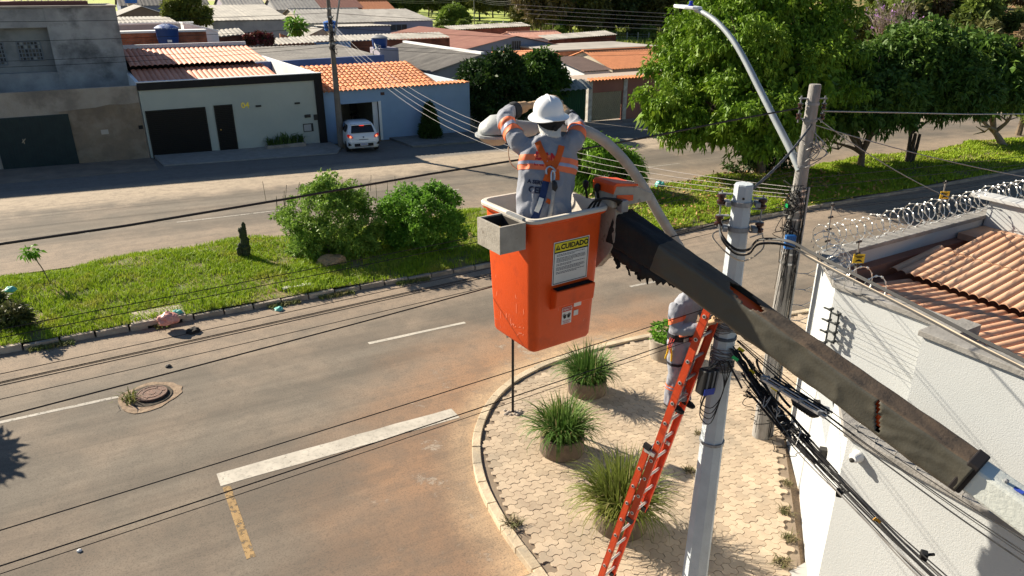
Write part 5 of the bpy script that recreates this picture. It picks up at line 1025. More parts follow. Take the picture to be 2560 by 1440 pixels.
tag(m_.build('paper_scraps', mat('paper', (.62, .58, .52), rough=.9)), 'torn white paper scraps on the grass near the kerb', 'litter')
# fallen leaves under the tall tree
n = 1500; xy = med_pts(n, 15, 32, 66); r = np.random.default_rng(66); z = np.array([med_z(a, b)+.10 for a, b in xy]); O = np.tile([[0, 0, .1]], (n, 1)); o = link('fallen_leaves', leafmesh('fallen_leaves', np.stack([xy[:, 0], xy[:, 1], z], 1), O, 1, .16, .08, 0, mat('brown_leaf', (.38, .19, .075), (.30, .22, .09), 3, .8), 67)); tag(o, 'brown fallen leaves scattered on the grass under the tall tree', 'leaves', kind='stuff')

# ---------------- field, forest and hillside
fm = mat('field_grass', (0.42, 0.464, 0.0774), (0.287, 0.354, 0.0619), .12, .9, .5, 1.5, c3=(0.177, 0.243, 0.0442), s3=.05)
m_ = MB(); m_.quad(*[(x, y, gz(x)-.01) for x, y in ((58, 108), (240, 92), (900, 90), (900, 900), (-100, 900), (20, 200))]); struct(m_.build('field', fm, fix=False))
m_ = MB(); pts = [gm(1060, 66), gm(1330, 74), gm(1330, 79), gm(1060, 76)]; m_.quad(*[(a, b, c_+.02) for a, b, c_ in pts]); struct(m_.build('dirt_road', mat('grey_dirt', (.24, .215, .19), rough=.95), fix=False))
def hillz(x, y):
    d = max(0., min(1., (x-.85*(y-42)-64)/26))*max(0., min(1., (y-41)/16)); d = d*d*(3-2*d); return gz(x)-.02+d*(1.5+.085*max(0, (x-60))*.5+.05*(y-41))+.5*d*mnoise.noise((x*.11, y*.11, 2))
m_ = MB(); P = []; nx, ny = 70, 50
for i in range(nx+1):
    for j in range(ny+1): x = 60+i*3.2; y = 40.4+j*3.4; P.append((x, y, hillz(x, y)))
m_.add(P, [(i*(ny+1)+j, (i+1)*(ny+1)+j, (i+1)*(ny+1)+j+1, i*(ny+1)+j+1) for i in range(nx) for j in range(ny) if 60+i*3.2+3.2-.85*(40.4+j*3.4-42)-64 > 0]); struct(m_.build('hillside', mat('red_bank', (0.442, 0.202, 0.0975), (0.286, 0.195, 0.091), .25, .95, .6, 3, c3=(0.13, 0.15, 0.039), s3=.13, t3=(.42, .6)), smooth=True))
def proto(seed, blobs, n, k, L, W, lm_, trunk, fork=.4, bk=barkd, droop=.3):
    o = tree('x', (0, 0, 0), blobs, n, k, L, W, lm_, seed, trunk, fork, droop, 'tree', 'forest_tree', 'forest trees beyond the roofs', bk, shell=(.55, 1.05)); return o
def rb(seed, R_, H_, n):
    r = random.Random(seed); return [((r.uniform(-R_, R_)*.6, r.uniform(-R_, R_)*.6, H_*r.uniform(.45, .85)), (R_*r.uniform(.4, .62), R_*r.uniform(.4, .62), H_*r.uniform(.16, .26))) for _ in range(n)]
fl = [leafm('forest_dark', (0.0608, 0.0879, 0.0237), (0.0406, 0.0608, 0.0169), (0.101, 0.118, 0.0338), .15), leafm('forest_olive', (0.128, 0.128, 0.036), (0.0825, 0.09, 0.027), (0.18, 0.165, 0.0525), .2), leafm('forest_mid', (0.112, 0.154, 0.0324), (0.0756, 0.108, 0.0252), (0.18, 0.216, 0.0468), .2), leafm('forest_dry', (0.21, 0.147, 0.077), (0.14, 0.105, 0.056), (0.105, 0.112, 0.042), .2)]
protos = [proto(100+i, rb(100+i, 4.6, 9.5, 7), 520, 9, .85, .42, fl[i], .22) for i in range(4)]
small = [proto(120+i, rb(120+i, 1.6, 2.4, 4), 240, 8, .5, .22, [fl[2], leafm('bush_lime', (0.192, 0.256, 0.048), (0.136, 0.192, 0.0352), None, .25), fl[1], fl[3]][i], .06) for i in range(4)]
KINDS = ['dark crowned', 'olive crowned', 'mid green', 'dry brownish']; used = [0]*8; first = {}
def plant(kind, x, y, s, lab, small_=False):
    src = (small if small_ else protos)[kind]; z = hillz(x, y) if (x > 60 and y > 40.4 and x < 283 and y < 210) else gz(x); key = (kind, small_)
    if key not in first: first[key] = 1; src.location = (x, y, z-.05); src.scale = (s, s, s); src.rotation_euler = (0, 0, random.uniform(0, 6.28)); src['label'] = lab; return src
    return copy_thing(src, (x, y, z-.05), random.uniform(0, 6.28), lab, s)
r = random.Random(5)
for i in range(120):                               # far wood along the top of the picture
    u = i/119; pxx = 880+(u/.62*800 if u < .62 else 800+(u-.62)/.38*900)+r.uniform(-20, 20); row = r.choice((0, 0, 1, 1, 2)); base_y = [92, 76, 58][row] if pxx > 1330 else [46, 36, 26][row]
    g = G(pxx, base_y+r.uniform(-6, 6)); k = r.choice((0, 0, 0, 1, 1, 2, 3)); o = plant(k, g.x, g.y, r.uniform(1.0, 1.7), KINDS[k]+' tree in the wood beyond the field'); o['group'] = 'wood trees, '+KINDS[k]
for i in range(46):                               # scrub of the field and bank
    pxx = 1080+r.random()*640; g = G(pxx, r.uniform(70, 112)); k = r.choice((0, 1, 1, 2)); o = plant(k, g.x, g.y, r.uniform(.6, 1.2), ['mid green', 'lime green', 'olive', 'dry brown'][k]+' scrub bush in the sunny field', True); o['group'] = 'field scrub, kind %s' % ['mid', 'lime', 'olive', 'dry'][k]
for i in range(64):
    y = r.uniform(44, 110); x = 66+.85*(y-42)+r.uniform(0, 70); k = r.choice((0, 1, 2, 2, 3)); o = plant(k, x, y, r.uniform(.9, 2.1), ['mid green', 'lime green', 'olive', 'dry brown'][k]+' scrub bush on the red bank', True); o['group'] = 'bank scrub, kind %s' % ['mid', 'lime', 'olive', 'dry'][k]
n = 7000; P = []
while len(P) < n:
    g = G(r.uniform(1100, 1720), r.uniform(66, 116))
    if g.y > 100: P.append((g.x, g.y))
xy = np.array(P); o = link('field_tussocks', blades('field_tussocks', xy, gz(xy[:, 0]), .8, .22, mat('tussock', (0.34, 0.374, 0.068), (0.221, 0.272, 0.051), .3, .8, trans=.25), .8, 71)); tag(o, 'tall sunny grass in the field beyond the roofs', 'grass', kind='stuff')
# bare flowering tree on the bank
def bare_tree(base, H_, W_, seed):
    r = random.Random(seed); t = thing('bare_tree', 'bare grey branched tree with a few lilac flowers on the bank', 'tree', base); m_ = MB(); tips = []
    def br(p, d, L, rad, lev):
        e = p+d*L; m_.tube([p, p.lerp(e, .5)+Vector((r.uniform(-.05, .05), r.uniform(-.05, .05), 0))*L, e], [rad, rad*.8, rad*.6], 5)
        if lev == 0: tips.append(e); return
        for k in range(4 if lev > 1 else 5):
            nd = (d+Vector((r.uniform(-.8, .8), r.uniform(-.8, .8), r.uniform(-.25, .45)))*.8).normalized(); br(p.lerp(e, r.uniform(.55, 1)), nd, L*r.uniform(.55, .8), rad*.55, lev-1)
    for k in range(7): br(Vector(base), Vector((r.uniform(-.9, .9), r.uniform(-.6, .6), .9)).normalized(), H_*.36, .10, 3)
    m_.build('branches', mat('grey_branch', (.34, .28, .25), (.25, .20, .18), 3, .9), t); P = np.array([tuple(q) for q in r.sample(tips, 34)]); link('flowers', leafmesh('flowers', P, np.zeros_like(P), 4, .3, .22, 0, mat('lilac_flower', (.45, .25, .55), rough=.8, trans=.3), seed), t)['kind'] = 'stuff'
    P = np.array([tuple(q) for q in r.sample(tips, 160)]); link('leaves', leafmesh('leaves', P, np.zeros_like(P), 2, .3, .15, .5, fl[1], seed+1), t)
bare_tree((92, 60, hillz(92, 60)), 9.0, 8, 9)
# palm
c = gbase(2545, 338); t = thing('palm', 'small bright palm at the right edge beyond the shaded trees', 'palm', c); m_ = MB(); m_.tube([c, c+Vector((.1, 0, 1.2))], [.22, .16], 8); m_.build('trunk', bark, t); V = []; Fq = []; r = random.Random(8)
for k in range(20):
    a = k*2.4; el = r.uniform(.5, 1.35); L = r.uniform(2.6, 3.4); p = c+Vector((.1, 0, 1.1)); d = Vector((math.cos(a)*math.cos(el), math.sin(a)*math.cos(el), math.sin(el)))
    pts = [p]
    for s in range(10): d = (d+Vector((0, 0, -.085))).normalized(); p = p+d*L/10; pts.append(p)
    for s in range(1, 10):
        for q in range(3):
            b = pts[s].lerp(pts[s+1], q/3); side = (pts[s+1]-pts[s]).cross(UP).normalized(); dd = (pts[s+1]-pts[s]).normalized()
            for sg in (-1, 1):
                e = b+side*sg*.62*math.sin(math.pi*(s+1)/12)+dd*.35-UP*.16; w = dd*.045; o = len(V); V += [tuple(b-w), tuple(b+w), tuple(e)]; Fq.append((o, o+1, o+2))
link('fronds', npmesh('fronds', V, Fq, leafm('palm_leaf', (0.285, 0.36, 0.0525), (0.195, 0.27, 0.039), None, .35)), t)
# white horse and rider's cart on the dirt road
def horse():
    p = G(1238, 68); t = thing('horse', 'tiny white horse standing on the dirt road beyond the roofs', 'horse', (p.x, p.y, gz(p.x))); o = Vector((p.x, p.y, gz(p.x))); f = Vector((-.8, .3, 0)).normalized(); s = Vector((f.y, -f.x, 0)); m_ = MB()
    Q = lambda a, b, z: o+f*a+s*b+UP*z
    m_.tube(smooth_path([Q(-.85, 0, 1.15), Q(-.4, 0, 1.12), Q(.2, 0, 1.1), Q(.6, 0, 1.2), Q(.95, 0, 1.6), Q(1.1, 0, 1.85), Q(1.45, 0, 1.6)], 4), [.2]+[.30]*5+[.31]*5+[.29]*3+[.22]*3+[.17]*3+[.14]*3+[.09]*3, 10)
    for a, b in ((-.6, .16), (-.6, -.16), (.45, .15), (.45, -.15)):
        back = a < 0; m_.tube([Q(a, b, 1.05), Q(a+(.12 if back else .02), b, .72), Q(a-(.10 if back else 0), b, .42), Q(a, b, 0)], [.16, .10, .06, .07], 7)
    m_.tube([Q(1.08, .06, 1.9), Q(1.1, .08, 2.05)], [.05, .01], 5); m_.tube([Q(1.08, -.06, 1.9), Q(1.1, -.08, 2.05)], [.05, .01], 5)
    m_.build('body', mat('white_coat', (.62, .59, .55), rough=.8), t, True); m_ = MB(); m_.tube([Q(-.85, 0, 1.25), Q(-1.05, 0, .95), Q(-1.05, 0, .5)], [.05, .08, .03], 6); m_.build('tail', mat('grey_hair', (.3, .28, .26)), t)
    c = o-f*2.6; t = thing('cart', 'small dark cart behind the white horse on the dirt road', 'cart', c); m_ = MB(); m_.box(c+UP*.75, (1.5, 1.3, .5), Matrix.Rotation(2.8, 3, 'Z')); m_.build('bed', lm, t)
    for sg in (-1, 1): m_ = MB(); m_.lathe(c+s*sg*.8+UP*.42, [(.42, -.04), (.42, .04), (.3, .03), (.08, .03)], 16, s.to_track_quat('Z', 'Y').to_matrix()); m_.build('wheel', lm, t)
    m_ = MB(); m_.tube([c+UP*.7+f*.6, o-f*.3+UP*1.0], .05, 5); m_.build('shaft', lm, t)
    c2 = c+UP*1.0; m_ = MB(); m_.tube(smooth_path([c2+f*.35+UP*-.25, c2+f*.3, c2+UP*.02, c2+UP*.45, c2+UP*.68, c2+UP*.78], 3), [.06, .09, .1, .15, .17, .17, .18, .2, .2, .2, .2, .17, .1, .07, .06, .05], 9); m_.tube([c2+UP*.78, c2+UP*.9, c2+UP*1.03], [.07, .11, .05], 9)
    for sg in (-1, 1): m_.tube([c2+UP*.62+s*sg*.2, c2+UP*.35+s*sg*.28+f*.1, c2+UP*.25+f*.45+s*sg*.12], [.08, .06, .045], 7)
    tag(m_.build('person', mat('pale_shirt', (.55, .53, .5), rough=.9), None, True), 'person in a pale shirt sitting on the horse cart', 'person')
horse()
# ================================================================ POLES, LAMPS, WIRES
cable = mat('black_cable', (.012, .012, .013), rough=.6); cableg = mat('grey_cable', (.16, .15, .14), rough=.6); cablew = mat('beige_cable', (.48, .40, .30), rough=.7); twist = mat('aluminium_strand', (.30, .30, .29), rough=.5, metal=.4)
pwhite = mat('whitewashed_concrete', (.50, .545, .57), (.43, .47, .495), 4, .9, .5, 40, c3=(.36, .37, .38), s3=18, t3=(.66, .72)); pgrey = mat('old_pole_concrete', (.32, .305, .285), (.235, .222, .205), 3, .95, .7, 25, c3=(.13, .12, .11), s3=2.2, t3=(.55, .75), stretch=(3, 3, .6)); galv = mat('dull_galvanised', (.30, .31, .32), (.22, .225, .23), 6, .6, metal=.5); brownc = mat('brown_porcelain', (.045, .018, .014), rough=.15, spec=.6)
WPX, WPY, WPT = 5.88, 5.18, 5.91
def wr_(z): return .175+(.100-.175)*(z+.15)/6.06
WP = thing('utility_pole', 'whitewashed octagonal concrete pole nearest the camera beside the ladder', 'utility pole', (WPX, WPY, gz(WPX)))
m_ = MB(); m_.lathe((WPX, WPY, 0), [(wr_(z), z) for z in (-.2, 1, 2, 3, 4, 5, WPT-.015)]+[(wr_(WPT)*.93, WPT)], 8, ph=R(10)); m_.build('shaft', pwhite, WP)
m_ = MB(); m_.lathe(Vector((WPX, WPY, 5.77))-FW*.103+RT*-.02, [(.014, 0), (.014, .012)], 10, FW.to_track_quat('Z', 'Y').to_matrix()); m_.build('bolt_hole', lm, WP)
def band(z, par, r, name='band', h=.05, ma=galv):
    m_ = MB(); m_.lathe((WPX, WPY, z), [(r+.012, -h/2), (r+.012, h/2)], 16); return m_.build(name, ma, par)
def spool(c, par, ax=UP, s=1.0):
    m_ = MB(); m_.lathe(c, [(.018*s, -.05*s), (.040*s, -.045*s), (.042*s, -.02*s), (.026*s, -.008*s), (.026*s, .008*s), (.042*s, .02*s), (.040*s, .045*s), (.018*s, .05*s)], 12); return m_.build('insulator', brownc, par, True)
AX = Vector((.80, -.60, 0)).normalized()
for z in (5.70, 5.42):
    b = band(z, WP, wr_(z)); m_ = MB()
    for s in (-1, 1):
        m_.box(Vector((WPX, WPY, z))+AX*s*(wr_(z)+.05)-FW*.02, (.05, .14, .045), Matrix.Rotation(math.atan2(AX.y, AX.x), 3, 'Z'))
    m_.build('clamp_bolt', galv, b)
for s in (-1, 1):
    c = Vector((WPX, WPY, 0))+AX*s*.215; zz = (5.74, 5.50) if s < 0 else (5.70, 5.44); m_ = MB()
    for z in zz: m_.bar(c+UP*(z+.055)-AX*s*.10, c+UP*(z+.055)+AX*s*.03, .045, .012); m_.bar(c+UP*(z-.06)-AX*s*.10, c+UP*(z-.06)+AX*s*.03, .045, .012)
    m_.tube([c+UP*(zz[1]-.09), c+UP*(zz[0]+.09)], .009, 6); k = m_.build('insulator_rack', galv, WP)
    for z in zz: spool(c+UP*z, k, s=1.15)
for z in (4.46, 4.12, 3.72, 2.7): band(z, WP, wr_(z), 'strap', .035, mat('dark_strap', (.06, .075, .10), rough=.6) if z > 4 else galv)
m_ = MB()
for k in range(30):                                # wrapped wire round the pole
    z = 3.72+.013*k+random.uniform(-.01, .01)+(.25 if k > 18 else 0); r_ = wr_(z)+.016; tl = random.uniform(-.06, .06); m_.tube([(WPX+r_*math.cos(a), WPY+r_*math.sin(a), z+tl*math.cos(a+k)) for a in [i*math.pi/6 for i in range(13)]], .004+.003*random.random(), 4)
m_.build('wrapped_wire', cableg, WP)['kind'] = 'stuff'
# junction box on the pole
bc = DP(1768, 952, 8.15); t = thing('junction_box', 'black fibre junction box with grey ribs and blue label on the white pole', 'junction box', bc); q = Matrix.Rotation(math.atan2(RT.y, RT.x)+R(25), 3, 'Z') @ Matrix.Rotation(R(6), 3, 'Y')
m_ = MB(); m_.box(bc, (.20, .13, .31), q); m_.build('case', mat('black_plastic', (.014, .014, .015), rough=.45), t, bevel=.02); m_ = MB()
for x in (-.055, .02, .07): m_.box(bc+q @ Vector((x, -.07, .02)), (.022, .012, .25), q)
m_.build('rib', mat('grey_plastic', (.13, .13, .135), rough=.5), t); m_ = MB(); m_.box(bc+q @ Vector((-.01, -.0775, -.10)), (.15, .004, .08), q); m_.build('label', mat('blue_label', (.015, .04, .30), rough=.5), t)
m_ = MB()
for k in range(4):
    o = Vector((random.uniform(-.06, .06), 0, 0)); m_.tube(smooth_path([bc+UP*.14+o, bc+UP*.25+RT*(.1+.05*k), bc+RT*.2-UP*.1, bc-UP*(.35+.07*k)+RT*.1, bc-UP*(.3+.05*k)-RT*.04, bc-UP*.16+o], 5), .006, 5)
m_.build('lead', cable, t)
# grey pole
GX, GY, GT = 10.09, 7.71, 6.42
def gr_(z): return .165+(.092-.165)*(z+.25)/6.7
GP = thing('utility_pole', 'old grey round concrete pole wrapped with telecom cables by the white wall', 'utility pole', (GX, GY, gz(GX)))
m_ = MB(); m_.lathe((GX, GY, 0), [(gr_(z), z) for z in (-.35, 1, 2, 3, 4, 5, 6, GT-.02)]+[(gr_(GT)*.9, GT)], 18); m_.build('shaft', pgrey, GP, True)
def gband(z, h=.04, ma=galv): m_ = MB(); m_.lathe((GX, GY, z), [(gr_(z)+.014, -h/2), (gr_(z)+.014, h/2)], 18); return m_.build('band', ma, GP)
for z in (6.12, 5.86, 5.12, 4.72, 4.62, 4.5, 4.36, 4.22, 4.02, 3.8, 3.6, 3.42): gband(z, .035, galv if z > 4.8 else mat('bright_band', (.55, .55, .54), rough=.4, metal=.6))
for s in (-1, 1):
    c = Vector((GX, GY, 0))+RT*s*.19; m_ = MB()
    for z in (6.18, 5.86): m_.bar(c+UP*(z+.02)-RT*s*.1, c+UP*(z+.02)+RT*s*.03, .05, .015)
    m_.tube([c+UP*5.82, c+UP*6.24], .012, 6); k = m_.build('insulator_rack', galv, GP); spool(c+UP*6.08, k); spool(c+UP*5.92, k)
m_ = MB(); c = Vector((GX, GY, 0)); m_.tube([c+RT*(gr_(0)+.05)+UP*-.2, c+RT*(gr_(5)+.045)+UP*4.75], .028, 8); m_.build('conduit', mat('grey_pvc', (.30, .30, .30), rough=.6), GP, True)
m_ = MB(); r = random.Random(4)
for k in range(26):                                # vertical telecom drops, tangled
    a = r.uniform(2.4, 5.4); z1 = r.uniform(4.0, 4.9); z0 = r.choice((r.uniform(-.2, .3), r.uniform(2.6, 3.6))); P = []
    for i in range(9): z = z1+(z0-z1)*i/8; rr = gr_(z)+.012+.03*r.random(); P.append((GX+rr*math.cos(a+.15*math.sin(i+k)), GY+rr*math.sin(a+.15*math.sin(i+k)), z))
    m_.tube(P, r.choice((.004, .006, .008)), 4)
for k in range(26):
    p = c+UP*r.uniform(3.9, 4.8)-RT*r.uniform(.05, .2)-FW*.12; m_.tube(smooth_path([p+Vector((r.uniform(-.14, .14), r.uniform(-.14, .14), r.uniform(-.16, .16))) for _ in range(5)], 4), .007, 4)
m_.build('drop_cables', cable, GP)
m_ = MB()
for k in range(12):
    a0 = r.uniform(0, 6.28); z = 5.6+r.uniform(-.15, .15); m_.tube(smooth_path([c+Vector((math.cos(a0)*.12, math.sin(a0)*.12, z)), c+RT*r.uniform(.1, .35)+UP*(z-r.uniform(.05, .25))-FW*.1, c+RT*r.uniform(-.05, .2)-FW*.14+UP*(z-r.uniform(.1, .4)), c+Vector((.1, 0, z-.3))], 5), .008, 4)
m_.build('tap_wires', twist, GP)
t = thing('splice_box', 'blue splice box strapped to the grey utility pole', 'junction box', c+UP*3.85); m_ = MB(); bc2 = c-FW*.20-RT*.10+UP*3.86; m_.box(bc2, (.17, .09, .24), Matrix.Rotation(math.atan2(RT.y, RT.x), 3, 'Z')); m_.build('case', mat('blue_case', (.02, .12, .36), rough=.5), t, bevel=.012); m_ = MB()
for k in range(5): m_.box(bc2-FW*.048+RT*(-.06+.03*k), (.008, .006, .2), Matrix.Rotation(math.atan2(RT.y, RT.x), 3, 'Z'))
m_.build('rib', mat('dark_blue', (.01, .05, .16), rough=.5), t)
m_ = MB(); m_.box(c+RT*-.2-FW*.12+UP*4.47, (.05, .05, .06)); m_.build('green_cap', mat('green_plastic', (.02, .42, .12), rough=.4), GP)
# lamp on the grey pole
SL1 = thing('street_lamp', 'long curved street lamp arm with flat white head on the grey pole', 'street lamp', (GX, GY, 5.2)); armm = mat('painted_steel', (.42, .46, .47), (.36, .39, .40), 3, .5, .1, 40, metal=.3)
pa = smooth_path([ONX(x, y, GX-.06) for x, y in ((1999, 425), (1975, 372), (1938, 300), (1900, 225), (1862, 150), (1832, 100), (1798, 60), (1765, 35), (1738, 24))], 5)
m_ = MB(); m_.tube(pa, [.062-.022*i/(len(pa)-1) for i in range(len(pa))], 10); m_.build('arm', armm, SL1, True); m_ = MB(); m_.bar(pa[0]+UP*.1, Vector((GX, GY, pa[0].z+.1)), .08, .05); m_.bar(pa[4], Vector((GX, GY, pa[4].z)), .06, .05); m_.build('bracket', galv, SL1)
e = pa[-1]; d = (pa[-1]-pa[-3]).normalized(); d.z *= .25; d.normalize(); sd = d.cross(UP).normalized(); lw = mat('lamp_white', (.72, .74, .76), rough=.4)
m_ = MB(); m_.extr([e-d*.12+sd*.06, e-d*.05+sd*.11, e+d*.12+sd*.15, e+d*.45+sd*.12, e+d*.58, e+d*.45-sd*.12, e+d*.12-sd*.15, e-d*.05-sd*.11, e-d*.12-sd*.06], (0, 0, .055)); m_.build('head', lw, SL1, bevel=.015)
m_ = MB(); m_.lathe(e+d*.12+UP*.055, [(.05, 0), (.05, .02), (.034, .03), (.034, .075), (.03, .085), (.001, .088)], 14); m_.build('photocell', mat('photocell_blue', (.01, .03, .35), rough=.35), SL1, True)
# lamp being mended, arm on the white pole
SL2 = thing('street_lamp', 'thick bent lamp arm with grey domed lamp head the worker is mending', 'street lamp', (WPX, WPY, 4.35)); arm2 = mat('weathered_tube', (.40, .385, .36), (.31, .295, .275), 5, .6, .2, 40, metal=.2)
L2 = [(1322, 322, 5.60), (1385, 315, 5.57), (1440, 320, 5.54), (1500, 345, 5.50), (1560, 400, 5.46), (1610, 470, 5.42), (1650, 540, 5.38), (1722, 655, 5.31), (1800, 785, 5.24)]
pb = smooth_path([ONY(x, y, Y) for x, y, Y in L2], 5); m_ = MB(); m_.tube(pb, .050, 12); m_.build('arm', arm2, SL2, True)
h0 = pb[0]; hd = (ONY(1195, 332, 5.62)-h0); HL = hd.length; hd.normalize(); hs_ = hd.cross(UP).normalized(); hu = hs_.cross(hd); hm = mat('lamp_grey', (.44, .45, .44), (.36, .37, .365), 3, .5, .15, 40)
def lampring(f, w, top, bot): return [h0+hd*HL*f+hs_*w*math.cos(a)+hu*(top if math.sin(a) > 0 else bot)*math.sin(a) for a in [i*math.pi/8 for i in range(16)]]
m_ = MB(); RG = [lampring(*q) for q in ((-.12, .06, .06, .06), (.0, .075, .07, .07), (.22, .085, .085, .07), (.34, .13, .12, .03), (.5, .165, .15, .02), (.7, .17, .145, .02), (.88, .12, .09, .02), (.96, .05, .03, .02))]; m_.add([p for g in RG for p in g], [(i*16+j, i*16+(j+1) % 16, (i+1)*16+(j+1) % 16, (i+1)*16+j) for i in range(7) for j in range(16)]+[tuple(range(15, -1, -1)), tuple(range(7*16, 8*16))]); m_.build('housing', hm, SL2, True)
m_ = MB(); o_ = [h0+hd*HL*(.66+.36*math.cos(a))+hs_*.185*math.sin(a)-hu*.018 for a in [i*math.pi/12 for i in range(24)]]; m_.extr(o_, hu*-.022); m_.build('rim', hm, SL2)
m_ = MB(); P = []
for k, f in enumerate((1, .92, .7, .35, .02)):
    P += [h0+hd*HL*(.66+.34*f*math.cos(a))+hs_*.17*f*math.sin(a)-hu*(.041+.085*(1-f*f)) for a in [i*math.pi/12 for i in range(24)]]
m_.add(P, [(i*24+j, i*24+(j+1) % 24, (i+1)*24+(j+1) % 24, (i+1)*24+j) for i in range(4) for j in range(24)]); m_.build('glass_bowl', mat('dusty_glass', (.34, .29, .22), rough=.35, spec=.5), SL2, True)
m_ = MB(); p = h0+hd*HL*.35-hu*.06; m_.tube(smooth_path([p, p-hu*.12+hd*.03, p-hu*.24, p-hu*.3-hd*.08, p-hu*.22-hd*.12, p-hu*.1-hd*.05], 5), .006, 5); m_.build('loose_wire', cablew, SL2)
# wires: every run its own thing
def wire(label, pts, r_, ma=cable, grp=None, name='cable', n=4):
    m_ = MB(); m_.tube(pts, r_, n); return tag(m_.build(name, ma, None, True, fix=False), label, 'cable', grp)
def run(a, b, s): return sag(a, b, s, 22)
gp = Vector((GX, GY, 0)); wp = Vector((WPX, WPY, 0))
wob = [p+Vector((0, 0, .012*math.sin(i*1.9))) for i, p in enumerate(run(gp+UP*6.06-RT*.15, (-26, 7.6, 6.25), .55))]
wire('thick twisted black cable sagging left across the street from the grey pole top', wob, .013, cable, n=6)
for k, (z, s) in enumerate(((5.02, .26), (4.96, .29))): wire(''+('upper','lower')[k]+' of two thin wires over the median grass to the grey pole', run(gp+UP*z-RT*.12, (-26, 7.6, z+.15), s), .0045, cable, 'thin wire pair over the grass')
for k, (z, s) in enumerate(((4.52, .22), (4.45, .245), (4.435, .25), (4.415, .262), (4.28, .28))): wire(''+('topmost','second','third','fourth','lowest')[k]+' of five telecom wires along the near kerb to the grey pole', run(gp+UP*z-RT*.12, (-26, 7.6+.05*k, z+.2), s), .0042+.0012*(k % 2), cable, 'telecom wires to the grey pole')
wire('black service cable from the white pole insulators out over the lane line', run(wp+UP*5.46-AX*.215, (-24, 5.0, 5.5), .42), .006)
wire('black telecom wire from the white pole over the white edge line', run(wp+UP*4.52-RT*.1, (-24, 5.1, 4.7), .30), .0052)
for k, z in enumerate((4.22, 4.17)): wire(''+('thicker','thinner')[k]+' of a close pair of low wires crossing the planters to the white pole', run(wp+UP*z-RT*.12, (-24, 5.1+.04*k, z+.22), .30+.03*k), .0065-.0025*k, cable, 'low wire pair')
wire('long wire running right from the grey pole top past the shaded trees', [p+Vector((0, 0, .008*math.sin(i*2))) for i, p in enumerate(run(gp+UP*6.0+RT*.17, (58, 7.7, 5.0), .9))], .011, twist)
for k, (z, s) in enumerate(((4.9, .5), (4.75, .55), (4.5, .62), (4.45, .7), (4.36, .74), (4.3, .6))): wire(('topmost','second','third','fourth','fifth','lowest')[k]+' of six telecom wires running right over the grass from the grey pole', run(gp+UP*z+RT*.08, (58, 7.7, z-1.0), s), .0055, cable, 'telecom wires running right')
for k, e in enumerate(((14.6, 7.2, 3.9), (17.0, 6.0, 4.2))): wire(('upper' if k else 'lower')+' pale drop wire from the grey pole to the corner house roof', run(gp+UP*(5.9-.12*k)+RT*.1, e, .12), .008, twist)
tw = run(gp+UP*5.8-FW*.09, wp+UP*5.72+FW*.12+RT*.02, .10); m_ = MB()
for k in range(3): m_.tube([p+Vector((math.cos(i*1.3+k*2.1), 0, math.sin(i*1.3+k*2.1)))*.014 for i, p in enumerate(tw)], .011, 5)
tag(m_.build('cable', mat('grey_twisted', (.07, .07, .075), rough=.6), None, True, fix=False), 'twisted triple cable joining the two utility poles', 'cable')
hp = Vector((12.0, 39.1, 0))
for k in range(4): wire(('topmost','second','third','lowest')[k]+' of four light wires strung across the street from the house pole', run(hp+UP*(6.2-.18*k)+Vector((.1, 0, 0)), gp+UP*(4.75-.06*k)-RT*.1, 1.5+.10*k), .0048, mat('pale_wire', (.26, .235, .225), rough=.6), 'wires across the street')
# house-side pole and its lines
HP = thing('utility_pole', 'slim dark concrete pole between the sage house and the blue house', 'utility pole', (12.0, 39.1, gz(12)))
m_ = MB(); m_.lathe((12.0, 39.1, 0), [(.20, -.6), (.17, 2), (.13, 5), (.10, 7.35)], 10); m_.build('shaft', mat('sooty_concrete', (.20, .175, .15), (.14, .12, .10), 2, .95, .5, 20), HP, True); m_ = MB()
for z in (6.9, 6.5, 6.1, 5.2): m_.lathe((12.0, 39.1, z), [(.16, -.03), (.16, .03)], 10); m_.box((12.0, 38.93, z), (.08, .14, .1))
m_.build('band', galv, HP); m_ = MB(); m_.tube([(12.15, 39.0, 5.6), (12.55, 38.6, 7.8), (12.75, 38.4, 8.6)], .05, 8); m_.build('lamp_arm', galv, HP)
m_ = MB(); 
for k in range(14): z = random.uniform(4.6, 6.9); m_.tube(smooth_path([(12+random.uniform(-.25, .25), 38.9+random.uniform(-.15, .1), z+random.uniform(-.3, .3)) for _ in range(4)], 4), .015, 4)
m_.build('tangle', cable, HP)
for k, (z, s) in enumerate(((6.7, .5), (6.0, .6), (5.2, .6), (5.05, .7))):
    wire('one of the lines along the house fronts left of the dark pole', run((12, 39.1, z), (-24, 39.2, z+.8), s), .009, cable, 'house front lines left'); wire('one of the lines along the house fronts right of the dark pole', run((12, 39.1, z), (48, 39.2, z-1), s), .009, cable, 'house front lines right')
for lab, (x, y, H_) in (('far slim pole standing behind the cream fibre roof', (880, 62, 9)), ('far slim pole by the small round tree on the dirt road', (1186, 66, 9.5)), ('far slim pole at the left of the sunny field', (1312, 72, 9.5)), ('far thin mast rising over the long pale roof', (744, 85, 8))):
    b = G(x, y); t = thing('utility_pole', lab, 'utility pole', (b.x, b.y, gz(b.x))); m_ = MB(); m_.lathe((b.x, b.y, gz(b.x)), [(.2, 0), (.12, H_)], 8); m_.build('shaft', pgrey, t, True); m_ = MB(); m_.box((b.x, b.y-.15, gz(b.x)+H_-1), (1.6, .12, .12)); m_.build('crossarm', galv, t)
fpoles = [G(880, 62), G(1186, 66), G(1312, 72), Vector((190, 120, 0))]
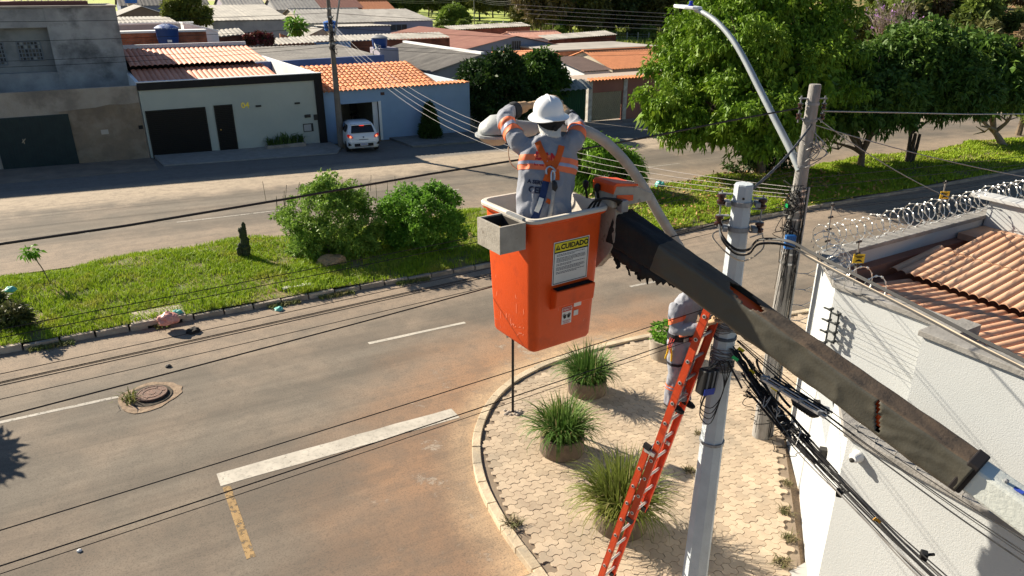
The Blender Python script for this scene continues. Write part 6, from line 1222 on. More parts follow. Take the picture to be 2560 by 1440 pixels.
for k in range(len(fpoles)-1):
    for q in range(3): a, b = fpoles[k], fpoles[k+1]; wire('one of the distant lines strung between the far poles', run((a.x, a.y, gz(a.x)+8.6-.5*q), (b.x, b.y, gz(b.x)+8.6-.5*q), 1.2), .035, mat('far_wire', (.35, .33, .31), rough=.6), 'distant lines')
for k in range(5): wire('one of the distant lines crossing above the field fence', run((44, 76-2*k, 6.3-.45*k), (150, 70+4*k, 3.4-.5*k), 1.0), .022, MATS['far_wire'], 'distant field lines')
t = thing('field_fence', 'wire fence with thin concrete posts along the sunny field', 'fence', (75, 95, gz(75)))
for k in range(13): 
    b = G(1405+k*27, 101+k*.6); m_ = MB(); m_.box((b.x, b.y, gz(b.x)+1.0), (.16, .16, 2.0)); m_.build('post', mat('fence_post', (.38, .34, .29), rough=.9), t)
m_ = MB()
for z in (.6, 1.1, 1.6): a, b = G(1400, 101), G(1735, 108.5); m_.tube([(a.x, a.y, gz(a.x)+z), (b.x, b.y, gz(b.x)+z)], .02, 4)
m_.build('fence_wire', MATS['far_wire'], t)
# side-street bundle leaving the white pole towards the lower right
r = random.Random(12)
core = [Vector(p) for p in ((5.90, 5.06, 4.02), (6.0, 4.72, 3.66), (5.97, 4.07, 3.37), (5.78, 3.1, 3.22), (5.60, 2.26, 3.14), (5.30, .6, 3.08), (4.9, -3, 3.1), (4.4, -9, 3.5))]
for k in range(13):
    o = Vector((r.gauss(0, .075), r.gauss(0, .03), r.gauss(0, .055))); P = smooth_path([p+o*(.5+.6*(i > 1))+Vector((r.gauss(0, .012), 0, r.gauss(0, .012))) for i, p in enumerate(core)], 5)
    wire('one of the black cables in the heavy bundle dropping to the lower right', P, r.choice((.005, .007, .010)), cable if k % 5 else cableg, 'heavy cable bundle')
up2 = [Vector(p) for p in ((5.95, 5.05, 4.10), (6.02, 4.6, 3.92), (6.12, 3.94, 3.68), (6.14, 2.9, 3.50), (6.13, 1.91, 3.40), (6.0, 0, 3.35), (5.6, -8, 3.7))]
for k in range(5):
    o = Vector((r.gauss(0, .05), r.gauss(0, .03), r.gauss(0, .035))); wire('one of the slimmer cables running above the heavy bundle', smooth_path([p+o*(.2+.25*min(i, 4)) for i, p in enumerate(up2)], 5), r.choice((.005, .007, .009)), cable, 'slim cables above the bundle')
top = [Vector(p) for p in ((5.72, 5.29, 5.47), (5.60, 5.12, 5.40), (5.66, 4.98, 5.28), (5.82, 4.93, 5.26), (5.93, 4.9, 5.36), (5.95, 4.55, 5.44), (5.94, 4.18, 5.40), (5.80, 3.1, 5.33), (5.65, 2.16, 5.28), (5.3, 0, 5.25), (4.7, -8, 5.5))]
for k in range(4): wire('one of the thick cables looping round the white pole top then running to the right', smooth_path([p+Vector((.020*(k-1.5), .012*k, .034*(k % 2)-.030*k))*(1 if i < 6 else 1.3) for i, p in enumerate(top)], 5), .010 if k < 3 else .008, cable if k < 3 else cablew, 'thick looped cables')
wire('pale beige cable looped round the white pole below the insulators', smooth_path([Vector(p) for p in ((5.72, 5.25, 5.42), (5.52, 5.20, 5.38), (5.56, 5.0, 5.24), (5.74, 4.92, 5.15), (5.95, 4.88, 5.26), (6.06, 5.0, 5.36), (5.98, 4.95, 5.40), (5.82, 4.97, 5.38))], 6), .009, cablew)
# slack tangle hanging off the bundle
t = thing('cable_tangle', 'black tangle of slack cable coils hanging beside the white pole', 'cable tangle', core[1]); m_ = MB()
cpath = smooth_path(core[:5], 10)
for k in range(44):
    i0 = r.randrange(2, 16); n_ = r.randrange(6, 16); P = []; o = Vector((r.gauss(0, .045), r.gauss(0, .045), r.gauss(-.01, .045)))
    for i in range(i0, min(i0+n_, len(cpath)), 2): o += Vector((r.gauss(0, .018), r.gauss(0, .018), r.gauss(0, .018))); P.append(cpath[i]+o*(1.2-i/40))
    if len(P) > 2: m_.tube(smooth_path(P, 5), r.choice((.005, .008, .012, .015)), 5)
m_.build('knot', cable, t); m_ = MB()
for k in range(8):
    p = core[1].lerp(core[2], r.random()); R_ = r.uniform(.07, .17); a0 = r.uniform(0, 6); ax = (RT+FW*r.uniform(-.5, .5)).normalized(); m_.tube([p-RT*.12*r.random()+ax*math.cos(a0+a)*R_-UP*(R_*.8-math.sin(a0+a)*R_) for a in [i*.22 for i in range(26)]], .0045, 5)
m_.build('loop', cable, t); m_ = MB()
for k in range(14): p = core[1].lerp(core[2], r.uniform(.3, 1.1)); m_.tube(smooth_path([p+Vector((r.gauss(0, .06), r.gauss(0, .06), r.gauss(0, .05))) for _ in range(4)], 4), .005, 4)
m_.build('stripped_ends', mat('stripped_wire', (.45, .42, .38), rough=.6), t)
tg = mat('yellow_tag', (.75, .58, .02), rough=.5)
for lab, (x, y, z, ma) in (('yellow cable tag just right of the white pole', (1851, 876, 3.95, tg)), ('yellow cable tag on top of the black tangle', (1877, 931, 3.76, tg)), ('yellow cable tag between tangle and splice closure', (1934, 973, 3.74, tg)), ('small green cable tag beside the white pole', (1836, 898, 3.95, MATS['green_plastic'])), ('orange tag on the bundle crossing the white wall', (2190, 1302, 3.19, mat('orange_tag', (.6, .28, .02), rough=.5)))):
    p = AT(x, y, z); m_ = MB(); m_.box(p+UP*.02-FW*.02, (.085, .006, .036), Matrix.Rotation(math.atan2(RT.y, RT.x), 3, 'Z') @ Matrix.Rotation(R(35), 3, 'Y')); tag(m_.build('cable_tag', ma), lab, 'tag')
a = AT(1905, 945, 3.84); b = AT(2065, 1042, 3.70); t = thing('splice_tray', 'silver cable tray hung along the wires right of the tangle', 'cable tray', a); m_ = MB(); m_.bar(a, b, .07, .025); m_.bar(a+UP*.03, b+UP*.03, .012, .03); m_.build('tray', mat('bright_aluminium', (.62, .62, .62), rough=.35, metal=.6), t); m_ = MB()
for f in (.05, .35, .65, .95): m_ = MB(); m_.bar(a.lerp(b, f)-RT*.05+UP*.02, a.lerp(b, f)+RT*.05+UP*.02, .03, .05); m_.build('clip', galv, t)
m_ = MB()
for k in range(3): m_.tube([a.lerp(b, .1)+UP*(.03+.015*k)+RT*.03*k, b+UP*(.03+.01*k)+RT*.03*k], .012, 5)
m_.build('cable', cable, t)
a = AT(1988, 1000, 3.62); b = AT(2042, 1036, 3.58); t = thing('splice_closure', 'black ribbed splice closure slung under the silver tray', 'splice closure', a); m_ = MB(); m_.tube([a.lerp(b, f) for f in (-.12, 0, .02, .9, 1, 1.1)], [.03, .05, .062, .062, .05, .02], 12); m_.build('body', mat('closure_black', (.02, .02, .022), rough=.45), t, True); m_ = MB()
for k in range(7): q = a.lerp(b, .1+.12*k); d = (b-a).normalized(); m_.tube([q-d*.008, q+d*.008], .068, 12)
m_.build('rib', MATS['closure_black'], t)
for lab, (x, y, z) in (('small black cable clamp hanging on the bundle over the wall corner', (2098, 1232, 3.14)), ('black cable clamp low on the bundle near the bottom edge', (2310, 1388, 3.18))):
    p = AT(x, y, z); t = thing('cable_clamp', lab, 'clamp', p); m_ = MB(); m_.box(p, (.075, .06, .07), Matrix.Rotation(.6, 3, 'Z')); m_.build('block', blk, t, bevel=.01); m_ = MB(); m_.tube([p, p+RT*.09+UP*.01], .014, 6); m_.build('bolt', blk, t)
# square-section sign post at the kerb
p = G(1282, 1040); x, y = p.x, p.y; t = thing('sign_post', 'thin black metal post set in broken mortar at the pavement corner', 'post', (x, y, gz(x)+.09)); m_ = MB(); m_.tube([(x, y, gz(x)+.05), (x, y, 1.95)], .026, 10); m_.build('post', mat('black_paint', (.016, .016, .017), rough=.5), t, True)
m_ = MB(); m_.box((x, y, 1.80), (.36, .02, .26), Matrix.Rotation(R(20), 3, 'Z')); m_.build('plate', mat('sign_back', (.25, .25, .25), rough=.5, metal=.4), t); m_ = MB(); r = random.Random(2)
for k in range(16): a = r.uniform(0, 6.28); q = r.uniform(.02, .18); m_.lathe((x+q*math.cos(a), y+q*math.sin(a), gz(x)+.10), [(.045*r.uniform(.6, 1.2), 0), (.03, .02), (.001, .03)], 6, ph=r.random())
m_.build('mortar', mat('mortar_rubble', (.42, .36, .30), (.30, .25, .20), 12, .95, .6, 40), t)
# ================================================================ AERIAL LIFT
BC = Vector((3.20, 4.93, 0)); BR = R(3.4); bX = Vector((math.cos(BR), math.sin(BR), 0)); bY = Vector((-bX.y, bX.x, 0)); ZR, ZB, ZFL = 6.15, 4.945, 5.10
def BL(x, y, z): return BC+bX*x+bY*y+UP*z
def rrect(w, d, r_, n=5):
    out = []
    for cx, cy, a0 in ((w/2-r_, d/2-r_, 0), (-w/2+r_, d/2-r_, 90), (-w/2+r_, -d/2+r_, 180), (w/2-r_, -d/2+r_, 270)):
        for k in range(n+1): a = R(a0+90*k/n); out.append((cx+r_*math.cos(a), cy+r_*math.sin(a)))
    return out
def loftrr(m_, secs, cap0=True, cap1=True):
    P = []; n = 24
    for w, d, r_, z in secs: P += [BL(x, y, z) for x, y in rrect(w, d, r_)]
    Fs = [(i*n+j, i*n+(j+1) % n, (i+1)*n+(j+1) % n, (i+1)*n+j) for i in range(len(secs)-1) for j in range(n)]
    if cap0: Fs.append(tuple(range(n-1, -1, -1)))
    if cap1: Fs.append(tuple(range((len(secs)-1)*n, len(secs)*n)))
    m_.add(P, Fs)
oranp = mat('orange_fibreglass', (.74, .085, .008), (.66, .075, .008), 1.5, .46, .12, 60, c3=(.50, .055, .010), s3=4.5, t3=(.56, .78), spec=.35); linerm = mat('grey_white_liner', (.62, .57, .49), (.52, .47, .40), 2, .7, .2, 30, c3=(.30, .27, .23), s3=3.5, t3=(.6, .75)); dirtyw = mat('grubby_white', (.40, .365, .31), (.30, .27, .225), 6, .7, .3, 30, c3=(.16, .13, .10), s3=11, t3=(.6, .7))
BK = thing('lift_bucket', 'orange fibreglass lift bucket holding the worker in a white helmet', 'lift bucket', BL(0, 0, ZB))
m_ = MB(); loftrr(m_, [(.62, .60, .05, ZB), (.655, .635, .07, ZB+.03), (.74, .72, .08, ZR-.16), (.745, .725, .08, ZR-.07), (.80, .78, .09, ZR-.055), (.815, .795, .095, ZR-.03)], True, False); m_.build('shell', oranp, BK, True)
m_ = MB(); loftrr(m_, [(.822, .802, .097, ZR-.034), (.826, .806, .098, ZR-.012), (.805, .785, .095, ZR), (.75, .73, .085, ZR), (.725, .705, .08, ZR-.02), (.69, .67, .07, ZR-.30), (.60, .58, .05, ZFL-.02)], False, True); m_.build('liner', linerm, BK, True)
m_ = MB(); 
# scratches of bare primer on the two visible faces
r = random.Random(3)
def face_pt(u, z, side, off):                      # side 0: -Y face, 1: -X face ; u across the face in metres
    f = max(0, (z-ZB-.03)/(ZR-.16-ZB-.03))
    return BL(u, -(.635+(.72-.635)*f)/2-off, z) if side == 0 else BL(-(.655+(.74-.655)*f)/2-off, u, z)
for k in range(26):
    sd = r.choice((0, 1, 1)); u = r.uniform(-.22, .22); z = ZB+abs(r.gauss(0, .24))+.05; L = r.uniform(.01, .06); w = r.uniform(.0008, .0022); vert = r.random() < .6
    if z > ZR-.25: continue
    a = (u, z); b = (u+(r.uniform(-.015, .015) if vert else L), z+(L*1.6 if vert else r.uniform(-.02, .02)))
    m_.quad(face_pt(a[0]-w, a[1], sd, .004), face_pt(a[0]+w, a[1]+w, sd, .004), face_pt(b[0]+w, b[1], sd, .004), face_pt(b[0]-w, b[1]-w, sd, .004))
m_.build('scratches', mat('bare_primer', (.70, .33, .22), rough=.8), BK, fix=False)['kind'] = 'stuff'
def plate(u0, u1, z0, z1, ma, name, off, par=BK):
    m_ = MB(); m_.add([face_pt(u0, z0, 0, off), face_pt(u1, z0, 0, off), face_pt(u1, z1, 0, off), face_pt(u0, z1, 0, off)], [(0, 1, 2, 3)]); return m_.build(name, ma, par, fix=False)
wl_ = mat('label_white', (.70, .70, .66), (.62, .61, .57), 8, .6); u0, u1 = -.155, .215; s1, s0 = ZR-.23, ZR-.61
dc = plate(u0, u1, s0, s1, wl_, 'warning_label', .004); plate(u0+.008, u1-.008, s0+.008, s1-.008, blk, 'border', .0045, dc); plate(u0+.014, u1-.014, s0+.014, s1-.1, wl_, 'field', .005, dc); plate(u0+.014, u1-.014, s1-.088, s1-.014, mat('label_yellow', (.72, .60, .03), rough=.6), 'header', .005, dc)
fx = face_pt(.1, 5.6, 0, 0)-face_pt(0, 5.6, 0, 0); fy = face_pt(0, 5.7, 0, 0)-face_pt(0, 5.6, 0, 0)
put_text('CUIDADO', .062, face_pt(.062, s1-.052, 0, .006), fx, fy, blk, dc, 'lettering', .001, .0022)
m_ = MB(); m_.quad(*[face_pt(-.112+x, s1-.072+y, 0, .0065) for x, y in ((-.026, 0), (.026, 0), (0, .045))]); tri = m_.build('warning_triangle', blk, dc, fix=False)
m_ = MB(); m_.quad(*[face_pt(-.112+x, s1-.068+y, 0, .0072) for x, y in ((-.004, .006), (.004, .006), (.004, .028), (-.004, .028))]); m_.build('mark', MATS['label_yellow'], tri, fix=False)
m_ = MB(); z = s1-.118                            # fine print too small to read
for blk_, rows in enumerate((2, 4, 2, 3, 2)):
    for q in range(rows):
        u = u0+.035; end = u1-.03-(r.uniform(.05, .16) if q == rows-1 else r.uniform(0, .02))
        while u < end: w = r.uniform(.008, .026); m_.quad(*[face_pt(a, b, 0, .0062) for a, b in ((u, z), (min(u+w, end), z), (min(u+w, end), z+.0065), (u, z+.0065))]); u += w+.004
        z -= .0112
    z -= .008
m_.build('fine_print', mat('faded_print', (.16, .16, .17), rough=.7), dc, fix=False)
# foot step pocket
zs = ZR-.64; m_ = MB(); P = [face_pt(u, z, 0, o) for u, z, o in ((-.16, zs, .0), (.25, zs, .0), (.25, zs, .085), (-.16, zs, .085), (-.16, zs-.19, 0), (.25, zs-.19, 0), (.25, zs-.15, .075), (-.16, zs-.15, .075))]; m_.add(P, [(0, 1, 2, 3), (3, 2, 6, 7), (7, 6, 5, 4), (0, 3, 7, 4), (1, 5, 6, 2)]); m_.build('step', oranp, BK, bevel=.008)
m_ = MB(); m_.add([face_pt(u, zs+.004, 0, o) for u, o in ((-.145, .004), (.235, .004), (.235, .072), (-.145, .072))], [(0, 1, 2, 3)]); m_.build('step_grip', mat('grip_black', (.01, .01, .01), rough=1), BK, fix=False)
# small labels
zl = zs-.205; a_ = plate(-.03, .075, zl-.16, zl, wl_, 'glove_label', .004); plate(-.026, .071, zl-.042, zl-.004, mat('label_red', (.45, .03, .03), rough=.6), 'header', .0048, a_); put_text('ATENÇÃO', .024, face_pt(.022, zl-.023, 0, .0056), fx, fy, wl_, a_, 'lettering', .001, .0008)
for s in (-1, 1):
    m_ = MB(); c0 = (.022+.024*s, zl-.085); ang = -.35*s
    def hp_(x, y): return face_pt(c0[0]+x*math.cos(ang)-y*math.sin(ang), c0[1]+x*math.sin(ang)+y*math.cos(ang), 0, .0055)
    m_.quad(*[hp_(x, y) for x, y in ((-.013, -.022), (.013, -.022), (.015, .006), (-.015, .006))])
    for k in range(4): m_.quad(*[hp_(-.015+.008*k+x, y) for x, y in ((0, .006), (.006, .006), (.005, .028-.004*abs(k-1.5)), (.001, .028-.004*abs(k-1.5)))])
    m_.quad(*[hp_(s*-x, y) for x, y in ((.013, -.012), (.026, .004), (.022, .008), (.013, .0))]); m_.build('glove_mark', blk, a_, fix=False)
put_text('USE LUVAS DE', .013, face_pt(.022, zl-.130, 0, .0056), fx, fy, MATS['label_red'], a_, 'lettering', .001, .0004); put_text('PROTEÇÃO', .013, face_pt(.022, zl-.148, 0, .0056), fx, fy, MATS['label_red'], a_, 'lettering', .001, .0004)
plate(.095, .175, zl-.02, zl+.03, wl_, 'worn_sticker', .004); plate(.098, .148, zl-.105, zl-.055, wl_, 'sticker', .004)
# tool tray on the left side
tr = thing('tool_tray', 'scuffed white tool tray hung on the left side of the orange bucket', 'tool tray', BL(-.52, -.16, ZR-.25)); m_ = MB()
def TB(x0, x1, y0, y1, z0, z1): 
    P = [BL(x, y, z) for z in (z0, z1) for x, y in ((x0, y0), (x1, y0), (x1, y1), (x0, y1))]; m_.add(P, [(3, 2, 1, 0), (4, 5, 6, 7), (0, 1, 5, 4), (1, 2, 6, 5), (2, 3, 7, 6), (3, 0, 4, 7)])
tx0, tx1, ty0, ty1, tz0, tz1 = -.665, -.425, -.35, -.02, ZR-.235, ZR-.015
TB(tx0, tx0+.018, ty0, ty1, tz0, tz1); TB(tx1-.018, tx1, ty0, ty1, tz0, tz1); TB(tx0+.018, tx1-.018, ty0, ty0+.018, tz0, tz1); TB(tx0+.018, tx1-.018, ty1-.018, ty1, tz0, tz1); TB(tx0+.018, tx1-.018, ty0+.018, ty1-.018, tz0, tz0+.02); m_.build('box', dirtyw, tr)
m_ = MB(); TB(tx0+.02, tx1-.02, ty0+.02, ty1-.02, tz0+.021, tz0+.03); TB(tx0+.019, tx0+.022, ty0+.02, ty1-.02, tz0+.03, tz1-.012); TB(tx1-.022, tx1-.019, ty0+.02, ty1-.02, tz0+.03, tz1-.012); TB(tx0+.022, tx1-.022, ty1-.022, ty1-.019, tz0+.03, tz1-.012); TB(tx0+.022, tx1-.022, ty0+.019, ty0+.022, tz0+.03, tz1-.012); m_.build('dark_lining', mat('tray_dark', (.04, .035, .03), rough=.95), tr)  # thin dark lining on the tray floor and inner walls
m_ = MB(); TB(tx1-.0, tx1+.03, ty0+.05, ty1-.05, tz1-.03, tz1+.02); m_.build('hook', galv, tr)
m_ = MB(); m_.tube([BL(-.58, -.26, ZR-.20), BL(-.60, -.23, ZR-.05)], .016, 10); tag(m_.build('screwdriver', mat('yellow_handle', (.75, .42, .02), rough=.4), None, True), 'yellow handled tool standing in the white tray', 'tool')
# control console and mount on the right of the bucket
MT = thing('boom_head', 'white boom head with orange capped control console beside the bucket', 'control console', BL(.5, -.2, ZR-.3))
m_ = MB(); m_.extr([BL(.44, -.30, z)+bY*y for y, z in ((-.12, ZR-.03), (.26, ZR-.03), (.26, ZR-.62), (.10, ZR-.62), (-.06, ZR-.44), (-.12, ZR-.32))], bX*.08); m_.build('mount_plate', dirtyw, MT, bevel=.006)
m_ = MB(); m_.extr([BL(.40, -.42, ZR)+bX*x+UP*z for x, z in ((0, -.02), (.44, -.02), (.44, .05), (.26, .13), (.02, .17), (0, .15))], bY*.24); m_.build('console', dirtyw, MT, bevel=.01)
m_ = MB(); m_.extr([BL(.39, -.435, ZR)+bX*x+UP*z for x, z in ((0, .10), (.0, .175), (.03, .195), (.27, .155), (.27, .135), (.03, .165))], bY*.27); m_.build('console_cap', oranp, MT, bevel=.006)
m_ = MB(); m_.extr([BL(.415, -.424, ZR)+bX*x+UP*z for x, z in ((.02, .02), (.20, .02), (.20, .065), (.02, .09))], bY*-.004); m_.build('console_label', oranp, MT)
for (x, y) in ((.36, -.10), (.37, -.24)):
    m_ = MB(); m_.tube([BL(x+.03, y, ZR-.01), BL(x, y-.01, ZR+.10)], .011, 8); m_.lathe(BL(x, y-.01, ZR+.09), [(.014, 0), (.026, .02), (.026, .055), (.012, .07)], 10); m_.build('lever', blk, MT, True)
m_ = MB(); m_.add([BL(.45, -.4205, ZR-.23), BL(.50, -.4205, ZR-.23), BL(.50, -.4205, ZR-.17), BL(.45, -.4205, ZR-.17)], [(0, 1, 2, 3)]); m_.build('red_label', MATS['label_red'], MT, fix=False)
for k in range(3): m_ = MB(); m_.tube(smooth_path([BL(.44+.03*k, -.44, ZR+.01), BL(.40, -.46-.01*k, ZR+.05+.01*k), BL(.33-.03*k, -.36, ZR+.06), BL(.31-.02*k, -.30+.04*k, ZR-.10)], 5), .010, 6); m_.build('hose', cable, MT, True)
m_ = MB(); m_.box(BL(.48, -.455, ZR+.0), (.07, .06, .10)); m_.build('valve', galv, MT, bevel=.006)
# boom with its torn dark cover, then the bare pale section
B0 = Vector((3.74, 4.78, 6.02)); B1 = DP(2428, 1182, 4.45); bd = (B1-B0).normalized(); bs = bd.cross(UP).normalized(); bu = bs.cross(bd); LB = (B1-B0).length
BM = thing('lift_boom', 'long lift boom in a torn dark cover crossing in front of the white pole', 'lift boom', B1)
def boxsec(c, w, h): return [c-bs*w/2-bu*h/2, c+bs*w/2-bu*h/2, c+bs*w/2+bu*h/2, c-bs*w/2+bu*h/2]
def beam(name, a, b, w0, h0, w1, h1, ma, bev):
    m_ = MB(); P = boxsec(a, w0, h0)+boxsec(b, w1, h1); m_.add(P, [(3, 2, 1, 0), (4, 5, 6, 7), (0, 1, 5, 4), (1, 2, 6, 5), (2, 3, 7, 6), (3, 0, 4, 7)]); return m_.build(name, ma, BM, bevel=bev)
beam('inner_boom', B0, B0+bd*(LB*.5), .13, .155, .13, .155, oranp, .01); beam('inner_boom', B0+bd*(LB*.5+.002), B1+bd*.05,   .14, .165, .145, .17, mat('red_orange_paint', (.75, .10, .02), rough=.4), .01)
pale = mat('pale_green_white', (.66, .68, .62), (.58, .60, .55), 3, .6, .2, 30, c3=(.40, .36, .28), s3=6, t3=(.64, .74)); beam('outer_boom', B1-bd*.12, B1+bd*2.6, .165, .195, .20, .23, pale, .025)
m_ = MB(); q0 = B1+bd*.16+bu*.103+bs*.02; m_.lathe(q0, [(.016, 0), (.016, .012), (.001, .02)], 8); m_.build('bolt', galv, BM); m_ = MB(); m_.box(q0+bd*.07, (.03, .07, .006)); m_.build('blue_mark', mat('blue_mark', (.02, .05, .3)), BM)
coverm = mat('grimy_cover', (.078, .072, .054), (.068, .063, .048), 1.2, .5, .12, 60, spec=.45)
# cover: lofted sleeve with folds, dust lies on its upper face
NC, NA = 210, 40; P = []
CORN = ((-1, -1), (1, -1), (1, 1), (-1, 1))
def cover_pt(f, j):
    g = LB*f; k = (j//10) % 4; t_ = (j % 10)/10; (xa, ya), (xb, yb) = CORN[k], CORN[(k+1) % 4]; x = xa+(xb-xa)*t_; y = ya+(yb-ya)*t_; e = math.sin(math.pi*t_); cr_ = max(0., 1-min(t_, 1-t_)/.12)**2*.07; x *= 1-cr_*abs(y); y *= 1-cr_*abs(x)
    sagk = max(0, 1-f/.30); w = .098+.022*sagk; h = .116+.034*sagk+.006*max(0, 1-abs(f-.38)/.16)
    ox, oy = ((0, -1), (1, 0), (0, 1), (-1, 0))[k]; ridge = .012*mnoise.noise((g*3.1, k*3., 7))+.008*mnoise.noise((g*7.3, k*3., 4))
    cr = mnoise.noise((g*5.0+t_*1.6, k*5.+t_*.9, 1)); sharp = max(0., 1-2.6*abs(mnoise.noise((g*3.4-t_*1.5, k*7.+t_*1.6, 3))))**2
    fold = (.010*cr+.030*sharp*max(.15, .35+mnoise.noise((g*.9, k*2., 9))))*(.25+.75*e)*(1 if k != 2 else .5)+.008*e*mnoise.noise((g*1.4, k*4., 2))+ridge*.7
    bow = (-.006 if k != 0 else .02+.05*max(0, mnoise.noise((g*1.6, 8, 0)))+.05*sagk)*e
    return B0+bd*g+bs*(x*w+ox*(fold+bow))+bu*(y*h+oy*(fold+bow)-.028*sagk-.008)
for i in range(NC+1):
    for j in range(NA): P.append(cover_pt(.055+.945*i/NC, j))
Fs = []; TOPF = []
for i in range(NC):
    f = .055+.945*i/NC
    for j in range(NA):
        k = j//10; t_ = (j % 10+.5)/10
        tear = (k == 2 and abs(f-(.425+.05*(1-t_))) < .050*math.sin(math.pi*min(1, max(0, (t_-.02)/.9)))**.6+.007*mnoise.noise((f*90, t_*9, 0))) or (k == 1 and t_ > .12 and abs(f-.835+.035*t_) < .0042+.003*mnoise.noise((t_*7, 0, 0))) or (k == 0 and .04 < f < .2 and mnoise.noise((f*40, t_*5, 2)) > -.05)
        if not tear: Fs.append((i*NA+j, i*NA+(j+1) % NA, (i+1)*NA+(j+1) % NA, (i+1)*NA+j)); TOPF.append(2 if f < .205 else (1 if k == 2 else 0))
m_ = MB(); m_.add(P, Fs); m_.mi = TOPF; dustm = mat('dusty_cover', (.125, .088, .058), (.10, .072, .050), 2, .85, .2, 40, c3=(.06, .052, .042), s3=2.2, t3=(.52, .75)); hoodm = mat('black_shaded_canvas', (.014, .014, .015), (.022, .021, .02), 5, .75, .4, 30); cv = m_.build('cover', [coverm, dustm, hoodm], BM, True, fix=False, auto=R(60))  # black cloth next to the bucket; its colour also carries the shade there
cv.modifiers.new('thickness', 'SOLIDIFY').thickness = .004
rr = random.Random(4); ragm = mat('black_rag', (.012, .012, .012), rough=.95)  # rags hanging from the torn underside
for k in range(22):
    f = rr.uniform(.03, .22); c = cover_pt(f, rr.randrange(1, 10)); L = rr.uniform(.05, .17); w = rr.uniform(.02, .05); Q = []
    for s in range(6): t_ = s/5; Q.append((c-UP*L*t_+bd*rr.uniform(-.02, .02)+bs*rr.uniform(-.015, .015), w*(1-.6*t_)*rr.uniform(.6, 1.3)))
    pts = [p-bd*ww for p, ww in Q]+[p+bd*ww for p, ww in Q[::-1]]; m_ = MB(); m_.extr(pts, bs*.004); m_.build('rag', ragm, cv)
m_ = MB(); A_ = []; B_ = []; rr = random.Random(21)     # black flap hanging from the lower edge by the bucket
for i in range(34):
    f = .05+.24*i/33; a = cover_pt(f, 10)-bs*.006; L = (.03+.11*math.sin(math.pi*min(1, i/30))**.7)*(.8+.35*mnoise.noise((i*.55, 3, 1)))+rr.uniform(-.012, .02); A_.append(a); B_.append(a-UP*L+bs*.03*mnoise.noise((i*.4, 0, 2))-bd*.02)
m_.add(A_+B_, [(i, i+1, 35+i, 34+i) for i in range(33)]); fo = m_.build('flap', hoodm, cv, True, fix=False); fo.modifiers.new('thick', 'SOLIDIFY').thickness = .004
m_ = MB(); Q0 = boxsec(B1-bd*.05, .205, .241); Q1 = boxsec(B1+bd*.025, .198, .234); m_.add(Q0+Q1, [(0, 1, 5, 4), (1, 2, 6, 5), (2, 3, 7, 6), (3, 0, 4, 7), (3, 2, 1, 0), (4, 5, 6, 7)]); m_.build('strap', mat('strap_black', (.02, .016, .015), rough=.7), BM, bevel=.01)

# ================================================================ LADDER
L0 = Vector((5.15, 6.10, gz(5.15)+.09)); L1 = Vector((5.57, 5.13, 4.72)); ldir = (L1-L0).normalized(); lr = Vector((.966, .26, 0)); lr = (lr-ldir*lr.dot(ldir)).normalized(); ln = lr.cross(ldir).normalized()
if ln.y < 0: ln = -ln                              # the climbing side
LD = thing('extension_ladder', 'orange red fibreglass extension ladder leaning on the white pole', 'ladder', L0); LL = (L1-L0).length; lo = mat('ladder_orange', (.66, .075, .02), (.58, .06, .018), 4, .45, .2, 60); alu = mat('ladder_aluminium', (.62, .60, .57), (.52, .50, .47), 10, .4, .2, 60, metal=.5); rub = mat('rubber', (.015, .015, .015), rough=.8)
def rail(a, b, off, w, name):
    for s in (-1, 1):
        m_ = MB(); p = L0+ldir*a+lr*s*w+ln*off; q = L0+ldir*b+lr*s*w+ln*off; m_.bar(p, q, .085, .008, lr*s); 
        m_.bar(p+ln*.040-lr*s*.012, q+ln*.040-lr*s*.012, .008, .032, lr*s); m_.bar(p-ln*.040-lr*s*.012, q-ln*.040-lr*s*.012, .008, .032, lr*s); o = m_.build(name, lo, LD)
        
        for e0, e1 in ((p-ldir*.005, p+ldir*.06), (q-ldir*.06, q+ldir*.005)): m_ = MB(); m_.bar(e0, e1, .098, .05, lr*s); m_.build('end_cap', rub, o)
rail(0, LL*.56, .052, .185, 'base_rail'); rail(LL*.30, LL, -.052, .165, 'fly_rail')
def rungs(a, b, off, w):
    s = a
    while s < b:
        p = L0+ldir*s+ln*off; m_ = MB(); m_.tube([p-lr*w, p+lr*w], (.017), 8); o = m_.build('rung', alu, LD, True)
        for sg in (-1, 1): m_ = MB(); m_.tube([p+lr*sg*w, p+lr*sg*(w+.012)], [.024, .024], 12); m_.build('rung_collar', alu, o); m_ = MB(); m_.tube([p+lr*sg*(w+.010), p+lr*sg*(w+.0145)], .013, 10); m_.build('rung_hole', blk, o)
        s += .305
rungs(.2, LL*.55, .052, .185); rungs(LL*.30+.16, LL-.05, -.052, .165)
for s in (-1, 1):
    m_ = MB(); p = L0+ldir*LL*.545+lr*s*.175; m_.box(p, (.06, .15, .05), Matrix((lr, ln, ldir)).transposed()); m_.build('guide_bracket', alu, LD)
m_ = MB(); p = L0+ldir*LL*.35; m_.tube(smooth_path([p+lr*.1, p+lr*.12+ln*.05-UP*.05, p+lr*.08-UP*.09, p+lr*.14-UP*.12], 4), .012, 6); m_.build('rope_knot', mat('pale_rope', (.58, .54, .47), rough=.9), LD)

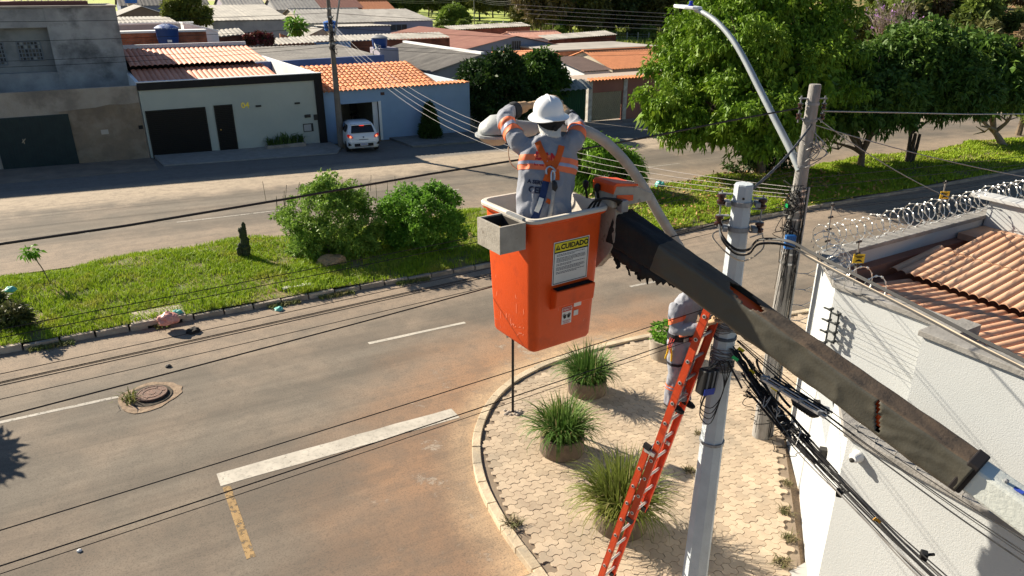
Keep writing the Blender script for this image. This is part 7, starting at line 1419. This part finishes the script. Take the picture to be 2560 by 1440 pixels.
# ================================================================ PEOPLE
def ringtube(m_, secs, wdir, n=20):                  # secs: centre, half width, half depth ; elliptical rings facing up the path
    P = []; cs = [Vector(s[0]) for s in secs]
    for i, (c, hw, hd_) in enumerate(secs):
        d = (cs[min(i+1, len(cs)-1)]-cs[max(i-1, 0)]).normalized(); x = (wdir-d*wdir.dot(d)).normalized(); y = d.cross(x)
        P += [cs[i]+x*hw*math.cos(a)+y*hd_*math.sin(a) for a in [2*math.pi*j/n for j in range(n)]]
    k = len(secs); m_.add(P, [(i*n+j, i*n+(j+1) % n, (i+1)*n+(j+1) % n, (i+1)*n+j) for i in range(k-1) for j in range(n)]+[tuple(range(n-1, -1, -1)), tuple(range((k-1)*n, k*n))])
def organic(m_, voxel, name, ma, parent, smooth_it=4, wr=0.0, wf=22, stretch=None, seed=0):
    me = m_.mesh(name); b = bmesh.new(); b.from_mesh(me); bmesh.ops.recalc_face_normals(b, faces=b.faces); b.to_mesh(me); b.free()
    o = bpy.data.objects.new(name, me); COL.objects.link(o); md = o.modifiers.new('r', 'REMESH'); md.mode = 'VOXEL'; md.voxel_size = voxel
    me2 = bpy.data.meshes.new_from_object(o.evaluated_get(bpy.context.evaluated_depsgraph_get())); bpy.data.objects.remove(o); me2.name = name
    b = bmesh.new(); b.from_mesh(me2)
    for _ in range(smooth_it): bmesh.ops.smooth_vert(b, verts=b.verts, factor=.5, use_axis_x=True, use_axis_y=True, use_axis_z=True)
    if wr:
        b.normal_update()
        for v in b.verts:
            p = v.co; q = Vector((p.dot(RT)*wf+seed, p.dot(FW)*wf, p.z*wf*.55)); n1 = mnoise.noise(q); n2 = mnoise.noise(q*2.1+Vector((5, 5, 5))); v.co += v.normal*wr*((1-2*abs(n1))*.7+.4*n2)
    b.to_mesh(me2); b.free(); me2.materials.clear(); me2.materials.append(ma); return link(name, me2, parent, True, False)
def strip_of(o, name, ma, pred, planes, off, parent):  # cloth band cut out of a garment between two planes
    b = bmesh.new(); b.from_mesh(o.data)
    for p, n_ in planes: bmesh.ops.bisect_plane(b, geom=b.verts[:]+b.edges[:]+b.faces[:], plane_co=p, plane_no=n_)
    b.normal_update(); bmesh.ops.delete(b, geom=[f for f in b.faces if not pred(f.calc_center_median())], context='FACES')
    for v in b.verts: v.co += v.normal*off
    me = bpy.data.meshes.new(name); b.to_mesh(me); b.free(); me.materials.append(ma); return link(name, me, parent, True, False)
def bvh_of(o):
    b = bmesh.new(); b.from_mesh(o.data); t = BVHTree.FromBMesh(b); b.free(); return t
def ribbon(tree_, pts, w, name, ma, parent, d, off=.008, thick=.004):   # strap laid over a garment, pts near its surface, d: direction into it
    P = smooth_path(pts, 5); A = []; Bq = []
    for i, p in enumerate(P):
        tg_ = (P[min(i+1, len(P)-1)]-P[max(i-1, 0)]).normalized(); sdv = tg_.cross(d).normalized(); row = []
        for s in (-1, 1):
            q = p+sdv*w*s; hit = tree_.ray_cast(q-d*.5, d); row.append((hit[0] if hit[0] is not None else q)-d*off)
        mid = tree_.ray_cast(p-d*.5, d); mm = (mid[0]-d*off) if mid[0] is not None else (row[0]+row[1])/2; A.append((row[0], mm, row[1]))
    m_ = MB(); V = [v for t3 in A for v in t3]; n = len(A); Fs = [(3*i+j, 3*i+j+1, 3*i+j+4, 3*i+j+3) for i in range(n-1) for j in range(2)]; m_.add(V+[v+d*thick for v in V], Fs+[tuple(3*n+x for x in reversed(f)) for f in Fs]+[(3*i, 3*i+3, 3*n+3*i+3, 3*n+3*i) for i in range(n-1)]+[(3*i+5, 3*i+2, 3*n+3*i+2, 3*n+3*i+5) for i in range(n-1)]); return m_.build(name, ma, parent, True, fix=False)
shirt = mat('grey_workwear', (.29, .30, .335), (.25, .26, .295), 5, .9, .35, 120); hiv = mat('hivis_orange', (.86, .19, .075), rough=.6); refl = mat('reflective_tape', (.33, .35, .45), rough=.4, metal=.2); glove = mat('leather_glove', (0.486, 0.324, 0.182), (0.378, 0.243, 0.135), 12, .8, .3, 60); helm = mat('white_helmet', (.82, .82, .82), rough=.28, spec=.5); hood = mat('pale_hood', (.58, .58, .56), (.52, .52, .50), 6, .9, .3, 90); harn = mat('harness_orange', (.60, .10, .012), rough=.75); navy = mat('navy_webbing', (.012, .028, .095), (.02, .04, .12), 30, .85); redp = mat('red_print', (.45, .02, .03), rough=.8); navyp = mat('navy_print', (.025, .03, .06), rough=.8); boot = mat('black_boot', (.016, .015, .014), rough=.6); skin = mat('skin', (.30, .17, .11), rough=.6)
def hand(m_, wrist, d, up, s=1.0, curl=.5, flip=1):  # gloved hand: palm, four fingers, thumb
    d = Vector(d).normalized(); up = Vector(up); sd = d.cross(up).normalized(); up = sd.cross(d).normalized(); ringtube(m_, [(wrist-d*.05*s, .036*s, .030*s), (wrist+d*.02*s, .040*s, .026*s), (wrist+d*.07*s, .047*s, .022*s), (wrist+d*.095*s, .044*s, .018*s)], sd, 12)
    for k, L in enumerate((.072, .082, .076, .060)):
        p = wrist+d*.085*s+sd*(-.033+.022*k)*s; q = [p]; dd = d.copy()
        for j in range(3): dd = (dd-up*curl*(.55+.15*j)).normalized(); q.append(q[-1]+dd*L*s*(.42-.06*j))
        m_.tube(q, [.0115*s, .0115*s, .0105*s, .009*s], 8)
    p = wrist+d*.02*s-sd*.035*s*flip; m_.tube([p, p+(d*.035-sd*.03*flip-up*.01)*s, p+(d*.065-sd*.035*flip-up*.03)*s], [.014*s, .0125*s, .010*s], 8)
# ---- worker in the bucket (seen from behind)
d1 = 6.0; W = lambda x, y, dd=d1: DP(x, y, dd)
fwd = (FW*.97-RT*.24).normalized(); sdw = fwd.cross(UP).normalized()
PS = thing('person', 'worker in grey overalls and white helmet standing in the orange bucket', 'person', BL(0, 0, ZFL)); hip = W(1362, 566); hip = Vector((hip.x, hip.y, hip.z))
base_ = Vector((hip.x, hip.y, ZFL-.04)); m_ = MB()
ringtube(m_, [(hip-UP*.06, .20, .135), (hip, .222, .142), (W(1360, 540), .235, .145), (W(1361, 500), .230, .138), (W(1366, 450), .232, .138), (W(1371, 410), .240, .140), (W(1372, 380), .235, .130), (W(1373, 360), .19, .110), (W(1374, 346), .105, .09), (W(1375, 336), .075, .075)], sdw, 24)
for s in (-1, 1): ringtube(m_, [(hip+sdw*s*.09-UP*.02, .10, .115), (hip+sdw*s*.10-UP*.25, .092, .10), (base_+sdw*s*.105+UP*.45, .078, .085), (base_+sdw*s*.11+UP*.12, .075, .08), (base_+sdw*s*.11+UP*.05, .072, .085)], sdw, 14)
LA = [W(1318, 372), W(1296, 352, 6.0), W(1275, 322, 6.06), W(1262, 298, 6.14), W(1272, 282, 6.22), W(1294, 272, 6.28)]; RA = [W(1418, 368), W(1437, 352, 6.0), W(1443, 334, 6.06), W(1441, 316, 6.16), W(1430, 302, 6.24), W(1416, 288, 6.28)]
for A in (LA, RA): m_.tube(smooth_path(A, 4), [.084, .081, .078, .076, .074, .072, .070, .068, .067, .066, .065, .065, .064, .063, .062, .061, .059, .058, .056, .054, .053], 14)
body = organic(m_, .0115, 'overalls', shirt, PS, 4, .023, 11)
m_ = MB()
for A, dr, fl_ in ((LA, (W(1332, 258, 6.34)-W(1290, 270, 6.27)), 1), (RA, (W(1388, 246, 6.36)-W(1416, 286, 6.28)), -1)):
    e = A[-1]; dr = dr.normalized(); m_.tube([e-dr*.05, e+dr*.02, e+dr*.09], [.062, .056, .045], 12); hand(m_, e+dr*.12, dr, UP+FW*.2, 1.12, .55, fl_)
organic(m_, .0065, 'glove', glove, PS, 2, .003, 30)
for A, nm in ((LA, 'l'), (RA, 'r')):
    e = A[-1]; dr = (A[-1]-A[-2]).normalized(); m_ = MB(); m_.tube([e-dr*.075, e-dr*.05, e-dr*.02, e+dr*.0], [.070, .075, .072, .062], 16); m_.build('cuff', mat('dark_cuff', (.03, .032, .035), rough=.9), PS, True)
HC = W(1371, 296, 5.98); tiltq = Matrix.Rotation(R(7), 3, RT) @ Matrix.Rotation(R(-3), 3, FW)
m_ = MB(); ringtube(m_, [(W(1377, 348, 5.97), .085, .085), (W(1377, 336, 5.97), .080, .085), (W(1375, 322, 5.97), .086, .098), (W(1373, 306, 5.98), .092, .108), (W(1371, 286, 5.98), .095, .112), (W(1370, 266, 5.98), .07, .085)], sdw, 20); m_.tube([HC+fwd*.09-UP*.01, HC+fwd*.125-UP*.03], [.02, .012], 8)
organic(m_, .010, 'hood', hood, PS, 3, .007, 26)
face_m = MB(); ringtube(face_m, [(HC+fwd*.062-UP*.06, .05, .03), (HC+fwd*.075-UP*.02, .062, .042), (HC+fwd*.07+UP*.03, .06, .04)], sdw, 14); face_m.tube([HC+fwd*.112-UP*.0, HC+fwd*.135-UP*.025], [.010, .016], 8)
for s in (-1, 1): face_m.lathe(HC+fwd*.108+sdw*s*.032+UP*.012, [(.001, -.012), (.012, 0), (.001, .012)], 8, cap=False)
face_m.build('face', skin, PS, True)
def helmet(c, q, par, sc_=1.0):
    prof = [(.168, -.012), (.170, -.006), (.158, .000), (.132, .012), (.126, .02), (.124, .05), (.115, .085), (.094, .118), (.062, .140), (.03, .149), (.001, .151)]; m_ = MB(); n = 36; P = []
    for r_, z in prof:
        for j in range(n):
            a = 2*math.pi*j/n; k = 1.10 if abs(math.sin(a)) < 2 else 1; P.append(c+q @ (sdw*(r_*math.cos(a)*sc_)+fwd*(r_*1.12*math.sin(a)*sc_)+UP*(z*sc_-.02*(abs(math.cos(a))*(r_ > .13)))))
    kk = len(prof); m_.add(P, [(i*n+j, i*n+(j+1) % n, (i+1)*n+(j+1) % n, (i+1)*n+j) for i in range(kk-1) for j in range(n)]); o = m_.build('helmet', helm, par, True, auto=R(60)); o.modifiers.new('thick', 'SOLIDIFY').thickness = .004
    m_ = MB(); m_.tube([c+q @ (fwd*(.125*math.cos(a))+UP*(.04+.115*math.sin(a))) for a in [i*math.pi/14 for i in range(1, 14)]], [.004]*2+[.009]*9+[.004]*2, 8); m_.build('ridge', helm, o, True)
    for s in (-1, 1): m_ = MB(); m_.tube([c+q @ (sdw*s*.05+fwd*(.11*math.cos(a))+UP*(.035+.105*math.sin(a))) for a in [i*math.pi/12 for i in range(3, 10)]], .005, 6); m_.build('ridge', helm, o, True)
    return o
helmet(HC+UP*.035, tiltq, PS)
m_ = MB(); V = []; nn_ = 15
for i in range(nn_):
    a = math.pi*1.5+(i-(nn_-1)/2)*R(11); c_ = max(0, math.cos((i-(nn_-1)/2)*R(11)*1.15))
    for z, q in ((.03, .0), (-.006-.052*c_**1.5, .004)): V.append(HC+tiltq @ (sdw*(.124+q)*math.cos(a)+fwd*(.150+q)*math.sin(a)+UP*z))
m_.add(V, [(2*i, 2*i+2, 2*i+3, 2*i+1) for i in range(nn_-1)]); m_.build('suspension', mat('black_suspension', (.012, .012, .013), rough=.7), PS, True, fix=False); m_ = MB(); m_.lathe(HC-fwd*.154-UP*.058+sdw*.015, [(.020, -.012), (.022, 0), (.012, .012)], 9, fwd.to_track_quat('Z', 'Y').to_matrix()); m_.build('ratchet', MATS['black_suspension'], PS)
# hi-vis bands
tv = (W(1372, 380)-W(1361, 540)).normalized()
def band1(name, ma, y0, y1, off): return strip_of(body, name, ma, lambda p: (p-W(1366, y0)).dot(tv) < 0 < (p-W(1366, y1)).dot(tv) and abs((p-W(1366, y0)).dot(sdw)) < .26, [(W(1366, y0), tv), (W(1366, y1), tv)], off, PS)
band1('chest_band', hiv, 396, 433, .004); band1('chest_tape', refl, 411, 419, .0065)
for A in (LA, RA):
    a, b = A[1].lerp(A[2], .45), A[2].lerp(A[3], .55); dv = (b-a).normalized(); strip_of(body, 'sleeve_band', hiv, lambda p: 0 < (p-a).dot(dv) < (b-a).length and (p-(a+b)/2).length < .15, [(a, dv), (b, dv)], .004, PS)
    a2, b2 = a.lerp(b, .36), a.lerp(b, .62); strip_of(body, 'sleeve_tape', refl, lambda p: 0 < (p-a2).dot(dv) < (b2-a2).length and (p-(a2+b2)/2).length < .14, [(a2, dv), (b2, dv)], .0065, PS)
bt = bvh_of(body); into = (FW*math.cos(R(8))-UP*math.sin(R(8))).normalized()
def lay_text(s, size, x, y, ma, bold=.002):
    me = textmesh(s, size, 'LEFT', bold=bold); o_ = W(x, y); ux = (RT-FW*.02).normalized(); uy = (UP+RT*.10).normalized()
    b = bmesh.new(); b.from_mesh(me); bmesh.ops.triangulate(b, faces=b.faces); bmesh.ops.subdivide_edges(b, edges=[e for e in b.edges if e.calc_length() > .03], cuts=1)
    for v in b.verts:
        q = o_+ux*v.co.x+uy*v.co.y-UP*(v.co.x*.12); h = bt.ray_cast(q-into*.5, into); v.co = (h[0] if h[0] is not None else q)-into*.006
    b.to_mesh(me); b.free(); me.materials.clear(); me.materials.append(ma); return link('lettering', me, PS)
lay_text('DAN', .085, 1337, 386, redp, .005); lay_text('ENE', .045, 1334, 404, redp, .002); lay_text('A SERV', .042, 1318, 448, navyp, .002); lay_text('CEB', .068, 1320, 468, navyp, .003)
# harness
ribbon(bt, [W(1342, 352), W(1352, 375), W(1366, 402), W(1378, 420)], .026, 'harness_strap', harn, PS, into); ribbon(bt, [W(1402, 362), W(1397, 380), W(1388, 402), W(1378, 420)], .026, 'harness_strap', harn, PS, into)
ribbon(bt, [W(1366, 400), W(1376, 412), W(1384, 402)], .030, 'harness_patch', harn, PS, into, .011); ribbon(bt, [W(1376, 412), W(1368, 436), W(1362, 452)], .030, 'harness_strap', harn, PS, into, .009)
ribbon(bt, [W(1388, 420), W(1391, 432), W(1391, 446)], .018, 'harness_strap', harn, PS, into, .009); ribbon(bt, [W(1363, 448), W(1355, 482), W(1344, 515), W(1335, 545)], .028, 'lanyard_webbing', navy, PS, into, .012); lbl = ribbon(bt, [W(1352, 488), W(1346, 506), W(1339, 522)], .020, 'lanyard_label', wl_, PS, into, .022)
ribbon(bt, [W(1340, 530), W(1330, 545), W(1322, 556)], .030, 'lanyard_webbing', navy, PS, into, .016); ribbon(bt, [W(1364, 494), W(1372, 498), W(1380, 500)], .018, 'harness_buckle', harn, PS, into, .012)
def on_back(x, y, off=.03): q = W(x, y); h = bt.ray_cast(q-into*.5, into); return (h[0] if h[0] is not None else q)-into*off
m_ = MB(); m_.tube(smooth_path([on_back(x, y, .025) for x, y in ((1364, 430), (1364, 418), (1371, 412), (1380, 416), (1386, 424))], 5), .008, 8); m_.tube(smooth_path([on_back(x, y, .04) for x, y in ((1378, 420), (1383, 428), (1382, 446), (1376, 448), (1375, 430), (1378, 420))], 5), .007, 8); m_.build('d_ring', mat('steel_ring', (.5, .5, .5), rough=.3, metal=.9), PS, True)
m_ = MB(); m_.tube([on_back(x, y, .05) for x, y in ((1380, 445), (1383, 452), (1384, 462), (1382, 472))], [.012, .022, .024, .014], 10); m_.build('swivel_hook', mat('dark_steel', (.03, .03, .032), rough=.4, metal=.5), PS, True)
m_ = MB(); m_.tube([on_back(x, y, .05) for x, y in ((1381, 470), (1377, 500), (1372, 528), (1366, 545))], [.016, .014, .018, .022], 10); m_.build('lanyard_cover', mat('lanyard_grey', (.40, .38, .35), (.30, .28, .26), 20, .8), PS, True)
m_ = MB(); a = W(1402, 258, 6.36); b = W(1410, 252, 6.36); m_.bar(W(1372, 256, 6.36), W(1406, 254, 6.36), .012, .022); tag(m_.build('hand_tool', mat('tool_steel', (.45, .45, .44), rough=.35, metal=.7)), 'steel hand tool held above the white helmet', 'tool')
# ---- worker on the ladder
P2 = thing('person', 'worker in grey overalls with tool belt standing on the red ladder', 'person', (5.42, 5.62, 3.1)); O2 = Vector((5.54, 5.51, 0)); f2 = Vector((.12, -.99, 0)).normalized(); s2 = f2.cross(UP).normalized()   # s2: his right
def Q2(a, b, z): return O2+f2*a+s2*b+UP*z
zf = 3.14; m_ = MB()
ringtube(m_, [(Q2(.0, 0, zf+.84), .175, .125), (Q2(.0, 0, zf+.93), .185, .125), (Q2(-.01, 0, zf+1.05), .178, .118), (Q2(-.01, 0, zf+1.2), .190, .125), (Q2(.02, 0, zf+1.33), .200, .125), (Q2(.04, 0, zf+1.42), .17, .10), (Q2(.05, 0, zf+1.47), .085, .08), (Q2(.06, 0, zf+1.53), .065, .065)], s2, 22)
for sg, zz, fy in ((1, 0.0, .02), (-1, .0, .10)):
    ringtube(m_, [(Q2(0, sg*.085, zf+.88), .10, .115), (Q2(.01, sg*.09, zf+.66), .092, .10), (Q2(.03, sg*.095, zf+.46), .078, .085), (Q2(.0, sg*.095, zf+.25), .076, .085), (Q2(fy*.4, sg*.095, zf+.08), .080, .090), (Q2(fy*.5, sg*.095, zf+.05), .076, .088)], s2, 14)
RA2 = [Q2(.02, .17, zf+1.38), Q2(.06, .235, zf+1.25), Q2(.13, .24, zf+1.13), Q2(.24, .19, zf+1.16), Q2(.33, .13, zf+1.22)]; LA2 = [Q2(.02, -.17, zf+1.38), Q2(.08, -.23, zf+1.25), Q2(.17, -.22, zf+1.15), Q2(.27, -.16, zf+1.2), Q2(.35, -.10, zf+1.26)]
for A in (RA2, LA2): m_.tube(smooth_path(A, 4), [.080]*4+[.076]*5+[.066]*5+[.058]*3, 12)
bod2 = organic(m_, .012, 'overalls', shirt, P2, 4, .014, 12, seed=4); m_ = MB()
for A, fl_ in ((RA2, 1), (LA2, -1)): e = A[-1]; dr = (A[-1]-A[-2]).normalized(); m_.tube([e-dr*.04, e+dr*.06], [.060, .048], 12); hand(m_, e+dr*.08, dr, UP, 1.1, .6, fl_)
organic(m_, .007, 'glove', glove, P2, 2)
hc2 = Q2(.09, 0, zf+1.66); m_ = MB(); ringtube(m_, [(Q2(.05, 0, zf+1.46), .075, .08), (Q2(.06, 0, zf+1.54), .07, .08), (Q2(.08, 0, zf+1.62), .082, .10), (hc2+UP*.04, .085, .105), (hc2+UP*.1, .06, .08)], s2, 18); m_.tube([hc2+f2*.10-UP*.02, hc2+f2*.125-UP*.045], [.014, .016], 8); organic(m_, .010, 'hood', hood, P2, 3)
sv = (sdw, fwd); sdw, fwd = s2, f2; helmet(hc2+UP*.045, Matrix.Rotation(R(-8), 3, s2), P2); sdw, fwd = sv
m_ = MB()
for sg in (1, -1): ringtube(m_, [(Q2(-.08, sg*.095, zf+.02), .042, .03), (Q2(-.04, sg*.095, zf+.035), .048, .055), (Q2(.06, sg*.095, zf+.035), .048, .05), (Q2(.15, sg*.10, zf+.02), .048, .038), (Q2(.205, sg*.10, zf+.012), .03, .022)], s2, 12)
organic(m_, .009, 'boot', boot, P2, 2)
up2v = UP
def band2(name, ma, z0, z1, off, pred=None): return strip_of(bod2, name, ma, lambda p: zf+z0 < p.z < zf+z1 and (pred(p) if pred else True), [((0, 0, zf+z0), UP), ((0, 0, zf+z1), UP)], off, P2)
band2('shin_band', hiv, .27, .33, .004); band2('shin_tape', refl, .29, .31, .006)
band2('tool_belt', mat('belt_black', (.015, .015, .017), rough=.7), .92, 1.0, .012, lambda p: abs((p-O2).dot(s2)) < .2)
band2('thigh_strap', mat('strap_dark', (.02, .02, .025), rough=.8), .60, .635, .006)
a, b = RA2[1], RA2[2]; dv = (b-a).normalized(); strip_of(bod2, 'sleeve_band', hiv, lambda p: 0 < (p-a).dot(dv) < .06 and (p-a).length < .13, [(a, dv), (a+dv*.06, dv)], .004, P2)
bt2 = bvh_of(bod2); 
def sidept(b_, z, off=.02, a=-.02):
    q = Q2(.4, b_, zf+z); h = bt2.ray_cast(q+f2*.0-f2*0, -f2); return (h[0] if h[0] is not None else Q2(.14, b_, zf+z))+f2*off
m_ = MB(); q_ = Matrix.Rotation(math.atan2(s2.y, s2.x), 3, 'Z')
m_.box(sidept(.10, .96, .03), (.06, .02, .06), q_); m_.build('buckle', mat('buckle_steel', (.5, .5, .5), rough=.35, metal=.8), P2); m_ = MB(); m_.box(sidept(.02, .95, .03), (.07, .025, .06), q_); m_.build('red_buckle', mat('red_buckle', (.55, .04, .02), rough=.5), P2); m_ = MB(); m_.box(sidept(.08, .62, .025), (.05, .02, .07), q_); m_.build('red_buckle', mat('red_buckle', (.55, .04, .02), rough=.5), P2)
rp = Q2(.0, .215, zf+.95); m_ = MB(); m_.tube(smooth_path([Q2(.09, .16, zf+1.0), Q2(.22, .14, zf+1.08), Q2(.36, .08, zf+1.2)], 5), .016, 8); m_.build('work_rope', mat('orange_rope', (.62, .17, .08), (.50, .12, .05), 60, .8), P2, True)
m_ = MB()
for k in (-1, 1): m_.tube(smooth_path([rp+f2*(.02*k)-UP*.10, rp+f2*(.03*k+.01)-UP*.17, rp+f2*(.045*k)-UP*.27], 4), .011, 8)
tag(m_.build('pliers', mat('yellow_grip', (.75, .45, .02), rough=.45), None, True), 'yellow handled pliers hanging from the belt of the worker on the ladder', 'pliers'); m_ = MB(); m_.tube([rp+UP*.0, rp-UP*.06], [.008, .014], 8); m_.tube([rp-UP*.05, rp-UP*.11], [.02, .012], 8); m_.build('jaws', mat('tool_steel2', (.4, .4, .4), rough=.35, metal=.8), bpy.data.objects['pliers'])
m_ = MB(); 
for k in range(3): m_.tube(smooth_path([rp+f2*.03*k+UP*.02, rp+s2*.03-UP*.1+f2*.02*k, rp-UP*(.08+.05*k)+f2*.03], 4), .005, 5)
m_.build('tool_cord', mat('red_cord', (.5, .06, .05), rough=.7), P2)
